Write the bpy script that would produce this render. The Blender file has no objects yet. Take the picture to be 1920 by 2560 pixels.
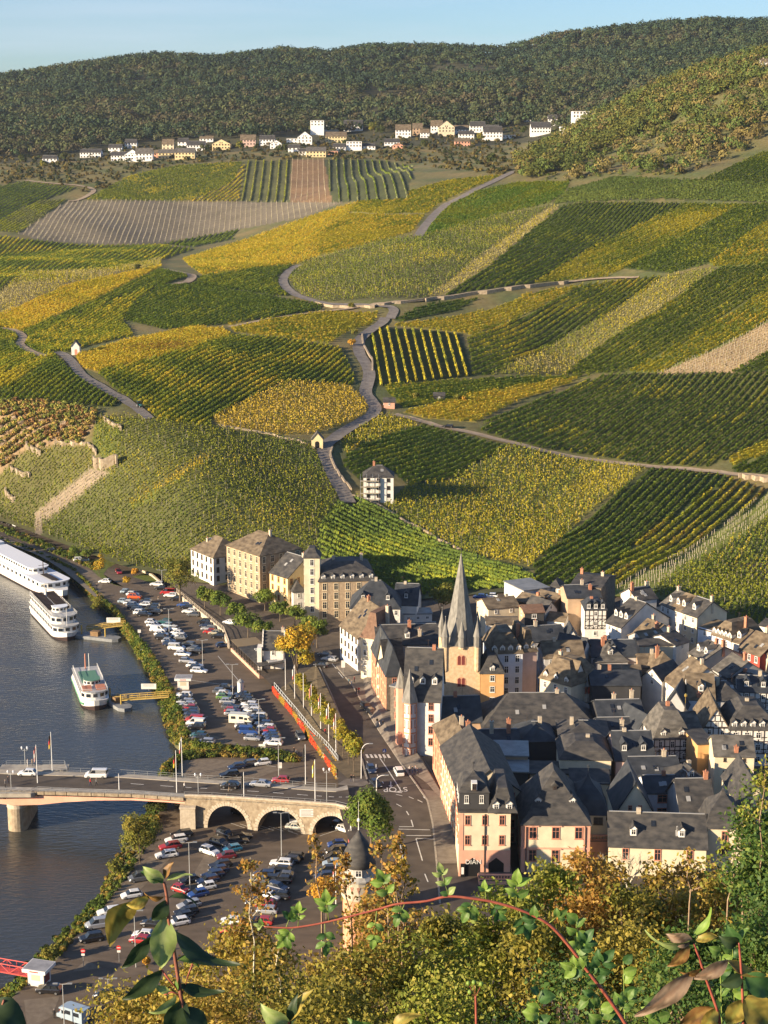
import bpy, math, random
import numpy as np
from mathutils import Vector
rad = math.radians
rng = np.random.default_rng(7)
random.seed(7)
SC = bpy.context.scene
COL = SC.collection
# ---------------------------------------------------------------- camera, sky, sun, exposure
F = 4200.0; CH = 141.6
PITCH = math.atan(920 / F); ct, st = math.cos(PITCH), math.sin(PITCH)
cam = bpy.data.cameras.new('camera'); camo = bpy.data.objects.new('camera', cam); COL.objects.link(camo)
camo.location = (0, 0, CH); camo.rotation_euler = (math.pi / 2 - PITCH, 0, 0)
cam.sensor_fit = 'HORIZONTAL'; cam.sensor_width = 36; cam.lens = F / 1920 * 36
cam.clip_start = 0.1; cam.clip_end = 12000
SC.camera = camo
SUN_EL, SUN_AZ = rad(15.5), rad(242)
sd = Vector((math.sin(SUN_AZ) * math.cos(SUN_EL), math.cos(SUN_AZ) * math.cos(SUN_EL), math.sin(SUN_EL)))
sl = bpy.data.lights.new('sun', 'SUN'); sl.energy = 5.0; sl.angle = rad(0.5); sl.color = (1, .80, .56)
so = bpy.data.objects.new('sun', sl); COL.objects.link(so); so.rotation_euler = sd.to_track_quat('Z', 'Y').to_euler()
so.location = (-300, -100, 400)
W = bpy.data.worlds.new('World'); SC.world = W; W.use_nodes = True
wn = W.node_tree; bg = wn.nodes['Background']
sky = wn.nodes.new('ShaderNodeTexSky'); sky.sky_type = 'NISHITA'; sky.sun_disc = False
sky.sun_elevation = SUN_EL; sky.sun_rotation = SUN_AZ; sky.altitude = 200; sky.air_density = 1.0; sky.dust_density = .6; sky.ozone_density = 3.5
tc = wn.nodes.new('ShaderNodeTexCoord'); mp = wn.nodes.new('ShaderNodeMapping'); mp.inputs['Scale'].default_value = (1.5, 1.5, 16)
nz = wn.nodes.new('ShaderNodeTexNoise'); nz.inputs['Scale'].default_value = 2.2; nz.inputs['Detail'].default_value = 5
rp = wn.nodes.new('ShaderNodeValToRGB'); rp.color_ramp.elements[0].position = .50; rp.color_ramp.elements[1].position = .78
rp.color_ramp.elements[1].color = (.42, .42, .42, 1)
mx = wn.nodes.new('ShaderNodeMix'); mx.data_type = 'RGBA'; mx.inputs['B'].default_value = (4.2, 4.8, 5.6, 1)
L = wn.links.new
L(tc.outputs['Generated'], mp.inputs[0]); L(mp.outputs[0], nz.inputs[0]); L(nz.outputs[0], rp.inputs[0])
tn = wn.nodes.new('ShaderNodeMix'); tn.data_type = 'RGBA'; tn.blend_type = 'MULTIPLY'; tn.inputs['Factor'].default_value = 1; tn.inputs['B'].default_value = (.86, .93, 1.06, 1)
L(rp.outputs[0], mx.inputs['Factor']); L(sky.outputs[0], tn.inputs['A']); L(tn.outputs['Result'], mx.inputs['A']); L(mx.outputs['Result'], bg.inputs[0])
bg.inputs[1].default_value = 0.072
vs = SC.view_settings; vs.view_transform = 'Standard'; vs.look = 'None'; vs.exposure = 1.3; vs.gamma = 1; vs.use_curve_mapping = False
cy = SC.cycles; cy.use_denoising = True; cy.max_bounces = 5; cy.diffuse_bounces = 2; cy.glossy_bounces = 2; cy.transmission_bounces = 3
cy.transparent_max_bounces = 4; cy.caustics_reflective = False; cy.caustics_refractive = False; cy.sample_clamp_indirect = 4

# ---------------------------------------------------------------- pixel <-> world (photo pixels, 1920 x 2560)
def ray(px, py):
    u = np.asarray(px, float) - 960; v = np.asarray(py, float) - 1280
    return u, F * ct - v * st, -F * st - v * ct
def at(px, py, z=0.0):                    # ground point at height z under a pixel
    dx, dy, dz = ray(px, py); s = (z - CH) / dz
    return Vector((float(dx * s), float(dy * s), float(z)))
def aty(px, py, Y):                       # point at forward distance Y
    dx, dy, dz = ray(px, py); s = Y / dy
    return Vector((float(dx * s), float(Y), float(CH + dz * s)))
def zs(Y):                                # level of the riverside street
    return float(np.interp(Y, [240, 300, 330, 345, 400, 540, 700], [5.5, 6.2, 6.4, 5.6, 1.3, 1.3, 1.3]))
def ats(px, py, dz=0.0):
    z = 3.0
    for _ in range(12): z = .5 * z + .5 * (zs(at(px, py, z).y) + dz)
    return at(px, py, z)
def proj(X, Y, Z):
    d = Y * ct - (Z - CH) * st; v = -(Y * st + (Z - CH) * ct)
    return 960 + F * X / d, 1280 + F * v / d

# ---------------------------------------------------------------- mesh helpers
def lin(c):                               # sRGB 0-255 -> linear
    return tuple(((x / 255 + .055) / 1.055) ** 2.4 if x / 255 > .04045 else x / 255 / 12.92 for x in c)
MATS = {}
def M(key, c=(.5, .5, .5), c2=None, scale=1.0, rough=.8, bump=0, spec=.3, metal=0, attr=False, transl=0, coat=0, stretch=None, detail=4, emit=0):
    if key in MATS: return MATS[key]
    m = bpy.data.materials.new(key); m.use_nodes = True; nt = m.node_tree; b = nt.nodes['Principled BSDF']; l = nt.links.new
    b.inputs['Roughness'].default_value = rough; b.inputs['Specular IOR Level'].default_value = spec; b.inputs['Metallic'].default_value = metal
    b.inputs['Coat Weight'].default_value = coat
    csock = None
    if attr:
        a = nt.nodes.new('ShaderNodeAttribute'); a.attribute_name = 'Col'; csock = a.outputs['Color']
    if c2 is not None or bump:
        t = nt.nodes.new('ShaderNodeTexCoord'); n = nt.nodes.new('ShaderNodeTexNoise'); n.inputs['Scale'].default_value = scale; n.inputs['Detail'].default_value = detail
        if stretch:
            g = nt.nodes.new('ShaderNodeMapping'); g.inputs['Scale'].default_value = stretch; l(t.outputs['Object'], g.inputs[0]); l(g.outputs[0], n.inputs['Vector'])
        else: l(t.outputs['Object'], n.inputs['Vector'])
        if c2 is not None:
            r = nt.nodes.new('ShaderNodeValToRGB'); e = r.color_ramp.elements; e[0].position = .33; e[1].position = .67
            e[0].color = (*c, 1); e[1].color = (*c2, 1); l(n.outputs['Fac'], r.inputs[0])
            if csock is not None:
                k = nt.nodes.new('ShaderNodeMix'); k.data_type = 'RGBA'; k.blend_type = 'MULTIPLY'; k.inputs['Factor'].default_value = 1
                l(csock, k.inputs['A']); l(r.outputs[0], k.inputs['B']); csock = k.outputs['Result']
            else: csock = r.outputs[0]
        if bump:
            bp = nt.nodes.new('ShaderNodeBump'); bp.inputs['Strength'].default_value = bump; bp.inputs['Distance'].default_value = .3
            l(n.outputs['Fac'], bp.inputs['Height']); l(bp.outputs[0], b.inputs['Normal'])
    if csock is not None: l(csock, b.inputs['Base Color'])
    else: b.inputs['Base Color'].default_value = (*c, 1)
    if emit: b.inputs['Emission Color'].default_value = (*c, 1); b.inputs['Emission Strength'].default_value = emit
    if transl:
        tr = nt.nodes.new('ShaderNodeBsdfTranslucent'); ms = nt.nodes.new('ShaderNodeMixShader'); ms.inputs[0].default_value = transl
        if csock is not None: l(csock, tr.inputs[0])
        else: tr.inputs[0].default_value = (*c, 1)
        l(b.outputs[0], ms.inputs[1]); l(tr.outputs[0], ms.inputs[2]); l(ms.outputs[0], nt.nodes['Material Output'].inputs[0])
    MATS[key] = m
    return m

def tag(o, label=None, cat=None, group=None, kind=None):
    if label: o['label'] = label
    if cat: o['category'] = cat
    if group: o['group'] = group
    if kind: o['kind'] = kind
    return o
def link(name, data, parent=None, loc=None):
    o = bpy.data.objects.new(name, data); COL.objects.link(o)
    if parent is not None: o.parent = parent
    if loc is not None: o.location = loc
    return o
def empty(name, loc, rz=0, **k):
    o = link(name, None, None, loc); o.rotation_euler = (0, 0, rz); return tag(o, **k)
def copytree(o, loc, rz, parent=None):
    c = o.copy(); COL.objects.link(c)
    if parent is None: c.location = loc; c.rotation_euler = (0, 0, rz)
    else: c.parent = parent
    for ch in o.children: copytree(ch, None, None, c)
    return c

class MB:
    def __init__(s): s.v = []; s.f = []; s.m = []; s.mi = 0
    def add(s, vs_, fs):
        n = len(s.v); s.v += [tuple(p) for p in vs_]; s.f += [tuple(i + n for i in f) for f in fs]; s.m += [s.mi] * len(fs); return s
    def mat(s, i): s.mi = i; return s
    def box(s, x0, y0, z0, x1, y1, z1):
        return s.add([(x0, y0, z0), (x1, y0, z0), (x1, y1, z0), (x0, y1, z0), (x0, y0, z1), (x1, y0, z1), (x1, y1, z1), (x0, y1, z1)],
                     [(0, 3, 2, 1), (4, 5, 6, 7), (0, 1, 5, 4), (1, 2, 6, 5), (2, 3, 7, 6), (3, 0, 4, 7)])
    def quad(s, a, b, c, d): return s.add([a, b, c, d], [(0, 1, 2, 3)])
    def prism(s, poly, z0, z1, cap=True):      # vertical prism over an xy polygon
        n = len(poly); a = [(p[0], p[1], z0) for p in poly] + [(p[0], p[1], z1) for p in poly]
        f = [(i, (i + 1) % n, n + (i + 1) % n, n + i) for i in range(n)]
        if cap: f += [tuple(range(n, 2 * n)), tuple(range(n - 1, -1, -1))]
        return s.add(a, f)
    def lathe(s, prof, seg=12, c=(0, 0), rot=0, sx=1, sy=1):     # prof: (radius, z)
        vs_ = []; fs = []
        for r, z in prof:
            for k in range(seg):
                t = rot + 2 * math.pi * k / seg; vs_.append((c[0] + r * math.cos(t) * sx, c[1] + r * math.sin(t) * sy, z))
        for j in range(len(prof) - 1):
            for k in range(seg):
                k2 = (k + 1) % seg; fs.append((j * seg + k, j * seg + k2, (j + 1) * seg + k2, (j + 1) * seg + k))
        fs.append(tuple(range((len(prof) - 1) * seg, len(prof) * seg))); fs.append(tuple(range(seg - 1, -1, -1)))
        return s.add(vs_, fs)
    def tube(s, pts, r, seg=6, r2=None):
        pts = [Vector(p) for p in pts]; n = len(pts); vs_ = []; fs = []
        for i, p in enumerate(pts):
            d = (pts[min(i + 1, n - 1)] - pts[max(i - 1, 0)]).normalized()
            q = d.orthogonal().normalized() if abs(d.z) > .95 else d.cross(Vector((0, 0, 1))).normalized(); w = d.cross(q)
            rr = r if r2 is None else r + (r2 - r) * i / max(1, n - 1)
            for k in range(seg):
                t = 2 * math.pi * k / seg; vs_.append(p + (q * math.cos(t) + w * math.sin(t)) * rr)
        for j in range(n - 1):
            for k in range(seg):
                k2 = (k + 1) % seg; fs.append((j * seg + k, j * seg + k2, (j + 1) * seg + k2, (j + 1) * seg + k))
        fs += [tuple(range(seg - 1, -1, -1)), tuple(range((n - 1) * seg, n * seg))]
        return s.add(vs_, fs)
    def mesh(s, name, mats, smooth=False):
        me = bpy.data.meshes.new(name); me.from_pydata(s.v, [], s.f)
        for m in (mats if isinstance(mats, (list, tuple)) else [mats]): me.materials.append(m)
        me.polygons.foreach_set('material_index', s.m)
        if smooth: me.polygons.foreach_set('use_smooth', [True] * len(s.f))
        me.update(); return me
    def build(s, name, mats, parent=None, loc=None, smooth=False): return link(name, s.mesh(name, mats, smooth), parent, loc)

def gridmesh(name, P, mat, col=None, smooth=True):      # P: (n, m, 3)
    n, m, _ = P.shape; idx = np.arange(n * m).reshape(n, m)
    q = np.stack([idx[:-1, :-1], idx[:-1, 1:], idx[1:, 1:], idx[1:, :-1]], -1).reshape(-1, 4)
    return rawmesh(name, P.reshape(-1, 3), q, mat, None if col is None else col.reshape(-1, 3), smooth)
def rawmesh(name, V, Q, mat, col=None, smooth=False):
    me = bpy.data.meshes.new(name); k = Q.shape[1]
    me.vertices.add(len(V)); me.vertices.foreach_set('co', np.ascontiguousarray(V, np.float32).ravel())
    me.loops.add(Q.size); me.loops.foreach_set('vertex_index', np.ascontiguousarray(Q, np.int32).ravel())
    me.polygons.add(len(Q)); me.polygons.foreach_set('loop_start', np.arange(0, Q.size, k, dtype=np.int32))
    try: me.polygons.foreach_set('loop_total', np.full(len(Q), k, np.int32))
    except Exception: pass
    if smooth: me.polygons.foreach_set('use_smooth', np.ones(len(Q), bool))
    me.materials.append(mat)
    if col is not None:
        a = me.color_attributes.new('Col', 'FLOAT_COLOR', 'POINT')
        c4 = np.ones((len(V), 4), np.float32); c4[:, :3] = col; a.data.foreach_set('color', c4.ravel())
    me.update(calc_edges=True); me.validate(); return me
def leaves(name, C, U, Vv, col, mat):                   # quads (pointed a little) centred at C spanned by U and Vv
    n = len(C); V = np.empty((n, 4, 3)); V[:, 0] = C - U; V[:, 1] = C - Vv; V[:, 2] = C + U; V[:, 3] = C + Vv
    return rawmesh(name, V.reshape(-1, 3), np.arange(4 * n).reshape(n, 4), mat, np.repeat(col, 4, axis=0))
def rdir(n):
    d = rng.normal(size=(n, 3)); return d / np.linalg.norm(d, axis=1, keepdims=True)
def perp(d):
    r = rdir(len(d)); p = np.cross(d, r); return p / (np.linalg.norm(p, axis=1, keepdims=True) + 1e-9)
def pal(cols, n, w=None, jit=.25):
    c = np.array(cols)[rng.choice(len(cols), n, p=w)]; return c * (1 + jit * rng.uniform(-1, 1, (n, 1)))

# ---------------------------------------------------------------- terrain: lofted contours (photo px, py, forward distance)
CT = [
 [(-500, 1225, None, 2), (0, 1290, None, 2.5), (150, 1345, None, 2.5), (300, 1400, None, 2.5), (480, 1440, None, 3), (960, 1490, None, 4), (1250, 1465, None, 7), (1440, 1470, None, 7), (1640, 1480, None, 8), (1920, 1560, None, 9), (2420, 1650, None, 9)],
 [(-500, 1110, 680), (0, 1150, 655), (240, 1180, 620), (480, 1250, 578), (960, 1260, 592), (1440, 1280, 600), (1920, 1350, 560), (2420, 1400, 520)],
 [(-500, 980, 700), (0, 1010, 672), (240, 1035, 655), (480, 1050, 645), (960, 1100, 655), (1440, 1120, 675), (1920, 1180, 630), (2420, 1200, 580)],
 [(-500, 870, 800), (0, 880, 765), (240, 890, 745), (480, 900, 722), (960, 960, 730), (1440, 960, 770), (1920, 940, 735), (2420, 930, 690)],
 [(-500, 790, 900), (0, 790, 860), (240, 800, 830), (480, 815, 800), (960, 830, 812), (1440, 800, 848), (1920, 800, 795), (2420, 790, 740)],
 [(-500, 690, 1000), (0, 690, 955), (240, 685, 960), (480, 680, 965), (960, 740, 862), (1440, 680, 922), (1920, 680, 845), (2420, 680, 790)],
 [(-500, 655, 1180), (0, 655, 1130), (240, 645, 1140), (480, 640, 1130), (960, 610, 987), (1440, 590, 988), (1920, 560, 908), (2420, 560, 860)],
 [(-500, 610, 1280), (0, 600, 1250), (240, 605, 1260), (480, 606, 1270), (960, 490, 1170), (1440, 480, 1090), (1920, 440, 1003), (2420, 430, 960)],
 [(-500, 570, 1350), (0, 560, 1330), (240, 585, 1290), (480, 590, 1300), (960, 440, 1292), (1440, 425, 1162), (1920, 390, 1063), (2420, 370, 1000)],
 [(-500, 510, 1450), (0, 500, 1430), (240, 500, 1435), (480, 506, 1440), (960, 425, 1480), (1440, 375, 1290), (1680, 320, 1220), (1920, 290, 1152), (2420, 270, 1100)],
 [(-500, 440, 1600), (0, 440, 1560), (240, 430, 1570), (480, 400, 1600), (960, 395, 1560), (1200, 388, 1540), (1310, 385, 1500), (1440, 330, 1420), (1560, 262, 1380), (1700, 212, 1340), (1840, 152, 1300), (1920, 142, 1282), (2420, 110, 1250)],
 [(-500, 400, 1750), (0, 392, 1700), (240, 385, 1700), (480, 375, 1692), (960, 345, 1722), (1200, 335, 1760), (1440, 322, 1790), (1560, 262, 1800), (1700, 212, 1800), (1840, 152, 1750), (1920, 138, 1700), (2420, 105, 1700)],
 [(-500, 330, 1990), (0, 320, 1950), (240, 310, 1950), (480, 300, 1952), (960, 280, 1952), (1200, 262, 1980), (1440, 245, 2000), (1680, 185, 2020), (1920, 122, 2050), (2420, 90, 2000)],
 [(-500, 270, 2300), (0, 255, 2250), (240, 235, 2250), (480, 220, 2252), (960, 195, 2302), (1200, 180, 2310), (1440, 155, 2350), (1680, 120, 2320), (1920, 90, 2300), (2420, 75, 2300)],
 [(-500, 215, 2600), (0, 200, 2550), (100, 188, 2550), (240, 166, 2550), (382, 149, 2550), (555, 154, 2560), (711, 136, 2580), (833, 142, 2600), (930, 126, 2610), (1100, 128, 2620), (1249, 135, 2620), (1307, 121, 2600), (1382, 99, 2580), (1538, 80, 2540), (1700, 66, 2510), (1770, 62, 2500), (1920, 65, 2500), (2420, 60, 2500)],
]
NA = 640; AG = np.linspace(-.62, .62, NA)
def smooth(y, k):
    w = np.hanning(k); w /= w.sum(); return np.convolve(np.pad(y, k // 2, mode='edge'), w, 'valid')[:len(y)]
cR, cZ = [], []
for ci, c in enumerate(CT):
    a, zz, R = [], [], []
    for t in c:
        dx, dy, dz = ray(t[0], t[1])
        r = (t[3] - CH) * dy / dz if t[2] is None else t[2]
        a.append(dx / dy); R.append(r); zz.append(CH + r * dz / dy)
    k = 9 if ci in (0, 14) else 41
    cR.append(smooth(np.interp(AG, a, R), k)); cZ.append(smooth(np.interp(AG, a, zz), k))
R0 = cR[0].copy(); Z0 = cZ[0].copy()
cR = [np.full(NA, 250.), R0 - 25] + cR + [cR[-1] + 350, cR[-1] + 1200]; cZ = [Z0, Z0 - .2] + cZ + [cZ[-1] - 10, cZ[-1] - 160]
cR = np.array(cR); cZ = np.array(cZ)
RG = np.arange(260, 3500, 2.5)
def pchip_cols(X, Y, q):
    n, m = X.shape; h = np.diff(X, axis=0); dl = np.diff(Y, axis=0) / h; d = np.zeros_like(Y)
    w1 = 2 * h[1:] + h[:-1]; w2 = h[1:] + 2 * h[:-1]; ok = dl[1:] * dl[:-1] > 0
    d[1:-1] = np.where(ok, (w1 + w2) / (w1 / np.where(ok, dl[:-1], 1) + w2 / np.where(ok, dl[1:], 1)), 0); d[0] = dl[0]; d[-1] = dl[-1]
    out = np.empty((m, len(q)))
    for j in range(m):
        i = np.clip(np.searchsorted(X[:, j], q) - 1, 0, n - 2); hh = h[i, j]; t = np.clip((q - X[i, j]) / hh, 0, 1)
        out[j] = ((1 + 2 * t) * (1 - t) ** 2) * Y[i, j] + t * (1 - t) ** 2 * hh * d[i, j] + t * t * (3 - 2 * t) * Y[i + 1, j] + t * t * (t - 1) * hh * d[i + 1, j]
    return out
ZT = pchip_cols(cR, cZ, RG)                               # (NA, NR) terrain height
_A, _Rr = np.meshgrid(AG, RG, indexing='ij'); _X = _A * _Rr
_amp = np.clip((_Rr - R0[:, None]) / 60, 0, 1) * np.clip((1700 - _Rr) / 300, 0, 1)
ZT = ZT + _amp * (1.5 * np.sin(_X / 31 + .7 * np.sin(_Rr / 43)) * np.sin(_Rr / 37 + 1) + 2.2 * np.sin(_X / 62 + .9 * np.sin(_Rr / 80) + 1) * np.sin(_Rr / 71 + 2) + .5 * np.sin(_X / 13 + _Rr / 19))
_far = np.clip((_Rr - 1500) / 300, 0, 1) * np.clip((AG[:, None] + .7), 0, 1)
ZT = ZT + _far * 5.0 * (np.sin(_X / 61 + 1.3 * np.sin(_Rr / 90)) * np.sin(_Rr / 75) + .6 * np.sin(_X / 27 + _Rr / 140)) * np.clip((2480 - _Rr) / 120, 0, 1)
def tz(X, Y):
    X = np.asarray(X, float); Y = np.asarray(Y, float)
    fa = np.clip((X / Y - AG[0]) / (AG[1] - AG[0]), 0, NA - 1.001); fr = np.clip((Y - RG[0]) / 2.5, 0, len(RG) - 1.001)
    i = fa.astype(int); j = fr.astype(int); s = fa - i; t = fr - j
    return (ZT[i, j] * (1 - s) * (1 - t) + ZT[i + 1, j] * s * (1 - t) + ZT[i, j + 1] * (1 - s) * t + ZT[i + 1, j + 1] * s * t)
def onhill(px, py):                                        # pixel -> first hit on the hills
    px = np.atleast_1d(np.asarray(px, float)); py = np.atleast_1d(np.asarray(py, float))
    dx, dy, dz = ray(px, py); a = dx / dy; e = dz / dy
    fa = np.clip((a - AG[0]) / (AG[1] - AG[0]), 0, NA - 1.001); i = fa.astype(int); s = (fa - i)[:, None]
    out = np.empty((len(px), 3))
    for k in range(0, len(px), 4000):
        sl_ = slice(k, k + 4000); zt = ZT[i[sl_]] * (1 - s[sl_]) + ZT[i[sl_] + 1] * s[sl_]
        below = (CH + RG[None] * e[sl_, None] <= zt) & (RG[None] > np.interp(a[sl_], AG, R0)[:, None] - 30)
        j = np.where(below.any(1), below.argmax(1), len(RG) - 1); r = RG[j]
        out[sl_] = np.stack([a[sl_] * r, r, np.take_along_axis(zt, j[:, None], 1)[:, 0]], 1)
    return out
def hp(px, py): return Vector(onhill([px], [py])[0])
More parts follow.
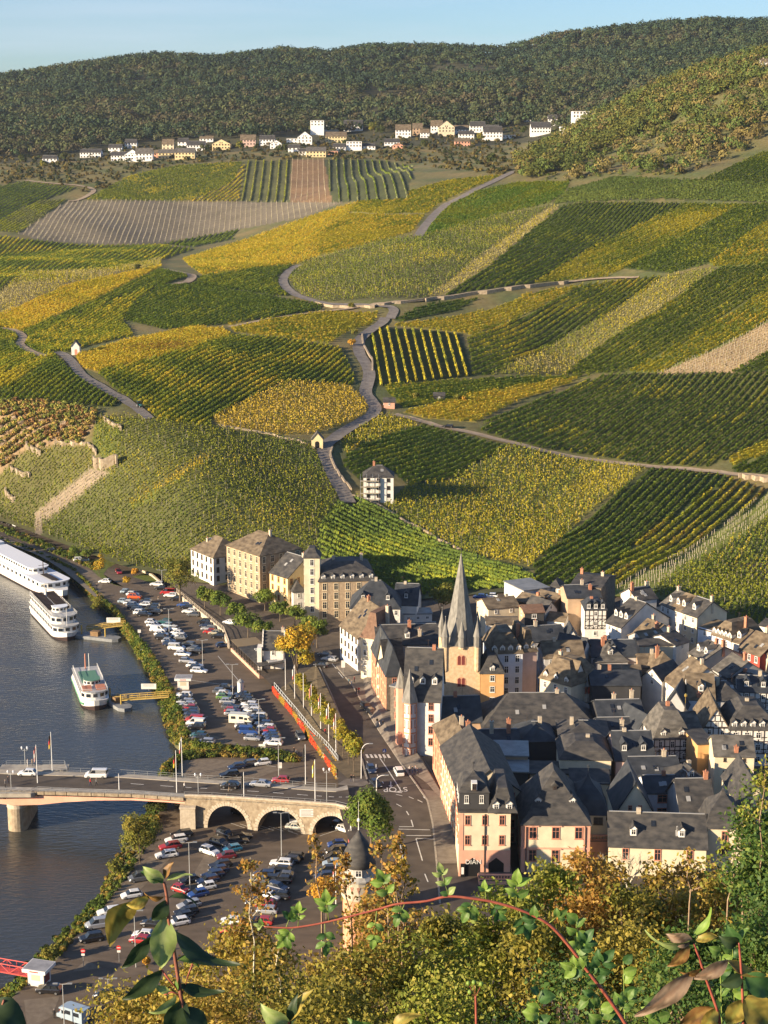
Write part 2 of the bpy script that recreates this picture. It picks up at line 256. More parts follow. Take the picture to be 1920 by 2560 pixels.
# ---------------------------------------------------------------- vineyard fields (photo pixels)
G_ = (.115, .150, .020); M_ = (.20, .215, .022); Y_ = (.36, .305, .028); O_ = (.47, .345, .036); T_ = (.36, .31, .10); D_ = (.075, .112, .02)
GR = (.11, .13, .03); SO = (.17, .125, .085); BR = (.17, .115, .06); GY = (.20, .175, .14); DK = (.05, .065, .02)
FIELDS = [  # label, polygon, row from, row to, spacing, kind, palette, weights, soil
 ('green staked vines on the broad slope above the riverside hotels', [(92,1282),(231,1172),(289,1172),(307,1074),(278,1039),(376,1050),(521,1068),(665,1091),(770,1114),(810,1149),(856,1230),(900,1247),(960,1276),(1064,1340),(1151,1384),(1150,1480),(960,1490),(800,1470),(480,1440),(300,1400),(150,1345)], (324,1259), (503,1149), 2.1, 's', [G_,M_,Y_], [.3,.55,.15], (.10,.105,.035)),
 ('narrow golden strip of vines climbing between green staked vines', [(318,1259),(430,1192),(515,1140),(530,1146),(445,1207),(335,1274)], (324,1259), (503,1149), 1.6, 's', [Y_,O_], [.45,.55], GR),
 ('dark green vine rows falling towards the roofs behind the church spire', [(856,1240),(900,1247),(960,1276),(1064,1340),(1151,1384),(1290,1420),(1340,1450),(1250,1470),(960,1490),(820,1475),(790,1420),(800,1320)], (815,1293), (934,1350), 2.3, 'h', [D_,G_,M_], [.5,.4,.1], (.06,.065,.03)),
 ('green terraced vines between dry stone walls above the river road', [(0,1190),(58,1130),(140,1115),(231,1120),(231,1172),(87,1282),(0,1275)], (80,1270), (190,1150), 2.0, 's', [G_,M_,Y_], [.25,.5,.25], (.12,.115,.04)),
 ('sparse strip of pale vine stakes on bare slate soil', [(87,1284),(226,1172),(275,1180),(118,1302)], (100,1290), (248,1176), 2.2, 'p', [T_,M_], [.7,.3], (.27,.215,.15)),
 ('green vines beside the curved stone wall below the bend', [(231,1105),(240,1045),(290,1040),(307,1074),(289,1172),(240,1128)], (240,1120), (300,1060), 2.0, 's', [G_,M_,Y_], [.3,.45,.25], GR),
 ('dark green vine rows in the triangle under the left lane', [(0,975),(140,895),(190,940),(300,1008),(280,1019),(0,1000)], (20,990), (150,905), 2.0, 'h', [G_,M_], [.7,.3], DK),
 ('yellow green strip of vines on the crest beside the left lane', [(0,940),(118,886),(142,893),(0,980)], (0,960), (130,890), 2.0, 'h', [M_,Y_], [.4,.6], GR),
 ('green vines on the left edge below the bare track', [(0,817),(69,845),(116,886),(0,938)], (0,930), (100,880), 2.0, 'h', [G_,M_,Y_], [.3,.4,.3], GR),
 ('golden brown vines along the crest beside the small white chapel', [(195,890),(300,857),(480,820),(556,822),(580,840),(405,892),(243,932),(191,915)], (200,905), (540,825), 1.8, 'h', [O_,Y_,(.30,.20,.03)], [.5,.25,.25], (.25,.2,.07)),
 ('broad green and yellow vineyard between the two hill lanes', [(243,932),(405,892),(580,840),(690,845),(850,870),(885,940),(885,965),(718,958),(637,993),(532,1050),(521,1068),(376,1050),(300,985)], (300,990), (520,865), 2.0, 'h', [G_,M_,Y_,O_], [.28,.34,.28,.10], (.08,.09,.025)),
 ('bright gold vineyard in the bend above the yellow chapel', [(532,1050),(637,993),(718,958),(868,966),(926,1016),(910,1045),(790,1085),(690,1088),(550,1068)], (560,1062), (720,965), 1.7, 's', [O_,(.50,.36,.06),Y_], [.5,.3,.2], (.30,.23,.06)),
 ('yellow green vines right of the lane opposite the yellow chapel', [(850,1112),(870,1085),(935,1045),(1000,1037),(1045,1070),(960,1097),(868,1136)], (860,1120), (1000,1050), 1.9, 's', [Y_,M_,O_], [.5,.3,.2], GR),
 ('dark green curved vine rows beside the white scaffolded house', [(858,1165),(868,1135),(960,1097),(1064,1068),(1267,1120),(1110,1206),(1018,1212),(985,1180),(900,1200)], (870,1160), (1110,1085), 2.2, 'h', [G_,D_,M_], [.6,.25,.15], (.045,.06,.02)),
 ('green band of vines under the striped square field', [(960,965),(1290,945),(1480,940),(1370,957),(1174,995),(1010,1022),(975,990)], (960,995), (1300,950), 2.0, 'h', [G_,M_,Y_], [.3,.4,.3], GR),
 ('bright yellow crest of vines running up beside the garden hut', [(1006,1030),(1060,1022),(1174,990),(1365,955),(1469,943),(1284,1008),(1190,1056),(1060,1046)], (1040,1040), (1284,985), 1.9, 'h', [Y_,O_], [.5,.5], (.3,.25,.06)),
 ('large dark green vineyard with straight light edged rows on the right', [(1186,1073),(1300,1015),(1515,938),(1920,932),(1920,1105),(1770,1168),(1625,1163),(1307,1114)], (1250,1090), (1500,965), 2.6, 'h', [G_,D_,M_,Y_], [.5,.25,.17,.08], (.10,.105,.03)),
 ('striped square field of tall single rows with wide dark gaps', [(925,825),(960,820),(1105,830),(1150,836),(1183,940),(960,965),(930,968),(925,900)], (1040,950), (1012,830), 3.0, 'h', [M_,Y_,Y_], [.35,.4,.25], (.030,.050,.013)),
 ('small dark green wedge of vines under the stone terrace wall', [(985,800),(1070,762),(1197,747),(1140,780),(1000,805)], (1000,795), (1190,752), 2.0, 'h', [G_,D_], [.7,.3], DK),
 ('golden band of vines curving above the striped square field', [(977,814),(1105,799),(1250,770),(1319,736),(1452,715),(1423,741),(1307,793),(1191,845),(1157,834),(1076,825)], (1100,822), (1400,728), 1.9, 'h', [Y_,O_,M_], [.5,.25,.25], (.2,.18,.05)),
 ('dark green curved rows with orange streaks right of the striped field', [(1168,845),(1307,793),(1452,715),(1585,698),(1660,692),(1539,776),(1365,869),(1220,938),(1183,941)], (1230,915), (1560,725), 2.5, 'h', [G_,M_,Y_,O_], [.42,.28,.22,.08], (.06,.07,.02)),
 ('pale yellow green staked vines in the middle of the right slope', [(1660,695),(1730,678),(1793,672),(1654,770),(1481,880),(1411,938),(1220,938),(1365,869),(1539,776)], (1300,930), (1640,725), 2.2, 's', [M_,Y_,T_], [.4,.35,.25], (.15,.14,.05)),
 ('dark green vine rows on the right slope below the scrub path', [(1793,672),(1920,660),(1920,724),(1712,857),(1568,932),(1411,938),(1481,880),(1654,770)], (1500,910), (1840,700), 2.2, 'h', [G_,M_,Y_], [.45,.35,.2], (.07,.08,.02)),
 ('yellow band of vines above the dry brown strip', [(1920,724),(1920,805),(1799,869),(1654,932),(1568,932),(1712,857)], (1600,925), (1900,740), 2.0, 'h', [Y_,M_,O_], [.55,.3,.15], GR),
 ('dry brown strip with short stakes on the right slope', [(1920,806),(1920,880),(1828,932),(1640,936),(1799,870)], (1680,930), (1900,825), 2.2, 'p', [T_,BR], [.5,.5], (.30,.22,.12)),
 ('small green corner of vines right of the dry strip', [(1920,883),(1920,930),(1828,932)], (1850,930), (1920,895), 2.2, 'h', [G_,M_], [.6,.4], DK),
 ('round hill of staked green vines inside the loop of the lane', [(960,600),(1035,592),(1238,539),(1376,516),(1330,545),(1191,649),(1076,744),(960,747),(800,755),(745,738),(722,700),(742,664),(812,640)], (1000,725), (1330,545), 2.1, 's', [G_,M_,Y_], [.42,.45,.13], (.09,.09,.035)),
 ('pale strip of yellow stakes climbing straight up the slope', [(1376,519),(1400,516),(1209,678),(1105,743),(1068,745),(1191,649)], (1090,742), (1388,520), 2.0, 's', [T_,Y_,(.4,.34,.12)], [.4,.3,.3], (.24,.2,.09)),
 ('large dark green vineyard above the long terrace wall', [(1400,518),(1463,507),(1712,510),(1481,620),(1330,712),(1238,733),(1110,741),(1209,678)], (1150,735), (1480,540), 2.2, 'h', [G_,D_,M_], [.5,.2,.3], (.05,.065,.02)),
 ('broad yellow green stripe of vines on the upper right slope', [(1712,510),(1863,513),(1770,556),(1562,672),(1515,692),(1330,712),(1481,620)], (1400,690), (1760,520), 2.1, 'h', [Y_,M_,G_], [.5,.35,.15], (.13,.13,.03)),
 ('dark green diagonal stripe of vines high on the right', [(1863,513),(1920,510),(1920,550),(1770,660),(1678,684),(1562,672),(1770,556)], (1600,670), (1900,525), 2.2, 'h', [G_,M_], [.6,.4], (.05,.065,.02)),
 ('yellow vines at the right edge above the scrub path', [(1920,550),(1920,660),(1793,669),(1770,660)], (1780,662), (1915,575), 2.0, 'h', [Y_,M_,O_], [.5,.35,.15], GR),
 ('dark green vines under the wooded brow on the right', [(1382,510),(1423,475),(1539,443),(1712,452),(1920,458),(1920,507),(1654,498),(1463,505)], (1420,505), (1700,455), 2.1, 'h', [(.045,.066,.013),(.065,.085,.016)], [.6,.4], (.05,.06,.02)),
 ('green vines climbing to the top right corner of the slope', [(1690,452),(1759,448),(1920,378),(1920,458)], (1760,455), (1910,390), 2.1, 'h', [G_,M_], [.65,.35], DK),
 ('bright green meadow like vineyard beside the grey hill lane', [(1275,462),(1290,458),(1423,455),(1411,487),(1365,510),(1238,539),(1041,597),(1116,518),(1191,480)], (1100,590), (1380,470), 1.6, 'h', [M_,(.13,.19,.025)], [.5,.5], (.12,.15,.03)),
 ('golden green vines left of the upper grey lane', [(900,505),(960,498),(1122,452),(1267,437),(1180,470),(1099,509),(1070,533),(960,536),(870,530)], (960,530), (1240,442), 1.9, 'h', [Y_,M_,O_], [.45,.35,.2], (.17,.16,.04)),
 ('yellow vines below the sharp turn of the grey lane', [(870,535),(960,539),(1060,540),(1030,580),(960,600),(800,640),(770,600)], (900,590), (1050,545), 1.9, 'h', [Y_,O_,M_], [.5,.25,.25], (.2,.18,.04)),
 ('wide golden hillside of vines rising to the centre ridge', [(457,649),(625,597),(752,550),(880,510),(900,505),(870,535),(780,600),(800,640),(746,660),(637,672),(509,690),(480,670)], (520,680), (860,530), 1.9, 'h', [Y_,O_,M_], [.45,.35,.2], (.22,.2,.04)),
 ('dark green vines on the hillock left of the lane loop', [(480,712),(509,692),(637,672),(741,663),(694,690),(700,712),(741,741),(694,741),(579,724)], (540,725), (700,668), 2.1, 'h', [G_,M_], [.65,.35], (.05,.065,.02)),
 ('dark green vines below the hillock with a row of end posts', [(399,715),(480,712),(810,764),(799,776),(694,793),(538,814),(417,825),(312,800),(324,770)], (420,815), (640,738), 2.2, 'h', [G_,D_,M_], [.55,.2,.25], (.05,.06,.02)),
 ('yellow vines right of the track under the hillock', [(570,812),(694,797),(799,780),(945,785),(930,812),(870,830),(820,860),(690,842),(590,832)], (600,825), (900,785), 1.9, 'h', [Y_,O_,M_], [.5,.3,.2], (.2,.18,.05)),
 ('bright green hillside of vines above the small white chapel', [(69,845),(174,793),(393,712),(324,770),(307,805),(335,840),(231,863),(130,890),(69,863)], (120,870), (360,740), 1.9, 'h', [M_,Y_,G_], [.5,.3,.2], (.12,.13,.03)),
 ('golden ridge of vines on the left hill', [(0,788),(174,712),(405,666),(370,684),(231,753),(58,828),(0,817)], (10,805), (360,680), 1.9, 'h', [O_,Y_], [.6,.4], (.28,.23,.05)),
 ('green shaded side of the golden left ridge', [(58,828),(231,753),(405,672),(475,690),(428,707),(289,747),(174,799),(69,845)], (80,838), (400,690), 2.0, 'h', [G_,M_], [.5,.5], (.07,.08,.02)),  # dark side of the ridge: its shade is put into the greens
 ('patchwork of green and yellow vines in the left valley', [(0,591),(46,597),(203,614),(405,615),(486,623),(405,649),(260,678),(58,684),(0,730)], (100,680), (260,612), 2.2, 'h', [G_,M_,Y_], [.45,.3,.25], (.08,.09,.02)),
 ('sparse yellowing vines on the left valley floor', [(0,730),(58,684),(260,678),(405,649),(400,664),(174,710),(0,786)], (60,745), (180,690), 2.2, 's', [T_,Y_,M_], [.4,.3,.3], (.18,.15,.07)),
 ('bare grey brown vineyard with thin pale rows in the distance', [(174,501),(856,507),(752,545),(596,574),(405,608),(255,611),(116,603),(46,585)], (380,606), (408,505), 3.2, 'p', [(.20,.21,.09),(.28,.26,.11)], [.6,.4], (.155,.132,.095)),
 ('small deep green patch of vines under the bare field', [(405,609),(596,576),(579,600),(480,618)], (450,612), (470,590), 2.6, 'h', [G_,D_], [.6,.4], DK),
 ('grassy green slope at the left end of the bare field', [(0,550),(87,504),(168,500),(46,582),(0,579)], (10,570), (120,508), 1.8, 'h', [M_,(.15,.16,.05)], [.5,.5], (.15,.15,.05)),
 ('dark green far vineyard at the left edge', [(0,467),(58,455),(197,470),(75,512),(0,553)], (10,540), (150,468), 2.4, 'h', [G_,D_], [.6,.4], DK),
 ('green vineyard below the white hill village', [(214,500),(324,440),(440,415),(608,405),(579,463),(475,503)], (300,495), (560,410), 2.0, 'h', [M_,G_,Y_], [.5,.25,.25], (.12,.13,.035)),
 ('yellowing wedge of vines beside the striped far field', [(475,503),(579,457),(613,405),(596,504)], (500,500), (600,415), 2.2, 'h', [Y_,M_,O_], [.4,.35,.25], (.17,.14,.05)),
 ('far striped vineyard with pale upright rows', [(596,504),(613,405),(729,399),(723,507)], (640,506), (655,404), 3.6, 'h', [M_,(.22,.22,.06)], [.5,.5], (.09,.095,.035)),
 ('far reddish brown striped vineyard', [(723,507),(729,399),(810,399),(830,506)], (770,506), (772,402), 3.4, 'p', [(.30,.22,.08),T_], [.6,.4], (.19,.12,.065)),
 ('far dark green striped vineyard beside the brown meadow', [(830,506),(810,399),(960,402),(1034,418),(1016,500),(900,504)], (900,504), (880,402), 3.6, 'h', [G_,(.17,.18,.08)], [.55,.45], (.055,.065,.025)),
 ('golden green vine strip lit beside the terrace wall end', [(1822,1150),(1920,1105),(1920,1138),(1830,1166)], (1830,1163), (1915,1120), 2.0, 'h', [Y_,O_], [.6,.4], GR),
 ('small dark vine patch right of the field gate', [(1832,1172),(1920,1142),(1920,1185),(1838,1186)], (1840,1184), (1915,1150), 2.2, 'h', [G_,M_], [.6,.4], DK),
 ('staked yellow green vines on the steep slope behind the spire', [(960,1270),(1018,1212),(1110,1206),(1267,1120),(1310,1117),(1504,1160),(1480,1184),(1336,1282),(1190,1390),(1151,1380),(1064,1338)], (1100,1314), (1247,1188), 2.2, 's', [M_,Y_,G_], [.42,.38,.2], (.085,.10,.03)),
 ('golden stripe of tall staked vines behind the church', [(1504,1160),(1625,1163),(1614,1178),(1480,1276),(1420,1334),(1330,1418),(1190,1390),(1336,1282)], (1336,1290), (1500,1170), 2.0, 's', [Y_,M_,O_], [.5,.3,.2], (.13,.13,.035)),
 ('dark green vine rows directly above the slate roofs', [(1625,1169),(1816,1189),(1805,1212),(1643,1317),(1527,1421),(1458,1446),(1365,1445),(1325,1418),(1498,1276)], (1420,1400), (1640,1230), 2.5, 'h', [G_,D_,M_], [.55,.3,.15], (.06,.075,.02)),
 ('bushy green and bronze strip of vines above the town', [(1816,1195),(1909,1224),(1920,1230),(1799,1328),(1654,1415),(1539,1467),(1458,1446),(1527,1421),(1643,1317),(1805,1212)], (1560,1430), (1800,1260), 2.7, 'h', [M_,Y_,(.16,.11,.03)], [.5,.3,.2], (.08,.09,.03)),
 ('grassy strip with young vine stakes on the right', [(1920,1232),(1920,1300),(1741,1409),(1654,1461),(1560,1482),(1535,1467),(1654,1415),(1799,1328)], (1600,1460), (1880,1290), 3.0, 'p', [(.18,.2,.04)], [1], (.17,.19,.04)),
 ('tall green staked vines in the bottom right corner above the roofs', [(1920,1296),(1741,1405),(1640,1462),(1640,1490),(1700,1520),(1920,1580)], (1760,1510), (1860,1370), 2.0, 's', [M_,G_,Y_], [.5,.3,.2], (.07,.085,.025)),
]
SCRUB = [(0,1008),(60,1012),(150,1010),(240,1030),(236,1060),(200,1112),(140,1113),(58,1128),(0,1188)]
LW, LH = 960, 800
def inpoly(px, py, poly):
    r = np.zeros(px.shape, bool); n = len(poly)
    for i in range(n):
        x1, y1 = poly[i]; x2, y2 = poly[i - 1]
        c = ((y1 > py) != (y2 > py)); r ^= c & (px < (x2 - x1) * (py - y1) / ((y2 - y1) if y2 != y1 else 1e-9) + x1)
    return r
_ly, _lx = np.mgrid[0:LH, 0:LW] * 2 + 1.0
LAB = np.full((LH, LW), -1, np.int16)
for k, f in enumerate(FIELDS):
    xs = [p[0] for p in f[1]]; ys_ = [p[1] for p in f[1]]
    y0, y1, x0, x1 = max(0, min(ys_) // 2 - 1), max(ys_) // 2 + 2, max(0, min(xs) // 2 - 1), max(xs) // 2 + 2
    s = np.s_[y0:y1, x0:x1]; LAB[s][inpoly(_lx[s], _ly[s], f[1])] = k
s = np.s_[480:620, 0:140]; LAB[s][inpoly(_lx[s], _ly[s], SCRUB)] = 200
for _x in range(LW):                      # carry the lowest fields down to the foot of the slope
    _c = LAB[:, _x]; _k = np.where(_c >= 0)[0]
    if len(_k): LAB[_k[-1]:_k[-1] + 26, _x] = _c[_k[-1]]
# ---- lanes and tracks on the hill (photo px), width in metres
LANES = [
 ('grey asphalt lane winding up past the yellow chapel', [(872,1262),(856,1232),(838,1200),(828,1178),(816,1152),(810,1131),(818,1115),(833,1104),(868,1079),(905,1057),(930,1042),(938,1022),(926,1003),(914,985),(918,965),(923,945),(922,932),(914,912),(900,890),(896,868),(902,850),(920,833),(955,811),(962,797)], 5.5, 0),
 ('left asphalt lane passing the small white chapel', [(376,1052),(341,1024),(301,998),(249,969),(214,948),(197,932),(180,908),(160,890),(140,882)], 4.6, 0),
 ('upper grey lane zigzagging to the brow', [(1290,428),(1240,452),(1191,475),(1150,497),(1116,513),(1098,528),(1081,545),(1062,568),(1045,594)], 6.0, 0),
 ('lane looping round the hillock', [(752,664),(728,675),(712,692),(708,708),(720,726),(745,742),(785,755),(833,764),(926,768),(962,770),(985,778),(975,800)], 5.0, 0),
 ('pale terrace path below the long stone wall', [(926,767),(960,762),(1064,752),(1200,735),(1340,716),(1480,702),(1600,697)], 4.0, 1),
 ('earth track between the big right vineyard and the lower fields', [(985,1040),(1045,1055),(1099,1070),(1180,1088),(1307,1119),(1400,1140),(1510,1158),(1654,1172),(1740,1180),(1851,1192),(1925,1200)], 4.2, 1),
 ('dirt track on the left hill', [(0,822),(40,830),(58,845),(50,862),(75,880),(110,893)], 4.0, 1),
 ('short pale track behind the left ridge', [(400,672),(445,682),(480,690),(470,706),(440,712)], 5.0, 1),
 ('earth track along the foot of the dark hillock vines', [(570,820),(694,797),(780,785),(840,778),(900,772)], 3.4, 1),
 ('pale track under the hill village', [(60,452),(130,460),(200,466),(235,478),(200,500),(170,505)], 4.5, 1),
]
def lane_pts(pl, n=6):
    out = []
    P = [Vector((*p, 0)) for p in pl]
    for i in range(len(P) - 1):
        a, b, c, d = P[max(i - 1, 0)], P[i], P[i + 1], P[min(i + 2, len(P) - 1)]
        for k in range(n):
            t = k / n; out.append(.5 * ((2 * b) + (c - a) * t + (2 * a - 5 * b + 4 * c - d) * t * t + (3 * b - a - 3 * c + d) * t ** 3))
    out.append(P[-1]); return np.array(out)[:, :2]
def ribbon(P, w):
    d = np.gradient(P[:, :2], axis=0); d /= np.linalg.norm(d, axis=1, keepdims=True) + 1e-9; nrm = np.stack([-d[:, 1], d[:, 0]], 1)
    return np.stack([np.c_[P[:, :2] + nrm * (w * s), P[:, 2]] for s in (.5, .25, 0, -.25, -.5)], 1)
LANEW = []
mroad = [M('lane_asphalt', (.13, .115, .105), (.19, .17, .15), .4, .9), M('track_earth', (.24, .18, .125), (.33, .26, .18), .3, .95)]
for lab, pl, w, mt in LANES:
    q = lane_pts(pl); P = onhill(q[:, 0], q[:, 1])
    P[:, 1] = smooth(P[:, 1], 5); P[:, 0] = smooth(P[:, 0], 5); P[:, 2] = tz(P[:, 0], P[:, 1]); LANEW.append((P, w))
    G = ribbon(P, w); zc = tz(G[..., 0], G[..., 1]); G[..., 2] = np.maximum(zc, smooth(P[:, 2], 5)[:, None]) + .35
    tag(link('hill_lane' if mt == 0 else 'track', gridmesh('hill_lane', G, mroad[mt])), lab, 'lane', kind='structure')
LP = np.concatenate([np.c_[P[:, :2], np.full(len(P), w)] for P, w in LANEW])
def near_lane(X, Y, pad=0.6):
    r = np.zeros(len(X), bool)
    for k in range(0, len(X), 50000):
        x = X[k:k + 50000]; y = Y[k:k + 50000]; acc = np.zeros(len(x), bool)
        for P, w in LANEW:
            bx = (x > P[:, 0].min() - 6) & (x < P[:, 0].max() + 6) & (y > P[:, 1].min() - 6) & (y < P[:, 1].max() + 6)
            if bx.any():
                i = np.where(bx)[0]; d = np.full(len(i), 99.)
                A, B = P[:-1, :2], P[1:, :2]
                for a, b in zip(A, B):
                    ab = b - a; t = np.clip(((x[i] - a[0]) * ab[0] + (y[i] - a[1]) * ab[1]) / (ab @ ab + 1e-9), 0, 1)
                    d = np.minimum(d, np.hypot(x[i] - a[0] - t * ab[0], y[i] - a[1] - t * ab[1]))
                acc[i] |= d < w / 2 + pad
        r[k:k + 50000] = acc
    return r
def label_at(X, Y, Z):
    px, py = proj(X, Y, Z); ix = np.clip(px / 2, 0, LW - 1).astype(int); iy = np.clip(py / 2, 0, LH - 1).astype(int)
    l = LAB[iy, ix]; return np.where((px < -500) | (px > 2420), -1, l)
def patch(x, y, s=1.0):                                   # smooth pseudo-random patches in world space, about -1..1
    x = x / s; y = y / s
    return (np.sin(x / 9 + 1.7 * np.sin(y / 14)) + np.sin(y / 7.3 + 1.3 * np.sin(x / 11 + 2)) + np.sin((x + y) / 17.0 + 1.1)) / 3
mleaf = M('vine_leaf', attr=True, rough=.75, spec=.15, transl=.35)
mpost = M('vine_stake', (.42, .36, .27), rough=.9)
nvine = 0
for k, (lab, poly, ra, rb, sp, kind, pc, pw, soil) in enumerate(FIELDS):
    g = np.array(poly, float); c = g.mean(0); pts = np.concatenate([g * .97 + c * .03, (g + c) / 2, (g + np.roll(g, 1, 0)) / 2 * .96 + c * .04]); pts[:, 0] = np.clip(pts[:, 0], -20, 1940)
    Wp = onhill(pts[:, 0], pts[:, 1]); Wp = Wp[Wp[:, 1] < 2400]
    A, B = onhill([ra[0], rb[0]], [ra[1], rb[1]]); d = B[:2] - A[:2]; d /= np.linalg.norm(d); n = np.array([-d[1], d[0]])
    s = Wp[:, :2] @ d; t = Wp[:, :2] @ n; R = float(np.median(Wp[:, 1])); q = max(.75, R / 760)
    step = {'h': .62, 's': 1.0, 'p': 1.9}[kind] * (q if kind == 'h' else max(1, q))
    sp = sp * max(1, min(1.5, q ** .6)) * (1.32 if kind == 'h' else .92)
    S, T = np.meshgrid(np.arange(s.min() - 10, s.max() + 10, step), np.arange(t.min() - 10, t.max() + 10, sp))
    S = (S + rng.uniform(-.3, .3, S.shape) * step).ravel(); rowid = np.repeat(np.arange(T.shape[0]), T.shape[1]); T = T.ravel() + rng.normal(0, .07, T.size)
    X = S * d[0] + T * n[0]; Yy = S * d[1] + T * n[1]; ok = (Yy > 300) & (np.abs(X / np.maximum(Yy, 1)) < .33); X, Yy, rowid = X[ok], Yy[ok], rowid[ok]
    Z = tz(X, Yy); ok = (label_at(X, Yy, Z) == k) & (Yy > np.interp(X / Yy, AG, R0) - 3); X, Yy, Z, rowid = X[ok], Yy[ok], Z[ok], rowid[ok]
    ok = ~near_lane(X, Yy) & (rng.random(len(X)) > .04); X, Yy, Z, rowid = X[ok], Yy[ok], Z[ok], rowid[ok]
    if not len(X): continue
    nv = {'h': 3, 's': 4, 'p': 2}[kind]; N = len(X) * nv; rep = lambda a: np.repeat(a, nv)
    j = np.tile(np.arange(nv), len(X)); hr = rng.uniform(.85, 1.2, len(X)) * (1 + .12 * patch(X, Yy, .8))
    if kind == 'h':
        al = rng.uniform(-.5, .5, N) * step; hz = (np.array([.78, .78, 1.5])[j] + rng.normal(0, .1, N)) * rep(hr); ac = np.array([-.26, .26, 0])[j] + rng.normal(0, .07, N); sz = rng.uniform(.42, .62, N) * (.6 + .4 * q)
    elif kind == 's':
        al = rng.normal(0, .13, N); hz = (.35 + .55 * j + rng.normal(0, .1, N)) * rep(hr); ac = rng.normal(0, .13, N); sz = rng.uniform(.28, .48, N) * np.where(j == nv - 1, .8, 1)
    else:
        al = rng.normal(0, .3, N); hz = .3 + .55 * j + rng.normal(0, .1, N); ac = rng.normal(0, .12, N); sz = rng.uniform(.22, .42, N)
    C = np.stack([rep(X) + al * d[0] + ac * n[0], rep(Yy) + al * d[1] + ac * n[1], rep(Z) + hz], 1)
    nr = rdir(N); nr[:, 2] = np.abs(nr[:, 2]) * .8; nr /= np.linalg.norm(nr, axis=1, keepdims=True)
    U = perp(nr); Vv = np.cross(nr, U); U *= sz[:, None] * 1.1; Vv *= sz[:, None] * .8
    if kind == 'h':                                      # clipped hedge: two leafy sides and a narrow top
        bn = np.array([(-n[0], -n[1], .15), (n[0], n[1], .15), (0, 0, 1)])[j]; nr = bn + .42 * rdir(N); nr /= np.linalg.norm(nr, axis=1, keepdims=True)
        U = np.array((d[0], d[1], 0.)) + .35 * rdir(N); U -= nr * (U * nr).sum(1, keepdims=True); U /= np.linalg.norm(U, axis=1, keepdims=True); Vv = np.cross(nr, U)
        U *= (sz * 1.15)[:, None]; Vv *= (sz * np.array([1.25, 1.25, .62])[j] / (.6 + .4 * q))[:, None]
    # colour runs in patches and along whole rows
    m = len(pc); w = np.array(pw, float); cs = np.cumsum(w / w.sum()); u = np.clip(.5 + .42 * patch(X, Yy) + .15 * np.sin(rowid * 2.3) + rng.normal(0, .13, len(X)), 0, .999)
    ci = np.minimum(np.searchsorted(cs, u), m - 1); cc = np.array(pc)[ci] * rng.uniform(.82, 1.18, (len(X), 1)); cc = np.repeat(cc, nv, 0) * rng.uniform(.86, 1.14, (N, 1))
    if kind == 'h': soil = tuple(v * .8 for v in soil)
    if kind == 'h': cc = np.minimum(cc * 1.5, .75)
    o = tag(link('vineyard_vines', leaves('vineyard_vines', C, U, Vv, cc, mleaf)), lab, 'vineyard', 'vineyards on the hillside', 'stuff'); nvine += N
    if kind in 'ps' and R < 1500:                        # stakes: slim four-sided rods
        i = np.arange(0, len(X), 1 if kind == 'p' else 9); b = .045 * (1.5 if kind == 'p' else .9); hh = rng.uniform(1.7, 2.1, len(i)) + (.25 if kind == 's' else 0)
        o4 = np.array([(-b, -b), (b, -b), (b, b), (-b, b)]); V = np.empty((len(i), 8, 3))
        for q4 in range(4):
            for lv in range(2): V[:, q4 + 4 * lv] = np.stack([X[i] + o4[q4, 0], Yy[i] + o4[q4, 1], Z[i] + (hh * lv)], 1)
        fq = np.array([(0, 1, 5, 4), (1, 2, 6, 5), (2, 3, 7, 6), (3, 0, 4, 7), (4, 5, 6, 7)])
        tag(link('stake', rawmesh('stake', V.reshape(-1, 3), (fq[None] + 8 * np.arange(len(i))[:, None, None]).reshape(-1, 4), mpost), o), kind='stuff')
print('vine quads', nvine)

# ---------------------------------------------------------------- hillside ground
ncol, nrow = 760, 900
a2 = np.linspace(-.40, .40, ncol); rr = np.concatenate([np.linspace(-7, 500, 560), np.linspace(503, 2600, nrow - 560)])
Rg = np.interp(a2, AG, R0)[None, :] + rr[:, None]; Xg = a2[None, :] * Rg; Zg = tz(Xg, Rg)
lab2 = label_at(Xg.ravel(), Rg.ravel(), Zg.ravel()).reshape(Xg.shape)
cg = np.empty(Xg.shape + (3,)); pt = patch(Xg, Rg, .7)[..., None]
cg[:] = np.array((.125, .115, .045)) + np.array((.05, .02, .012)) * pt
cg[Rg > 1650] = (.055, .055, .025)
rock = Xg / Rg < -.17
cg[(lab2 == 200)] = (.27, .19, .11)
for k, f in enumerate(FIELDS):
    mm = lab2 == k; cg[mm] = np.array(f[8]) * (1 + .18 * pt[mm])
msoil = M('hill_soil', (.80, .78, .75), (1.15, 1.15, 1.1), .35, .95, bump=.25, attr=True)
tag(link('hillside', gridmesh('hillside', np.stack([Xg, Rg, Zg], -1)[:, ::-1], msoil, cg[:, ::-1])), kind='structure')

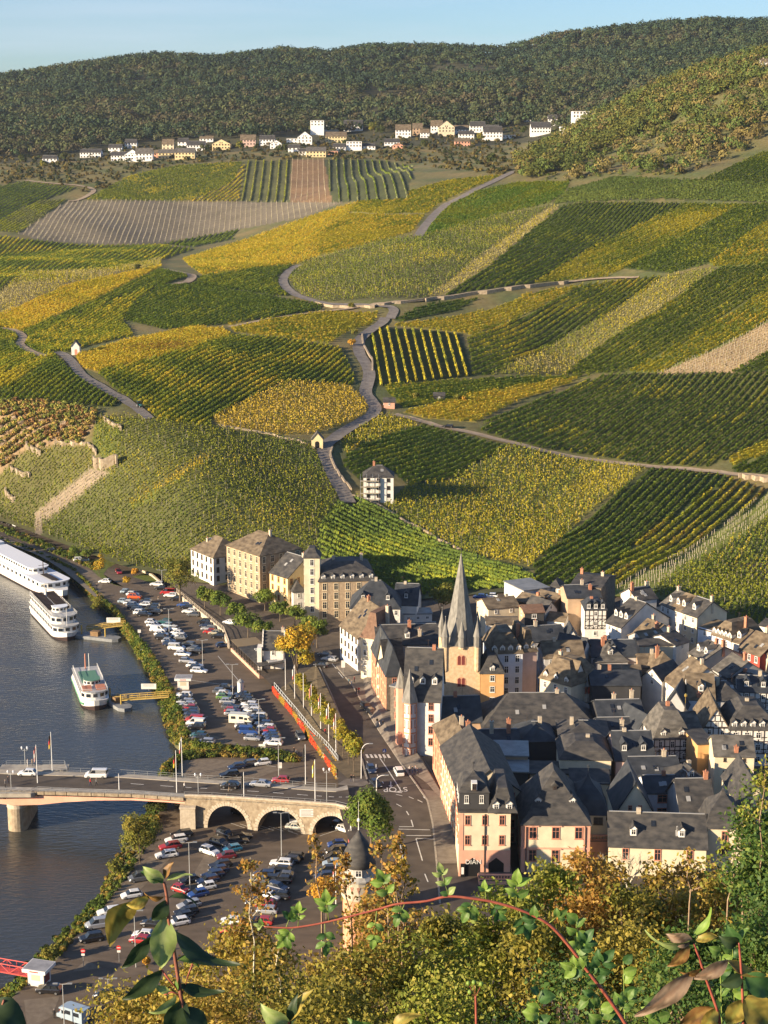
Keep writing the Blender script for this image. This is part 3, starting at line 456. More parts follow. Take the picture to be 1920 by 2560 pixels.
# ---------------------------------------------------------------- far forest, scrub
mfor = M('forest_leaf', attr=True, rough=.9, spec=.1, transl=.12)
def canopy(X, Y, Z, h, r, cols, per, size, zs_=.75, jit=.6):
    """leaf clumps on the shells of many crowns; returns C,U,V,col"""
    n = len(X); N = n * per; dirs = rdir(N); dirs[:, 2] = np.abs(dirs[:, 2]) * 1.1 - .25
    dirs /= np.linalg.norm(dirs, axis=1, keepdims=True)
    rr_ = np.repeat(r, per) * rng.uniform(.72, 1.08, N) * (1 + .18 * np.sin(7 * dirs[:, 0] + np.repeat(X, per)) * np.sin(6 * dirs[:, 2] + np.repeat(Y, per)))
    C = np.stack([np.repeat(X, per), np.repeat(Y, per), np.repeat(Z + h, per)], 1) + dirs * np.stack([rr_, rr_, rr_ * zs_], 1)
    nr = dirs + jit * rdir(N); nr /= np.linalg.norm(nr, axis=1, keepdims=True); U = perp(nr); Vv = np.cross(nr, U)
    sz = (size * rng.uniform(.6, 1.3, N))[:, None]
    return C, U * sz, Vv * sz * .8, np.repeat(cols, per, 0) * rng.uniform(.7, 1.3, (N, 1))
fd = [(.045, .070, .032), (.060, .078, .036), (.036, .058, .034), (.075, .080, .040), (.080, .092, .038), (.090, .078, .044)]
n = 15000; a3 = rng.uniform(-.33, .33, n); r3 = 1600 + (2640 - 1600) * rng.random(n) ** .8
X3 = a3 * r3; Z3 = tz(X3, r3); px, py = proj(X3, r3, Z3)
lim = np.interp(px, [0, 160, 330, 600, 760, 960, 1180, 1330, 1500, 1920], [395, 392, 360, 352, 338, 330, 325, 322, 318, 300])
lo = np.interp(a3, AG, cR[11]); ok = (py < lim) & (r3 > lo)
ok &= ~((np.abs(px - 1160) < 90) & (np.abs(py - 176) < 16) & (rng.random(n) < .8)) & ~((np.abs(px - 955) < 60) & (np.abs(py - 245) < 9))
X3, r3, Z3, px, py, lim = X3[ok], r3[ok], Z3[ok], px[ok], py[ok], lim[ok]
u = np.clip(.45 + .4 * patch(X3, r3, 3.2) + rng.normal(0, .25, len(X3)) - .3 * (py < lim - 110) + .08, 0, .999)
cf = np.array(fd)[[2, 0, 1, 4, 3, 5]][(u * 6).astype(int)] * rng.uniform(.8, 1.2, (len(X3), 1))
rad3 = rng.uniform(3.8, 7.6, len(X3)); Cc = canopy(X3, r3, Z3, rad3 * .9, rad3, cf, 40, 1.4, .9, .38)
tag(link('forest', leaves('forest', *Cc, mfor)), 'dark autumn forest covering the long far ridge', 'forest', kind='stuff')
# wooded brow and scrub on the right, scrub round the village and on the cliff
def scatter(n, x0, x1, y0, y1, poly=None):
    px = rng.uniform(x0, x1, n); py = rng.uniform(y0, y1, n)
    if poly is not None: k = inpoly(px, py, poly); px, py = px[k], py[k]
    P = onhill(px, py); k = (label_at(P[:, 0], P[:, 1], P[:, 2]) < 0) | (label_at(P[:, 0], P[:, 1], P[:, 2]) == 200)
    k &= ~near_lane(P[:, 0], P[:, 1], 1.5); return P[k]
brow = [(1300,395),(1420,330),(1480,290),(1560,240),(1700,190),(1840,128),(1925,118),(1925,320),(1850,390),(1700,440),(1540,440),(1420,455),(1310,450),(1290,420)]
P = scatter(4600, 1290, 1925, 110, 460, brow); px, py = proj(P[:, 0], P[:, 1], P[:, 2])
edge = np.interp(px, [1290, 1420, 1480, 1560, 1700, 1840, 1920], [400, 330, 290, 240, 190, 128, 118]); dpt = py - edge
big = (dpt < np.interp(px, [1300, 1500, 1700, 1920], [60, 110, 110, 70])) | (rng.random(len(P)) < .22)
r4 = np.where(big, rng.uniform(2.8, 6.2, len(P)), rng.uniform(.7, 1.9, len(P)))
bc = np.array([(.105, .115, .026), (.135, .13, .03), (.08, .10, .026), (.10, .135, .034), (.16, .125, .045), (.2, .165, .055)])
u = np.clip(.4 + .4 * patch(P[:, 0], P[:, 1], 2) + rng.normal(0, .22, len(P)) + .25 * (dpt > 130), 0, .999); cb = bc[(u * 6).astype(int)]
kk = rng.random(len(P)) < .75; kk &= big | (rng.random(len(P)) < .8)
for b_, nm, lab, per, sz, hh in ((big, 'woodland', 'olive green oak wood on the brow of the right hill', 80, .8, .85), (~big, 'scrub', 'low dry scrub and brambles under the wooded brow', 26, .5, .5)):
    q = b_ & kk; Cc = canopy(P[q, 0], P[q, 1], P[q, 2], r4[q] * hh, r4[q], cb[q], per, sz, .95, .45)
    tag(link(nm, leaves(nm, *Cc, mfor)), lab, 'wood' if nm == 'woodland' else 'scrub', kind='stuff')
hedge = []
for poly, nn, lab in (([(0,395),(160,392),(330,365),(620,355),(900,340),(1200,330),(1300,320),(1300,440),(1190,432),(1035,416),(960,400),(610,402),(440,412),(330,436),(215,497),(190,470),(60,452),(0,465)], 4200, 'mixed garden trees and hedges round the white hill village'),
                      (SCRUB, 1100, 'rust brown scrub clinging to the rocky cliff on the left')):
    xs = [p[0] for p in poly]; ys_ = [p[1] for p in poly]
    P = scatter(nn, min(xs), max(xs), min(ys_), max(ys_), poly); cl = lab.startswith('rust')
    r4 = rng.uniform(.6, 1.5, len(P)) if cl else rng.uniform(1.0, 2.6, len(P)) * np.where(rng.random(len(P)) < .6, .6, 1)
    cs_ = np.array([(.24, .13, .05), (.30, .2, .07), (.17, .18, .04), (.40, .30, .07), (.2, .22, .05)] if cl else [(.05, .06, .022), (.085, .075, .026), (.11, .085, .03), (.04, .055, .022), (.15, .12, .035)])
    cb = cs_[rng.integers(0, len(cs_), len(P))]
    Cc = canopy(P[:, 0], P[:, 1], P[:, 2], r4 * .7, r4, cb, 34, .42 if cl else .75, .95)
    tag(link('scrub', leaves('scrub', *Cc, mfor)), lab, 'scrub', kind='stuff')
# ---------------------------------------------------------------- ground sheets, river, banks
WZ = -3.0
BANK = [(-250,1265,-250,1300),(0,1345,0,1385),(93,1378,100,1420),(185,1424,190,1462),(249,1490,246,1517),(283,1522,289,1545),(318,1566,312,1590),(370,1627,345,1642),(405,1682,372,1692),(428,1725,390,1740),(445,1765,402,1775),(463,1825,416,1825),(480,1858,430,1864),(520,1874,450,1880),(600,1884,475,1886),(600,1890,475,1889),(480,1897,440,1905),(440,1915,418,1918),(428,1950,400,1940),(415,1990,382,1985),(395,2040,366,2035),(385,2080,335,2080),(362,2128,300,2124),(319,2190,275,2180),(271,2253,235,2252),(229,2310,180,2305),(181,2349,140,2345),(145,2397,75,2400),(57,2467,30,2461),(0,2530,0,2482),(-150,2660,-150,2610)]
Qw = [at(a, b, 0) for a, b, c, d in BANK]; Ww = [at(c, d, WZ) for a, b, c, d in BANK]
masph = M('asphalt_brown', (.098, .074, .052), (.145, .11, .078), .22, .9, bump=.1, stretch=(1, 2.2, 1))
masphd = M('asphalt_dark', (.066, .053, .042), (.105, .085, .066), .3, .9)
mpave = M('paving', (.15, .125, .10), (.21, .18, .145), .8, .9)
mgravel = M('gravel_brown', (.14, .11, .08), (.20, .16, .115), .9, .95)
mpaint = M('road_paint', (.55, .53, .48), (.70, .68, .62), 2, .7)
mgrass = M('grass', (.07, .10, .02), (.14, .16, .03), .8, .95)
mkerb = M('kerb_stone', (.26, .23, .19), (.36, .32, .26), 2, .9)
def sheet(name, pts, m, kind='structure', label=None, cat=None):
    b = MB(); b.add(pts, [tuple(range(len(pts)))]); o = b.build(name, m); return tag(o, label, cat, kind=kind)
# street line (foot of the promenade wall), photo px at z = 0
STL = [(-120,1240),(0,1292),(150,1347),(300,1402),(385,1440),(442,1490),(499,1537),(560,1588),(573,1622),(648,1695),(686,1730),(741,1795),(783,1858),(822,1909),(845,1948)]
SW = [at(x, y, 0) for x, y in STL] + [Vector((at(845,1948).x + dx_, y_, 0)) for dx_, y_ in ((1, 330), (3, 315), (8, 290), (12, 260), (14, 200))]
quay = [(p.x, p.y, 0) for p in Qw] + [(160, 150, 0), (160, 700, 0)]
sheet('quay', quay, masph)
sY = [p.y for p in SW][::-1]; sX = [p.x for p in SW][::-1]
def xl(Y): return float(np.interp(Y, sY, sX))
def z0b(X, Y): return float(np.interp(X / Y, AG, Z0))
def tow(X, Y):                           # level of the town's ground
    r0 = float(np.interp(X / Y, AG, R0)); t = min(1, max(0, (Y - (r0 - 42)) / 38)); b = zs(Y)
    k = min(1, max(0, (X - 60) / 60)); b = b + (6.5 - b) * k
    return b + (z0b(X, Y) - .3 - b) * t
Ys = np.linspace(205, 700, 130); P = np.empty((130, 40, 3))
for i, Yv in enumerate(Ys):
    x0 = xl(Yv)
    for j in range(40): x = x0 + (210 - x0) * j / 39; P[i, j] = (x, Yv, tow(x, Yv) - (0 if j else 0))
tag(link('street', gridmesh('street', P[::-1], masphd, smooth=False)), kind='structure')
# river bed and water
b = MB(); n_ = len(Qw)
b.add([tuple(p) for p in Qw] + [(p.x, p.y, WZ - .5) for p in Ww], [(i, i + 1, n_ + i + 1, n_ + i) for i in range(n_ - 1)])
tag(b.build('river_bank', M('bank_earth', (.07, .075, .03), (.13, .115, .06), .5, .95)), kind='structure')
def water_mat():
    m = bpy.data.materials.new('river_water'); m.use_nodes = True; nt = m.node_tree; p = nt.nodes['Principled BSDF']; l = nt.links.new
    p.inputs['Base Color'].default_value = (.046, .048, .044, 1); p.inputs['Roughness'].default_value = .16; p.inputs['IOR'].default_value = 1.42; p.inputs['Specular IOR Level'].default_value = .55
    t = nt.nodes.new('ShaderNodeTexCoord'); g = nt.nodes.new('ShaderNodeMapping'); g.inputs['Scale'].default_value = (.55, 1.3, 1); g.inputs['Rotation'].default_value = (0, 0, .35)
    a = nt.nodes.new('ShaderNodeTexNoise'); a.inputs['Scale'].default_value = .9; a.inputs['Detail'].default_value = 5
    c = nt.nodes.new('ShaderNodeTexNoise'); c.inputs['Scale'].default_value = .045; c.inputs['Detail'].default_value = 3
    mu = nt.nodes.new('ShaderNodeMath'); mu.operation = 'MULTIPLY'
    bp = nt.nodes.new('ShaderNodeBump'); bp.inputs['Strength'].default_value = .6; bp.inputs['Distance'].default_value = .5
    l(t.outputs['Object'], g.inputs[0]); l(g.outputs[0], a.inputs[0]); l(g.outputs[0], c.inputs[0]); l(a.outputs[0], mu.inputs[0]); l(c.outputs[0], mu.inputs[1])
    l(mu.outputs[0], bp.inputs['Height']); l(bp.outputs[0], p.inputs['Normal']); return m
sheet('river', [(-1400, 60, WZ), (60, 60, WZ), (60, 1000, WZ), (-1400, 1000, WZ)], water_mat())
# far left bank and valley floor so the horizon closes to the side
sheet('valley_floor', [(-2500, -600, WZ - 1.2), (1500, -600, WZ - 1.2), (1500, 3200, WZ - 1.2), (-2500, 3200, WZ - 1.2)], M('valley_floor', (.06, .07, .03), (.10, .10, .04), .01, .95))

def strip(name, pts, w, m, dz=.02, z=0, label=None, cat=None, kind='structure', zf=None):
    P = np.array([(p.x, p.y, p.z) for p in pts]); G = ribbon(P, w)
    G[..., 2] = z + dz if zf is None else np.array([[zf(*q[:2]) + dz for q in r] for r in G])
    return tag(link(name, gridmesh(name, G, m, smooth=False)), label, cat, kind=kind)
def lane(pl, n=4): return [at(x, y, 0) for x, y in lane_pts(pl, n)]
# river road at the foot of the vines, car park lanes, paths
strip('river_road', lane([(-80,1290),(0,1318),(90,1347),(180,1376),(270,1406),(360,1440),(395,1462)]), 11, masphd, .012)
strip('road_line', lane([(-60,1276),(40,1312),(120,1338),(190,1362),(262,1388)]), .3, mpaint, .03)
for k in range(9):
    x = 262 + k * 15; strip('road_dash', lane([(x, 1392 + k * 5.6), (x + 8, 1395 + k * 5.6)]), .25, mpaint, .03)
strip('river_path', lane([(-60,1330),(0,1347),(60,1368),(110,1388),(160,1418),(200,1448),(250,1490)]), 3.6, mpave, .016)
sheet('gravel_bay', [tuple(at(x, y, .02)) for x, y in ((95,1380),(150,1402),(230,1428),(262,1450),(250,1478),(215,1462),(170,1420),(120,1398))], mgravel)
sheet('gravel_bay', [tuple(at(x, y, .016)) for x, y in ((455,1735),(480,1740),(520,1835),(650,1872),(640,1880),(505,1868),(480,1850),(466,1820))], mgravel)
sheet('gravel_bay', [tuple(at(x, y, .016)) for x, y in ((450,1900),(540,1898),(665,1905),(700,1925),(640,1945),(480,1960),(440,1950))], mgravel)
for ln in ([(360,2150),(455,2090),(470,2096),(395,2180),(285,2290),(215,2365),(190,2360),(235,2310),(320,2195)], [(545,2080),(600,2078),(620,2100),(480,2270),(440,2330),(415,2330),(470,2210)], [(720,2140),(750,2140),(700,2260),(640,2330),(600,2330),(660,2230)],
           [(180,2430),(215,2400),(255,2420),(215,2425)], [(60,2500),(150,2490),(130,2540),(70,2580)]):
    sheet('gravel_bay', [tuple(at(x, y, .016)) for x, y in ln], mgravel)
for i in range(7):                       # bay lines in the lower car park
    strip('bay_line', lane([(576 + i * 24, 2058 + i * 2), (612 + i * 24, 2070 + i * 2)]), .14, mpaint, .03)
for pl in ([(720,2078),(745,2086)], [(800,2090),(860,2070)], [(470,1700),(560,1712)], [(545,1640),(595,1700)], [(350,1625),(385,1618)], [(455,1800),(520,1792)], [(600,1905),(690,1917)]):
    strip('bay_line', lane(pl), .14, mpaint, .03)
sheet('verge', [tuple(at(x, y, .03)) for x, y in ((190,1395),(235,1398),(300,1400),(297,1405),(270,1420),(258,1435),(285,1462),(308,1467),(275,1458),(245,1440),(225,1420))], mgrass)
sheet('verge', [tuple(at(x, y, .03)) for x, y in ((330,1442),(360,1433),(385,1446),(402,1458),(380,1459),(352,1448))], mgrass)
# kerbs round the upper street
def curb(name, pl, zf=None, h=.13):
    P = [ats(x, y) for x, y in pl]; G = ribbon(np.array([(p.x, p.y, p.z) for p in P]), .35); v = []; 
    b = MB(); n = len(P)
    for i in range(n):
        for s_ in (0, 4): b.v.append((G[i, s_, 0], G[i, s_, 1], zs(G[i, s_, 1]) + h))
        for s_ in (0, 4): b.v.append((G[i, s_, 0], G[i, s_, 1], zs(G[i, s_, 1]) - .2))
    for i in range(n - 1):
        a = 4 * i; c = a + 4; b.f += [(a, a + 1, c + 1, c), (a + 2, a, c, c + 2), (a + 1, a + 3, c + 3, c + 1)]; b.m += [0, 0, 0]
    return tag(b.build(name, mkerb), kind='structure')
curb('kerb', [(840,1665),(880,1712),(920,1780),(960,1845),(1000,1905),(1040,1960),(1068,2000),(1082,2060),(1092,2160),(1100,2260)])
curb('kerb', [(795,1660),(812,1700),(830,1740),(850,1790),(880,1850),(905,1900),(918,1950)])
def pav(name, pl, m=None, dz=.11):
    P = [ats(x, y) for x, y in pl]; return sheet(name, [(p.x, p.y, zs(p.y) + dz) for p in P], m or mpave)
zst = lambda x, y: zs(y)
def smark(pl, w, name='road_marking'): 
    P = [ats(x, y) for x, y in lane_pts(pl, 3)]; return strip(name, P, w, mpaint, .03, zf=zst)
for i in range(6):
    x = 913 + i * 10.6; pts = [ats(x, 1886), ats(x + 5.5, 1886), ats(x + 11, 1895), ats(x + 4.5, 1895)]
    sheet('zebra_bar', [(p.x, p.y, zs(p.y) + .03) for p in pts], mpaint)
smark([(950,1896),(975,1933),(1003,1978)], .22)
for y in (0, 1, 2, 3): smark([(917 + 13 * y, 1903 + 17 * y), (920 + 13 * y, 1908 + 17 * y)], .2)
smark([(972,1978),(1005,1982)], .45)
for pl in ([(990,1986),(1006,1990)], [(1022,1992),(1034,1997)], [(1044,2000),(1056,2006)], [(1058,1992),(1062,1996)], [(991,2010),(1004,2017)], [(1016,2028),(1022,2038)], [(1028,2050),(1033,2067)], [(998,2067),(1033,2067)],
           [(996,2073),(1075,2075)], [(1016,2089),(1078,2089)], [(1040,2096),(1085,2098)], [(1040,2097),(1056,2152)], [(1062,2185),(1070,2205)], [(830,1659),(841,1672)], [(846,1680),(858,1695)], [(1000,2110),(1010,2160)]): smark(pl, .22)
def ground_text(txt, px, py, rz, size):
    c = bpy.data.curves.new('lettering', 'FONT'); c.body = txt; c.size = size; c.align_x = 'CENTER'; c.extrude = .004
    o = bpy.data.objects.new('tmp', c); COL.objects.link(o); dg = bpy.context.evaluated_depsgraph_get(); me = bpy.data.meshes.new_from_object(o.evaluated_get(dg)); bpy.data.objects.remove(o)
    me.materials.clear(); me.materials.append(mpaint); return me
p = ats(988, 1969); o = link('road_lettering', ground_text('STOP', 0, 0, 0, 2.2), None, (p.x, p.y, zs(p.y) + .06)); o.rotation_euler = (.05, 0, math.pi + .05); o.scale = (1, 1.9, 1); tag(o, kind='structure')
for px, py in ((940, 1918), (977, 1962)):
    p = ats(px, py); b = MB(); b.add([(-.12, -2, .05), (.12, -2, .05), (.12, .6, .05), (.5, .6, .05), (0, 1.8, .05), (-.5, .6, .05), (-.12, .6, .05)], [(0, 1, 2, 3, 4, 5, 6)])
    o = b.build('road_arrow', mpaint, None, (p.x, p.y, zs(p.y))); o.rotation_euler = (.05, 0, math.pi); tag(o, kind='structure')
pav('pavement', [(840,1663),(880,1712),(920,1780),(960,1845),(1000,1905),(1040,1960),(1068,2000),(1082,2060),(1092,2160),(1160,2160),(1120,2010),(1080,1930),(1000,1800),(960,1720),(900,1650)])
pav('pavement', [(842,1962),(866,1948),(915,1950),(924,1962),(900,1968)])
pav('promenade', [(700,1722),(790,1662),(810,1700),(848,1792),(878,1852),(903,1902),(905,1940),(868,1946),(845,1925),(805,1880),(760,1815)], M('promenade_gravel', (.11, .085, .05), (.18, .14, .08), .7, .95))
# undergrowth on the bank
mbush = M('bush_leaf', attr=True, rough=.8, spec=.15, transl=.25)
X, Y, Z, r = [], [], [], []
for i in range(len(Qw) - 1):
    nseg = int((Qw[i] - Qw[i + 1]).length / .75) + 1
    for k in range(nseg):
        t = (k + random.random()) / nseg; a = Qw[i].lerp(Qw[i + 1], t); c = Ww[i].lerp(Ww[i + 1], t)
        for q in range(4):
            if 5 < i and random.random() < .10: continue
            u = random.uniform(-.02, .95); p = a.lerp(c, u); X.append(p.x); Y.append(p.y); Z.append(p.z); r.append(random.uniform(.4, 1.15) * (.6 if p.y < 330 or i < 4 else 1))
for x, y in lane_pts([(487,1864),(560,1872),(660,1882),(735,1900),(560,1888),(470,1889),(425,1915),(415,1935)], 14):
    for q in range(3): p = at(x + random.uniform(-8, 8), y + random.uniform(-3, 5), 0); X.append(p.x); Y.append(p.y); Z.append(0); r.append(random.uniform(.5, 1.0))
for x, y in lane_pts([(0,1322),(60,1345),(120,1368),(165,1388),(205,1402),(232,1418)], 22):
    for q in range(3): p = at(x + random.uniform(-10, 10), y + random.uniform(-5, 7), 0); X.append(p.x); Y.append(p.y); Z.append(0); r.append(random.uniform(.3, .9))
X, Y, Z, r = map(np.array, (X, Y, Z, r)); bc = np.array([(.07, .11, .02), (.11, .145, .022), (.19, .19, .03), (.26, .18, .04), (.05, .075, .018)])
u = np.clip(.4 + .4 * patch(X, Y, .35) + rng.normal(0, .25, len(X)), 0, .999)
tag(link('undergrowth', leaves('undergrowth', *canopy(X, Y, Z, r * .55, r, bc[(u * 5).astype(int)], 46, .24, .9), mbush)), 'green and yellow undergrowth lining the river bank', 'undergrowth', kind='stuff')

# ---------------------------------------------------------------- walls and railings
mstone = M('rubble_stone', (.26, .20, .135), (.40, .33, .23), 1.1, .95, bump=.4)
mstonel = M('pale_stone', (.42, .35, .26), (.55, .48, .37), 1.5, .9, bump=.2)
mconc = M('concrete', (.30, .265, .22), (.42, .38, .31), .7, .9)
mrail = M('rail_metal', (.30, .31, .31), rough=.5, metal=.3)
def wall3(name, pts, z0, z1, th, m, label, cat='wall', parent=None):
    """pts world xy; z0/z1 floats or lists"""
    n = len(pts); z0 = z0 if isinstance(z0, list) else [z0] * n; z1 = z1 if isinstance(z1, list) else [z1] * n
    P = np.array([(p[0], p[1], 0) for p in pts]); G = ribbon(P, th); b = MB()
    for i in range(n):
        for s_ in (0, 4): b.v += [(G[i, s_, 0], G[i, s_, 1], z0[i]), (G[i, s_, 0], G[i, s_, 1], z1[i])]
    for i in range(n - 1):
        a = 4 * i; c = a + 4; b.f += [(a, a + 1, c + 1, c), (a + 2, c + 2, c + 3, a + 3), (a + 1, a + 3, c + 3, c + 1)]; b.m += [0] * 3
    for a in (0, 4 * n - 4): b.f.append((a, a + 2, a + 3, a + 1)); b.m.append(0)
    o = b.build(name, m, parent); return tag(o, label, cat) if label else o
def dens(pts, step):
    pts = [Vector(p) for p in pts]; out = [pts[0]]
    for a, c in zip(pts, pts[1:]):
        k = max(1, int(round((c - a).length / step))); out += [a.lerp(c, (i + 1) / k) for i in range(k)]
    return out
def railing(name, pts, label, h=1.0, step=4.0, rails=(1.0, .55), m=None, r=.05, infill=None):
    m = m or mrail; P = dens(pts, step); o = empty(name, P[0], label=label, cat='railing'); P = [p - P[0] for p in P]
    if infill is not None:
        b = MB()
        for a, c in zip(P, P[1:]): b.quad(a + Vector((0, 0, .1)), c + Vector((0, 0, .1)), c + Vector((0, 0, h * .95)), a + Vector((0, 0, h * .95)))
        b.build('infill_panel', infill, o)
    for z in rails:
        b = MB(); b.tube([p + Vector((0, 0, z * h)) for p in P], r, 4); b.build('rail', m, o)
    pm = MB().box(-r, -r, 0, r, r, h).mesh('post', m)
    for p in P[:100]: link('post', pm, o, p)
    return o
V3 = lambda p, z: Vector((p[0], p[1], z))
iw = SW[10:15]; zt = [zs(p.y) for p in iw]
wall3('promenade_wall', [(p.x, p.y) for p in iw], -.3, [z + .25 for z in zt], .6, mstone, 'stone promenade wall hung with red creeper')
railing('railing', [V3(p, z + .25) for p, z in zip(iw, zt)], 'pale grey railing on top of the creeper covered promenade wall', 1.1, 2.2, (1, .12), M('rail_pale', (.45, .47, .47), rough=.5), .07)
pw = SW[5:9]; wall3('car_park_wall', [(p.x, p.y) for p in pw], -.3, 1.5, .5, mstonel, 'low pale retaining wall behind the row of parked cars')
railing('railing', [V3(p, 1.5) for p in pw], 'long metal railing above the low wall beside the plane trees', 1.0, 2.5, m=M('rail_tan', (.42, .36, .28), rough=.6), r=.06)
# red creeper on the promenade wall
C = []; iwd = dens([V3(p, 0) for p in iw], .25)
for i, p in enumerate(iwd):
    t = i / len(iwd); on = (patch(np.array([t * 60]), np.array([3.]), .18)[0] > -.38)
    for q in range(9 if on else 2): C.append((p.x - .42 - random.random() * .15, p.y - .2, random.uniform(0, 1) * (zs(p.y) + .3), t))
C = np.array(C); n = len(C); nr = np.tile((-.75, -.6, .2), (n, 1)) + .6 * rdir(n); nr /= np.linalg.norm(nr, axis=1, keepdims=True); U = perp(nr); Vv = np.cross(nr, U)
u = np.clip(.5 + .55 * np.sin(C[:, 3] * 31) + rng.normal(0, .18, n), 0, .999); cc = np.array([(.36, .22, .03), (.13, .14, .03), (.50, .045, .025), (.55, .035, .02), (.45, .08, .03)])[(u * 5).astype(int)] * rng.uniform(.7, 1.2, (n, 1))
s_ = rng.uniform(.16, .34, (n, 1)); tag(link('creeper', leaves('creeper', C[:, :3], U * s_, Vv * s_, cc, mbush)), 'scarlet and orange creeper on the promenade wall', 'creeper')
# rubble wall along the river road, terrace walls in the vines
rw = [(-60,1268),(0,1290),(70,1316),(150,1346),(235,1376),(300,1402),(380,1438),(410,1462)]
pts = [(p.x, p.y) for p in (at(x, y + 2, 0) for x, y in rw)]; wall3('retaining_wall', pts, -.3, [2.0, 2.3, 2.2, 2.1, 1.6, 1.0, .7, .5], .7, mstonel, 'pale stone retaining wall along the river road below the vines')
def hill_wall(pl, h, label, m=None, th=.7):
    q = lane_pts(pl, 5); P = onhill(q[:, 0], q[:, 1]); zz_ = smooth(P[:, 2], 5); wall3('terrace_wall', P[:, :2], [float(z) - 2 for z in P[:, 2]], [float(z) + h * .85 for z in zz_], th, m or mstone, label)
hill_wall([(136,1114),(175,1117),(215,1120),(234,1132),(242,1142)], 1.5, 'low pale terrace wall running to the curved bastion')
hill_wall([(232,1172),(245,1176),(270,1174),(293,1168)], 4.6, 'tall curved stone bastion wall in the left vineyard')
hill_wall([(66,1124),(82,1136),(103,1148)], 2.2, 'short terrace wall left of the curved bastion')
hill_wall([(257,1052),(280,1068),(304,1078)], 1.8, 'slanting terrace wall under the lane bend')
hill_wall([(14,1238),(25,1252),(40,1262)], 2.0, 'small stone wall low on the left terraces')
hill_wall([(25,1180),(45,1190),(75,1197)], 1.6, 'broken terrace wall below the rust coloured cliff')
hill_wall([(785,760),(833,770),(926,771),(960,765),(1064,754)], 1.5, 'stone wall along the outside of the lane loop')
hill_wall([(1064,756),(1150,745),(1260,730),(1340,719),(1420,711)], 2.0, 'long pale terrace wall below the dark vineyard')
hill_wall([(545,1067),(620,1082),(700,1096),(770,1114)], .9, 'low dry wall between the gold and green vineyards')
hill_wall([(905,838),(908,862),(918,885),(930,905),(931,930)], 1.4, 'curved stone wall on the right of the narrow lane')
hill_wall([(832,1122),(826,1145),(840,1178),(858,1205),(880,1232)], 1.2, 'stone wall following the lane above the scaffolded house')
hill_wall([(1846,1196),(1880,1203),(1925,1210)], 2.0, 'terrace wall at the right edge of the slope')
hill_wall([(880,1244),(930,1262),(990,1295),(1040,1324),(1100,1355),(1150,1382)], 1.0, 'dry stone wall running down behind the church spire')
# rocks in the cliff
mrock = M('slate_rock', (.25, .18, .12), (.38, .29, .2), 1.2, .95, bump=.4)
b = MB()
for k in range(34):
    px, py = random.uniform(2, 190), random.uniform(1050, 1150)
    if not inpoly(np.array([px]), np.array([py]), SCRUB)[0]: continue
    p = hp(px, py); s = random.uniform(.6, 1.7); vv = []
    for q in range(8): vv.append((p.x + s * random.uniform(.5, 1) * (1 if q & 1 else -1), p.y + s * random.uniform(.4, .9) * (1 if q & 2 else -1), p.z + s * random.uniform(.3, .9) * (1 if q & 4 else -.6)))
    b.add(vv, [(0, 2, 3, 1), (4, 5, 7, 6), (0, 1, 5, 4), (2, 6, 7, 3), (0, 4, 6, 2), (1, 3, 7, 5)])
tag(b.build('rock', mrock), 'broken slate rocks showing through the cliff scrub', 'rock', kind='stuff')

# ---------------------------------------------------------------- bridge
DZ = 6.4
NE = [at(x, y, DZ + .8) for x, y in ((-220,1962),(0,1970),(196,1975),(331,1979),(461,1988),(530,1990),(641,1997),(762,2005),(840,2011),(884,2022))]
FE = [at(x, y, DZ) for x, y in ((-220,1922),(0,1926),(133,1931),(271,1934),(434,1945),(520,1951),(671,1960),(792,1970),(840,1972),(868,1964))]
br = empty('bridge', (NE[4].x, NE[4].y, 0), label='road bridge with pink steel span and three stone arches', cat='bridge')
def bl(b, name, m, par=br): b.v = [(x - br.location.x, y - br.location.y, z) for x, y, z in b.v]; return b.build(name, m, par)
b = MB(); n = len(NE)
b.add([(p.x, p.y, DZ) for p in NE] + [(p.x, p.y, DZ) for p in FE] + [(p.x, p.y, DZ - .7) for p in NE] + [(p.x, p.y, DZ - .7) for p in FE],
      [(i, i + 1, n + i + 1, n + i) for i in range(n - 1)] + [(2 * n + i, 3 * n + i, 3 * n + i + 1, 2 * n + i + 1) for i in range(n - 1)] + [(n + i, n + i + 1, 3 * n + i + 1, 3 * n + i) for i in range(n - 1)])
bl(b, 'deck', masphd)
for side in (0, 1):                       # raised footways
    b = MB(); v = []
    for p, q in zip(NE, FE):
        a, c = (p, p.lerp(q, .2)) if side == 0 else (q.lerp(p, .17), q)
        v += [(a.x, a.y, DZ + .14), (c.x, c.y, DZ + .14), (a.x, a.y, DZ - .1), (c.x, c.y, DZ - .1)]
    b.add(v, [f for i in range(n - 1) for f in ((4*i, 4*i+4, 4*i+5, 4*i+1), (4*i+2, 4*i+6, 4*i+4, 4*i), (4*i+1, 4*i+5, 4*i+7, 4*i+3))]); bl(b, 'footway', mconc)
for k in range(12):
    t0, t1 = 3.2 + k * .5, 3.42 + k * .5
    def mid(t): i = min(int(t), n - 2); f = t - i; return NE[i].lerp(NE[i + 1], f).lerp(FE[i].lerp(FE[i + 1], f), .56)
    a, c = mid(min(t0, 8.9)), mid(min(t1, 8.95)); d = (c - a).normalized(); w = Vector((-d.y, d.x, 0)) * .1
    b = MB().add([(*(a + w).xy, DZ + .03), (*(a - w).xy, DZ + .03), (*(c - w).xy, DZ + .03), (*(c + w).xy, DZ + .03)], [(0, 1, 2, 3)]); bl(b, 'lane_line', mpaint)
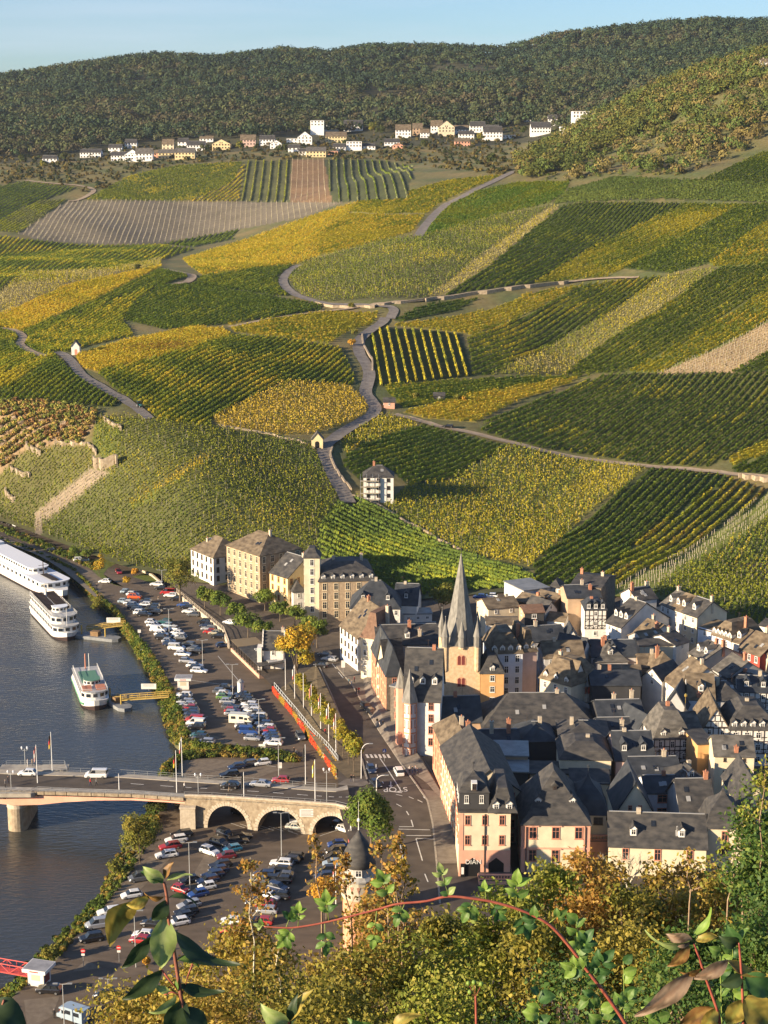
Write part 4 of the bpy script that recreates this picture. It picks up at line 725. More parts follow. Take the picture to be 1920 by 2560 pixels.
# steel girders with a haunched lower edge
mpink = M('pink_steel', (.70, .36, .25), (.78, .43, .31), .4, .6, spec=.3)
hx = [(-220, 1.9), (-60, 2.6), (30, 3.15), (50, 3.15), (100, 2.9), (160, 2.2), (240, 1.6), (330, 1.3), (420, 1.2), (466, 1.3)]
for side, nm in ((0, 'girder'), (1, 'girder')):
    b = MB(); v = []
    for px, dp in hx:
        xs = [proj(p.x, p.y, DZ + .8)[0] for p in NE]; i = int(np.clip(np.searchsorted(xs, px) - 1, 0, n - 2)); f = (px - xs[i]) / (xs[i + 1] - xs[i])
        p = NE[i].lerp(NE[i + 1], f); q = FE[i].lerp(FE[i + 1], f); a = p.lerp(q, .03 if side == 0 else .95); c = p.lerp(q, .09 if side == 0 else .89)
        v += [(a.x, a.y, DZ - .02), (c.x, c.y, DZ - .02), (a.x, a.y, DZ - .02 - dp), (c.x, c.y, DZ - .02 - dp)]
    m_ = len(hx); b.add(v, [f for i in range(m_ - 1) for f in ((4*i, 4*i+2, 4*i+6, 4*i+4), (4*i+1, 4*i+5, 4*i+7, 4*i+3), (4*i+2, 4*i+3, 4*i+7, 4*i+6))]); bl(b, nm, mpink)
b = MB(); v = []                          # weathered cornice on the steel span
cor = dens([V3(p, 0) for p in NE[:5]], 2.6)
for i, (p, q) in enumerate(zip(cor, cor[1:])):
    d = (q - p).normalized(); w = Vector((d.y, -d.x, 0)); a, c = p, p.lerp(q, .94)
    b.add([(*(a + w * .35).xy, DZ - .35), (*(c + w * .35).xy, DZ - .35), (*(c - w * .3).xy, DZ - .35), (*(a - w * .3).xy, DZ - .35), (*(a + w * .42).xy, DZ + .3), (*(c + w * .42).xy, DZ + .3), (*(c - w * .3).xy, DZ + .3), (*(a - w * .3).xy, DZ + .3)],
          [(0, 3, 2, 1), (4, 5, 6, 7), (0, 1, 5, 4), (1, 2, 6, 5), (2, 3, 7, 6), (3, 0, 4, 7)])
bl(b, 'cornice', mstone)
# stone arches
fl = NE[4:]; cum = [0]
for a, c in zip(fl, fl[1:]): cum.append(cum[-1] + (c.xy - a.xy).length)
def sp_(s):
    i = int(np.clip(np.searchsorted(cum, s) - 1, 0, len(fl) - 2)); f = (s - cum[i]) / (cum[i + 1] - cum[i]); return fl[i].lerp(fl[i + 1], f), FE[4 + i].lerp(FE[5 + i], f)
pxs = [proj(p.x, p.y, DZ + .8)[0] for p in fl]
sx = lambda px: float(np.interp(px, pxs, cum))
AR = [(517, 618, 5.2), (643, 752, 5.0), (781, 876, 4.6)]
prof = []                                 # (s, zbottom)
ss = np.linspace(0, cum[-1], 160); arcs = [(sx(a), sx(c), h) for a, c, h in AR]; brk = sorted([q for a, c, h in arcs for q in (a, c)])
def zb(s):
    for a, c, h in arcs:
        if a < s < c: u = (2 * s - a - c) / (c - a); return h * math.sqrt(max(0, 1 - abs(u) ** 2.2)) 
    return -.3
S = sorted(set(list(ss) + [q - 1e-3 for q in brk] + [q + 1e-3 for q in brk]))
b = MB(); v = []
for s in S:
    p, q = sp_(s); z = zb(s); q2 = p.lerp(q, 1.0); v += [(p.x, p.y, z), (p.x, p.y, DZ + .8), (q2.x, q2.y, z), (q2.x, q2.y, DZ - .1)]
b.add(v, [f for i in range(len(S) - 1) for f in ((4*i, 4*i+4, 4*i+5, 4*i+1), (4*i+2, 4*i+3, 4*i+7, 4*i+6), (4*i, 4*i+2, 4*i+6, 4*i+4))])
bl(b, 'stone_arcade', mstone)
b = MB(); v = []
for s in np.linspace(0, cum[-1], 60):
    p, q = sp_(s); d = (q - p).normalized(); a = p - d * .12; c = p + d * .5; v += [(a.x, a.y, DZ + .62), (a.x, a.y, DZ + .95), (c.x, c.y, DZ + .62), (c.x, c.y, DZ + .95)]
b.add(v, [f for i in range(59) for f in ((4*i, 4*i+4, 4*i+5, 4*i+1), (4*i+2, 4*i+3, 4*i+7, 4*i+6), (4*i+1, 4*i+5, 4*i+7, 4*i+3))]); bl(b, 'coping', mstonel)
for a, c, h in arcs:                      # rings of voussoirs
    b = MB(); K = 26
    for k in range(K):
        t0, t1 = math.pi * (k + .06) / K, math.pi * (k + .94) / K; q4 = []
        for t in (t0, t1):
            for e in (0, .75 + .2 * (k % 2)):
                s = (a + c) / 2 - math.cos(t) * ((c - a) / 2 + e); p, q = sp_(s); d = (q - p).normalized(); p = p - d * .06; q4.append((p.x, p.y, max(0, math.sin(t)) ** .93 * (h + e)))
        b.add(q4 + [(x + .02, y + .4, z) for x, y, z in q4], [(0, 2, 3, 1), (4, 5, 7, 6), (1, 3, 7, 5), (0, 1, 5, 4), (2, 6, 7, 3)])
    bl(b, 'arch_ring', mstonel)
p, q = sp_(0); d = (q - p).normalized()   # abutment pillar
b = MB(); b.prism([(p.x - .9, p.y - 1.2), (p.x + 2.3, p.y - 1.2), (p.x + 2.3, p.y + 9), (p.x - .9, p.y + 9)], -.5, 4.6); b.prism([(p.x - 1.0, p.y - 1.4), (p.x + 2.4, p.y - 1.4), (p.x + 2.4, p.y + 9), (p.x - 1.0, p.y + 9)], 4.6, 5.0); bl(b, 'abutment', mstonel)
pc = at(42, 2078, WZ)                     # river pier with a rounded nose
b = MB(); pl = [(pc.x + 2.1 * math.cos(t), pc.y + 1.6 + 2.1 * math.sin(t)) for t in np.linspace(math.pi, 2 * math.pi, 12)] + [(pc.x + 2.1, pc.y + 12), (pc.x - 2.1, pc.y + 12)]
b.prism(pl, WZ - 1, 2.2); bl(b, 'pier', mstone)
b = MB(); b.prism([(pc.x + (x - pc.x) * 1.05, pc.y + (y - pc.y) * 1.02 - .05) for x, y in pl], 2.2, 3.1); bl(b, 'pier_cap', mstonel)
for s in (-1, 1):                         # struts under the look-out bay
    b = MB(); b.tube([(pc.x + s * .6, pc.y + .8, 3.0), (pc.x + s * 3.2, pc.y - 1.2, DZ - .5)], .22, 5); bl(b, 'strut', M('dark_steel', (.12, .08, .06), rough=.6))
c = NE[1].lerp(NE[2], .12)
for nm, cx, y0, y1, s in (('lookout_bay', pc.x - 1.5, NE[1].y - 1.6, NE[1].y + .3, 6.2), ('lookout_bay', pc.x + 1.5, FE[1].y - .3, FE[1].y + 3.2, 7.5)):
    b = MB(); b.prism([(cx - s, y0 + .6), (cx - s + .8, y0), (cx + s - .8, y0), (cx + s, y0 + .6), (cx + s, y1), (cx - s, y1)], DZ - .7, DZ + .16); bl(b, nm, mconc)
mwire = M('mesh_infill', (.20, .21, .20), rough=.6)
railing('railing', [V3(p, DZ + .12) for p in (NE[0], NE[1])] + [V3((pc.x - 7, NE[1].y - 1.0), DZ + .12), V3((pc.x + 4, NE[1].y - 1.5), DZ + .12), V3((pc.x + 5, NE[1].y), DZ + .12)] + [V3(p, DZ + .12) for p in NE[2:5]], 'thin grey railing on the near side of the bridge', 1.0, 3.0, (1, .5, .15), r=.035)
railing('railing', [V3(FE[0], DZ + .12), V3((pc.x - 6, FE[1].y), DZ + .12), V3((pc.x - 5, FE[1].y + 3), DZ + .12), V3((pc.x + 8, FE[1].y + 3), DZ + .12), V3((pc.x + 9, FE[1].y), DZ + .12)] + [V3(p, DZ + .12) for p in FE[2:9]], 'grey railing on the river side of the bridge', 1.0, 3.0, (1, .5, .15), r=.035)
railing('railing', [V3(p, DZ + .95) for p in NE[4:]], 'metal railing above the stone arches of the bridge', .6, 3.0, (1,), r=.035)
p, q = sp_(sx(768)); b = MB(); b.box(-1.6, -.1, -.85, 1.6, 0, .85); o = empty('notice_board', (p.x, p.y - .15, 4.9), label='white notice board fixed to the stone bridge between two arches', cat='sign')
b.build('board', M('white_paint', (.72, .70, .65), rough=.6), o)
for k in range(5): MB().box(-1.3, -.115, .5 - k * .28, 1.3 - .5 * (k % 2), -.102, .58 - k * .28).build('text_line', M('dark_print', (.12, .12, .12)), o)
# ---------------------------------------------------------------- building kit
def plaster(k, c, v=.82): return M('plaster_' + k, tuple(x * v for x in c), c, .5, .9)
WALL = {'white': plaster('white', (.72, .69, .63)), 'cream': plaster('cream', (.70, .60, .42)), 'yellow': plaster('yellow', (.74, .60, .33)), 'pink': plaster('pink', (.60, .42, .35)), 'orange': plaster('orange', (.62, .36, .15)),
        'tan': plaster('tan', (.48, .34, .22)), 'grey': plaster('grey', (.42, .41, .40)), 'red': plaster('red', (.38, .07, .05)), 'bluewhite': plaster('bluewhite', (.66, .68, .72)), 'dark': plaster('slate_clad', (.05, .05, .052)),
        'stone': M('dark_masonry', (.11, .09, .07), (.19, .155, .12), 1.6, .95, bump=.3), 'brown_stone': M('brown_masonry', (.30, .22, .14), (.42, .32, .21), 1.4, .95, bump=.3), 'sandstone': M('red_sandstone', (.52, .24, .14), (.64, .33, .20), .9, .9, bump=.15),
        'brickpink': plaster('salmon', (.68, .36, .25)), 'green': plaster('green', (.10, .14, .11))}
ROOF = {'slate': M('slate', (.030, .030, .031), (.080, .074, .066), .55, .75, bump=.25, spec=.35, stretch=(1, 1, 2.5)), 'blue': M('slate_blue_shaded', (.022, .026, .031), (.052, .057, .063), .5, .7, bump=.2, spec=.4),  # blue: bluish slate with the blue of skylit shadow put into its colour
        'brown': M('slate_brown_sunlit', (.085, .064, .042), (.20, .155, .10), .5, .85, bump=.3, stretch=(1, 1, 2.5)), 'grey': M('slate_grey', (.06, .056, .05), (.15, .138, .118), .5, .8, bump=.25, stretch=(1, 1, 2.5)),  # brown: weathered slate with the sunlit tone put into its colour
        'rust': M('tile_rust', (.13, .075, .05), (.20, .12, .08), 1.2, .85, bump=.3), 'zinc': M('zinc', (.20, .205, .20), (.30, .30, .29), .5, .5, metal=.3)}
mglass = M('window_glass', (.018, .022, .028), rough=.08, spec=.7)
mfw = M('frame_white', (.70, .68, .63), rough=.6); mfd = M('frame_dark', (.07, .05, .04), rough=.6); mfp = M('surround_red', (.52, .23, .15), rough=.8)
mtim = M('timber_dark', (.035, .027, .022), rough=.8); mbrick = M('chimney_brick', (.34, .14, .08), (.46, .22, .13), 3, .9); mrend = M('chimney_render', (.40, .34, .25), (.50, .43, .33), 2, .9)
mridge = M('ridge_lead', (.30, .30, .29), rough=.6)
_wm = {}
def winmesh(w, h, fr, arch=False):
    k = (round(w, 2), round(h, 2), fr.name, arch)
    if k in _wm: return _wm[k]
    b = MB(); t = .13 * min(1, w); y = -.10                    # local: x along wall, -y outwards, origin at centre of the sill
    for bx in ((-w/2, 0, w/2, t), (-w/2, h - t, w/2, h), (-w/2, t, -w/2 + t, h - t), (w/2 - t, t, w/2, h - t)): b.box(bx[0], y, bx[1], bx[2], .05, bx[3])
    b.box(-.035, y + .02, t, .035, 0, h - t); b.box(-w/2 + t, y + .021, h * .62, w/2 - t, 0, h * .62 + .06); b.box(-w/2 - .08, y - .08, -.1, w/2 + .08, .04, -.002)
    b.mat(1).quad((-w/2 + t, -.03, t), (w/2 - t, -.03, t), (w/2 - t, -.03, h - t), (-w/2 + t, -.03, h - t))
    if arch: b.mat(0).lathe([(w/2 + .1, -.06), (w/2 + .1, .06)], 14)if False else None
    _wm[k] = b.mesh('window', [fr, mglass]); return _wm[k]
def putwin(root, x, y, z, rz, w=1.0, h=1.5, fr=None, name='window'):
    o = link(name, winmesh(w, h, fr or mfw), root, (x, y, z)); o.rotation_euler = (0, 0, rz); return o
def zat(X, Y, py):                        # height at which world column (X, Y) shows at image row py
    u, dy, dz = ray(0, py); return CH + Y * dz / dy
def roofmesh(b, planes, th=.22):
    for p in planes:
        p = [Vector(q) for q in p]; n = (p[1] - p[0]).cross(p[2] - p[0]).normalized()
        if n.z < 0: p = p[::-1]; n = -n
        k = len(p); b.add(p + [q - n * th for q in p], [tuple(range(k)), tuple(range(2 * k - 1, k - 1, -1))] + [(i, i + k, (i + 1) % k + k, (i + 1) % k) for i in range(k)])
HOUSES = {}
def house(label, A, B, ze, D, rp, roof='gx', wall='white', rf='slate', z0=None, win=(1.0, 1.45, 2.7), fr=None, dorm=0, chim=(), name='house', cat='house', left=None, half=False, group=None, nf=9, over=.35, wside=True, rise=None, fh=2.85, lw=None):
    a, c = at(*A, ze), at(*B, ze); ex = (c - a).normalized(); ey = Vector((-ex.y, ex.x, 0)); Lh = (c - a).length; D = float(D)
    rz = math.atan2(ex.y, ex.x); m = a + ex * Lh / 2
    if z0 is None: z0 = tow(m.x, m.y) - .6
    root = empty(name, (a.x, a.y, 0), rz, label=label, cat=cat, group=group)
    def hgt(x, y, py): p = a + ex * x + ey * y; return zat(p.x, p.y, py) - ze
    if rise is None:
        rise = {'gx': lambda: hgt(Lh/2, D/2, rp), 'gy': lambda: hgt(Lh/2, 0, rp), 'hip': lambda: hgt(Lh/2, D/2, rp), 'hipy': lambda: hgt(Lh/2, min(Lh/2, D/2), rp), 'pyr': lambda: hgt(Lh/2, D/2, rp), 'mans': lambda: hgt(Lh/2, D/2, rp), 'flat': lambda: .4, 'sx': lambda: hgt(Lh/2, D, rp), 'bell': lambda: hgt(Lh/2, D/2, rp)}[roof]()
        rise = min(max(rise, .8), 16)
    R = ze + rise; o_ = over
    wb = MB(); wb.prism([(0, 0), (Lh, 0), (Lh, D), (0, D)], z0, ze)
    rb = MB(); sl_ = rise / (D / 2)
    if roof == 'gx':
        wb.add([(0, 0, ze), (0, D, ze), (0, D/2, R - .05)], [(0, 1, 2)]); wb.add([(Lh, 0, ze), (Lh, D, ze), (Lh, D/2, R - .05)], [(0, 2, 1)])
        e = ze - o_ * sl_; roofmesh(rb, [[(-o_, -o_, e), (Lh + o_, -o_, e), (Lh + o_, D/2, R), (-o_, D/2, R)], [(-o_, D + o_, e), (Lh + o_, D + o_, e), (Lh + o_, D/2, R), (-o_, D/2, R)]])
    elif roof == 'gy':
        wb.add([(0, 0, ze), (Lh, 0, ze), (Lh/2, 0, R - .05)], [(0, 1, 2)]); wb.add([(0, D, ze), (Lh, D, ze), (Lh/2, D, R - .05)], [(0, 2, 1)]); s2 = rise / (Lh / 2); e = ze - o_ * s2
        roofmesh(rb, [[(-o_, -o_, e), (-o_, D + o_, e), (Lh/2, D + o_, R), (Lh/2, -o_, R)], [(Lh + o_, -o_, e), (Lh + o_, D + o_, e), (Lh/2, D + o_, R), (Lh/2, -o_, R)]])
    elif roof in ('hip', 'pyr', 'hipy'):
        h = min(Lh, D) / 2 * (.98 if roof != 'pyr' else 1); p0, p1, p2, p3 = (-o_, -o_, ze - .15), (Lh + o_, -o_, ze - .15), (Lh + o_, D + o_, ze - .15), (-o_, D + o_, ze - .15)
        if roof == 'hip' and Lh >= D or (roof == 'pyr' and Lh > D): i = h * .8 if roof == 'hip' else Lh / 2; r0, r1 = (i, D/2, R), (Lh - i + .01, D/2, R); pl = [[p0, p1, r1, r0], [p2, p3, r0, r1], [p3, p0, r0], [p1, p2, r1]]
        else: i = min(h, D / 2 - .01); r0, r1 = (Lh/2, i, R), (Lh/2, D - i, R); pl = [[p0, p1, r0], [p1, p2, r1, r0], [p2, p3, r1], [p3, p0, r0, r1]]
        roofmesh(rb, pl)
    elif roof == 'mans':
        zi = min(2.9, rise * .55); i = 1.0; q = [(-o_, -o_), (Lh + o_, -o_), (Lh + o_, D + o_), (-o_, D + o_)]; k = [(i, i), (Lh - i, i), (Lh - i, D - i), (i, D - i)]; j = min(D, Lh) * .32
        t = [(j, j), (Lh - j, j), (Lh - j, D - j), (j, D - j)]
        roofmesh(rb, [[(*q[n_], ze - .1), (*q[(n_+1) % 4], ze - .1), (*k[(n_+1) % 4], ze + zi), (*k[n_], ze + zi)] for n_ in range(4)] + [[(*k[n_], ze + zi), (*k[(n_+1) % 4], ze + zi), (*t[(n_+1) % 4], R), (*t[n_], R)] for n_ in range(4)] + [[(*p, R) for p in t]])
    elif roof == 'sx':
        wb.add([(0, 0, ze), (0, D, ze), (0, D, R - .1)], [(0, 1, 2)]); wb.add([(Lh, 0, ze), (Lh, D, ze), (Lh, D, R - .1)], [(0, 2, 1)]); roofmesh(rb, [[(-o_, -o_, ze - .1), (Lh + o_, -o_, ze - .1), (Lh + o_, D, R), (-o_, D, R)]])
    elif roof == 'flat':
        rb.box(-.25, -.25, ze, Lh + .25, D + .25, ze + .3)
    elif roof == 'bell':                   # ogee pavilion roof on a square plan
        pr = [(1.06, -.02), (1.0, .04), (.93, .14), (.86, .26), (.80, .38), (.68, .50), (.50, .60), (.30, .69), (.16, .79), (.08, .88), (.03, .97), (.0, 1.0)]; prev = None
        for f, z in pr:
            s4 = [((Lh/2) + (x - .5) * Lh * f, (D/2) + (y - .5) * D * f, ze + rise * z) for x, y in ((0, 0), (1, 0), (1, 1), (0, 1))]
            if prev: rb.add(prev + s4, [(i, (i+1) % 4, 4 + (i+1) % 4, 4 + i) for i in range(4)])
            prev = s4
        rb.lathe([(.04, R - .2), (.05, R + 1.0), (.22, R + 1.05), (.22, R + 1.3), (.02, R + 1.5)], 6, (Lh/2, D/2))
    wmt = WALL[wall] if isinstance(wall, str) else wall
    wb.build('wall', wmt, root)
    if left:                               # a differently faced street side, proud of the wall
        bb = MB(); bb.box(-.06, .02, z0, -.003, D - .02, ze - .02); bb.build('street_front', WALL[left], root)
    rfm = ROOF[rf] if isinstance(rf, str) else rf
    ro = rb.build('roof', rfm, root)
    if roof in ('gx', 'hip') and rise > 2:
        i = 0 if roof == 'gx' else min(Lh, D) / 2 * .8; MB().box(i, D/2 - .13, R - .06, Lh - i, D/2 + .13, R + .08).build('ridge_cap', mridge if rf in ('slate', 'blue') else rfm, ro)
    # windows
    ww, wh, ws = win
    if ww:
        top = ze - .55 - wh
        for side in ('f', 'l', 'r'):
            if side != 'f' and not wside: continue
            S = Lh if side == 'f' else D; n = int((S - .8) / ws)
            if n < 1: continue
            for fl in range(nf):
                z = top - fl * fh
                if z < z0 + .5: break
                for k in range(n):
                    q = S / n * (k + .5)
                    if side == 'f': putwin(root, q, 0, z, 0, ww, wh, fr)
                    elif side == 'l' and a.x > -400: putwin(root, -.06 if left else 0, q, z, -math.pi/2, ww, wh, fr) if (a.x < 20 + 0 or left or lw) else None
                    elif side == 'r' and c.x < -25: putwin(root, Lh, q, z, math.pi/2, ww, wh, fr)
        if roof == 'gy' and rise > 2.2:
            for k in ((-.5, .5) if Lh > 6 else (0,)): putwin(root, Lh/2 + k * 1.9, 0, ze + .15, 0, .8, 1.1, fr)
    if half:                               # half-timber framing on the front
        n = max(3, int(Lh / 1.15)); zl = max(z0, ze - 5.7)
        tb = MB()
        for k in range(n + 1): x = Lh * k / n; tb.box(x - .1, -.07, zl, x + .1, .02, ze - .03)
        for z in (zl, zl + 1.0, ze - 2.85, ze - 1.9, ze - .25): tb.box(0, -.075, z, Lh, .01, z + .2)
        for k in range(n):
            x0, x1 = Lh * k / n, Lh * (k + 1) / n
            for zz in (zl + 1.1, ze - 2.7):
                if k % 2: x0, x1 = x1, x0
                tb.add([(x0 - .08, -.065, zz - .9), (x0 + .08, -.065, zz - .9), (x1 + .08, -.065, zz), (x1 - .08, -.065, zz)], [(0, 1, 2, 3), (3, 2, 1, 0)])
        if roof == 'gy':
            for z in np.arange(ze, R - 1, 1.35):
                h_ = (Lh / 2) * (1 - (z - ze) / rise); tb.box(Lh/2 - h_ + .1, -.075, z, Lh/2 + h_ - .1, .01, z + .18)
                for k in range(int(h_ / .6)):
                    x = Lh/2 - h_ + .5 + k * 1.2; tb.box(x, -.07, z, x + .16, .015, min(z + 1.35, ze + rise * (1 - abs(x - Lh/2) / (Lh/2)) - .2))
        tb.build('timber_frame', mtim, root)
    # dormers
    for k in range(dorm):
        x = Lh * (k + .5) / dorm
        if roof == 'mans': y, zz, dd = .15, ze + .35, 1.6
        elif roof == 'sx': y = D * .35; zz, dd = ze + rise * .35 + .1, 2
        elif roof == 'gy': continue
        else: y = D/2 * .30; zz, dd = ze + sl_ * y + .1, min(2.6, 1.7 / sl_ + .3)
        d = MB(); d.box(x - .65, y, zz - .3, x + .65, y + dd, zz + 1.35); d.add([(x - .65, y, zz + 1.35), (x + .65, y, zz + 1.35), (x, y, zz + 2.0)], [(0, 1, 2)])
        do = d.build('dormer', mfw if rf != 'blue' else rfm, root)
        d = MB(); roofmesh(d, [[(x - .85, y - .2, zz + 1.2), (x, y - .2, zz + 2.1), (x, y + dd + .9, zz + 2.1), (x - .85, y + dd, zz + 1.2)], [(x + .85, y - .2, zz + 1.2), (x, y - .2, zz + 2.1), (x, y + dd + .9, zz + 2.1), (x + .85, y + dd, zz + 1.2)]], .1); d.build('dormer_roof', rfm, do)
        w = link('window', winmesh(.95, 1.2, mfw), do, (x, y, zz))
    for (fx, fy, hh, mm) in chim:
        x, y = Lh * fx, D * fy; zt = (R if abs(fy - .5) < .2 or roof in ('mans', 'flat') else ze + rise * (1 - abs(fy - .5) * 2)) + hh
        d = MB(); d.box(x - .42, y - .36, ze + .1, x + .42, y + .36, zt); d.box(x - .5, y - .44, zt, x + .5, y + .44, zt + .18)
        d.build('chimney', mbrick if mm == 'b' else mrend, ro)
        MB().lathe([(.14, zt + .18), (.12, zt + .6)], 8, (x, y)).build('chimney_pot', mbrick, ro)
    if roof in ('gx', 'hip', 'mans') and ze > 7.5 and D > 6.5 and Lh > 5 and rise > 1.5 and group is None:      # roof windows, vents, aerials
        for k in range(random.choice((1, 2, 2, 3))):
            if roof == 'mans': break
            t = random.uniform(.3, .72); x = Lh * random.uniform(.25, .75); y = D / 2 * t; z = ze + rise * t; a_ = math.atan(sl_)
            s = MB().box(-.42, -.6, .0, .42, .6, .10).build('skylight', mglass if random.random() < .6 else mridge, ro, (x, y, z + .03)); s.rotation_euler = (a_, 0, 0)
        if not chim: x = Lh * random.uniform(.2, .8); MB().box(x - .4, D/2 - .35, ze + rise * .5, x + .4, D/2 + .35, R + random.uniform(.6, 1.3)).build('chimney', random.choice((mbrick, mrend)), ro)
        if random.random() < .5: x = Lh * random.uniform(.2, .8); b = MB(); b.tube([(x, D/2, R - .3), (x, D/2, R + 2)], .035, 4); b.tube([(x - .6, D/2, R + 1.8), (x + .6, D/2, R + 1.8)], .025, 4); b.build('aerial', mfd, ro)
    HOUSES[label] = (root, a, ex, ey, Lh, D, ze, R, z0)
    return root
H_ = house
# ---------------------------------------------------------------- the town's houses, far to near
b1 = ((.25, .5, 1.1, 'b'),); b2 = ((.2, .5, 1.0, 'b'), (.8, .5, 1.2, 'r')); r1 = ((.7, .45, 1.0, 'r'),)
H_('flat roofed white hall at the foot of the vines right of the spire', (1310,1478), (1374,1470), 12.5, 12, 0, 'flat', 'white', 'zinc', win=(0, 0, 0))
H_('white pavilion with grey pyramid roof below the vines', (1374,1467), (1400,1469), 12.5, 6, 1446, 'pyr', 'white', 'slate', win=(.9, 1.3, 2.2), nf=1)
H_('dark stone school house with long slate roof at the vineyard edge', (1428,1460), (1503,1468), 17, 15, 1437, 'gx', 'stone', 'slate', win=(.9, 1.5, 3.2), fr=mfw, chim=((.1, .5, 1.4, 'b'), (.8, .5, 1.0, 'r')))
H_('tall tan gabled house with deep blue slate roof beside the round tower', (1420,1494), (1502,1492), 15, 12, 1461, 'gx', 'tan', 'blue', win=(0, 0, 0), chim=((.55, .5, 1.2, 'r'), (.75, .3, 1.2, 'b')))
H_('brown roofed shed row behind the parked blue car', (1289,1499), (1342,1511), 11, 7, 1485, 'gx', 'dark', 'brown', win=(0, 0, 0), wside=False)
H_('second brown roofed shed beside the white hall', (1334,1491), (1386,1504), 11.5, 7, 1479, 'gx', 'dark', 'brown', win=(0, 0, 0), wside=False, chim=((.9, .5, .8, 'b'),))
H_('white gabled house with one wide dark window', (1362,1527), (1393,1520), 11, 8, 1502, 'gy', 'white', 'slate', win=(2.2, 1.3, 4), nf=1)
H_('brown tiled house with pale gable and skylight left of the black clad house', (1221,1521), (1297,1514), 11.5, 9, 1492, 'gx', 'cream', 'brown', win=(.9, 1.2, 4.0), nf=1)
H_('small black slate clad house with rust brown roof', (1312,1531), (1360,1529), 12, 7, 1510, 'gx', 'dark', 'rust', win=(1.4, 1.3, 4.6), nf=1, left='tan')
H_('slate mansard house with half timbered galleries beside the round white tower', (1463,1524), (1516,1524), 14, 9, 1496, 'mans', 'white', 'blue', half=True, win=(1.0, 1.3, 2.6), dorm=3)
H_('low stone shed with mossy roof below the white gabled house', (1368,1548), (1410,1553), 9, 6, 1530, 'gx', 'white', 'brown', win=(0, 0, 0), wside=False)
H_('long flat brown roofed house behind the church tower', (1218,1560), (1296,1560), 11, 8, 1547, 'gx', 'white', 'brown', win=(0, 0, 0), wside=False)
H_('dark blue roofed house with chimneys in front of the round tower', (1318,1604), (1414,1598), 12, 10, 1563, 'gx', 'grey', 'blue', win=(0, 0, 0), wside=False, chim=((.35, .5, 1.2, 'r'),))
H_('white gable end with arched windows below the round tower', (1412,1597), (1447,1597), 12, 7, 1570, 'gy', 'white', 'blue', win=(.7, 1.2, 2), nf=1)
H_('white house with steep slate roof and three white dormers near the vine shadow', (1515,1555), (1553,1568), 12, 18, 1500, 'gx', 'white', 'slate', dorm=3, win=(.9, 1.3, 2.2))
H_('dark slate house with brick chimney against the grassy vine strip', (1594,1500), (1642,1494), 15, 9, 1467, 'gx', 'white', 'slate', win=(0, 0, 0), wside=False, chim=((.05, .4, 1.6, 'b'), (.9, .5, 1.2, 'r')))
H_('small white house with dark roof wedged before the terrace row', (1620,1516), (1653,1512), 12.5, 7, 1493, 'gx', 'white', 'slate', win=(.9, 1.2, 3))
H_('first white terrace house with tall dark windows under the vines', (1652,1508), (1677,1519), 14.5, 11, 1479, 'gx', 'white', 'grey', win=(1.0, 1.6, 2.1), dorm=1, chim=((.1, .5, .9, 'r'),))
H_('middle white terrace house with grey framed windows', (1677,1519), (1705,1529), 14.5, 11, 1486, 'gx', 'white', 'brown', win=(1.0, 1.6, 2.3), dorm=2)
H_('sunlit cream terrace house with slate roof and wide dormer', (1705,1529), (1743,1542), 14.5, 11, 1496, 'gx', 'cream', 'slate', win=(1.0, 1.6, 2.3), dorm=1, chim=((.95, .5, 1.2, 'r'),))
H_('low house with flat white roof terrace between the terrace rows', (1745,1568), (1780,1578), 12, 8, 1556, 'sx', 'bluewhite', 'brown', win=(.9, 1.3, 2.2), nf=2)
H_('long mansard house with five white round dormers', (1780,1586), (1828,1602), 13, 12, 1548, 'mans', 'bluewhite', 'brown', win=(1.0, 1.6, 2.2), dorm=5, chim=((.9, .5, 1.2, 'b'),))
H_('narrow white house between the five dormers and the red house', (1827,1601), (1848,1607), 13, 11, 1572, 'gx', 'white', 'brown', win=(1.0, 1.5, 2.2), dorm=1)
H_('deep red house with white framed windows on the right', (1848,1621), (1900,1639), 13, 12, 1585, 'gx', 'red', 'brown', win=(1.05, 1.7, 2.0), fr=mfw, chim=((.35, .6, 1.2, 'r'),))
H_('cream white house at the right edge beside the red house', (1900,1626), (1950,1642), 13.5, 12, 1590, 'gx', 'cream', 'brown', win=(1.05, 1.6, 2.2))
H_('small white house alone at the right edge under the vines', (1898,1562), (1935,1570), 12, 8, 1549, 'gx', 'white', 'slate', win=(1, 1.4, 3), nf=1)
H_('brown roofed cottage with white front left of the pale blank wall', (1587,1577), (1626,1592), 11, 9, 1553, 'gx', 'white', 'brown', win=(.8, 1.1, 3), chim=((.9, .3, 1.6, 'b'), (.2, .6, 1.0, 'r')))
H_('narrow grey brown roof over the pale blank wall', (1612,1606), (1668,1598), 11.5, 8, 1574, 'gx', 'grey', 'brown', win=(0, 0, 0), wside=False, chim=((.9, .5, 1.0, 'b'),))
H_('large pale blank plaster wall with one tiny window', (1600,1613), (1690,1611), 12, 7, 1596, 'gx', 'cream', 'slate', win=(.6, .7, 7), nf=1, left='tan')
H_('white gabled house with satellite dish right of the blank wall', (1690,1613), (1723,1602), 12, 10, 1580, 'gx', 'white', 'slate', win=(.7, 1.0, 3), nf=1, chim=((.6, .5, 1.2, 'r'),))
H_('long roof with tiny dormers and brick end chimney in the lane', (1722,1632), (1760,1649), 12, 12, 1607, 'gx', 'cream', 'grey', win=(.8, 1.1, 2.4), dorm=2, chim=((.98, .5, 1.4, 'b'), (.55, .5, 1.0, 'b')), nf=2)
H_('grey roofed house below the five dormer house', (1782,1670), (1820,1692), 12, 11, 1642, 'gx', 'grey', 'grey', win=(.8, 1.2, 3), chim=((.8, .5, 1.5, 'b'),))
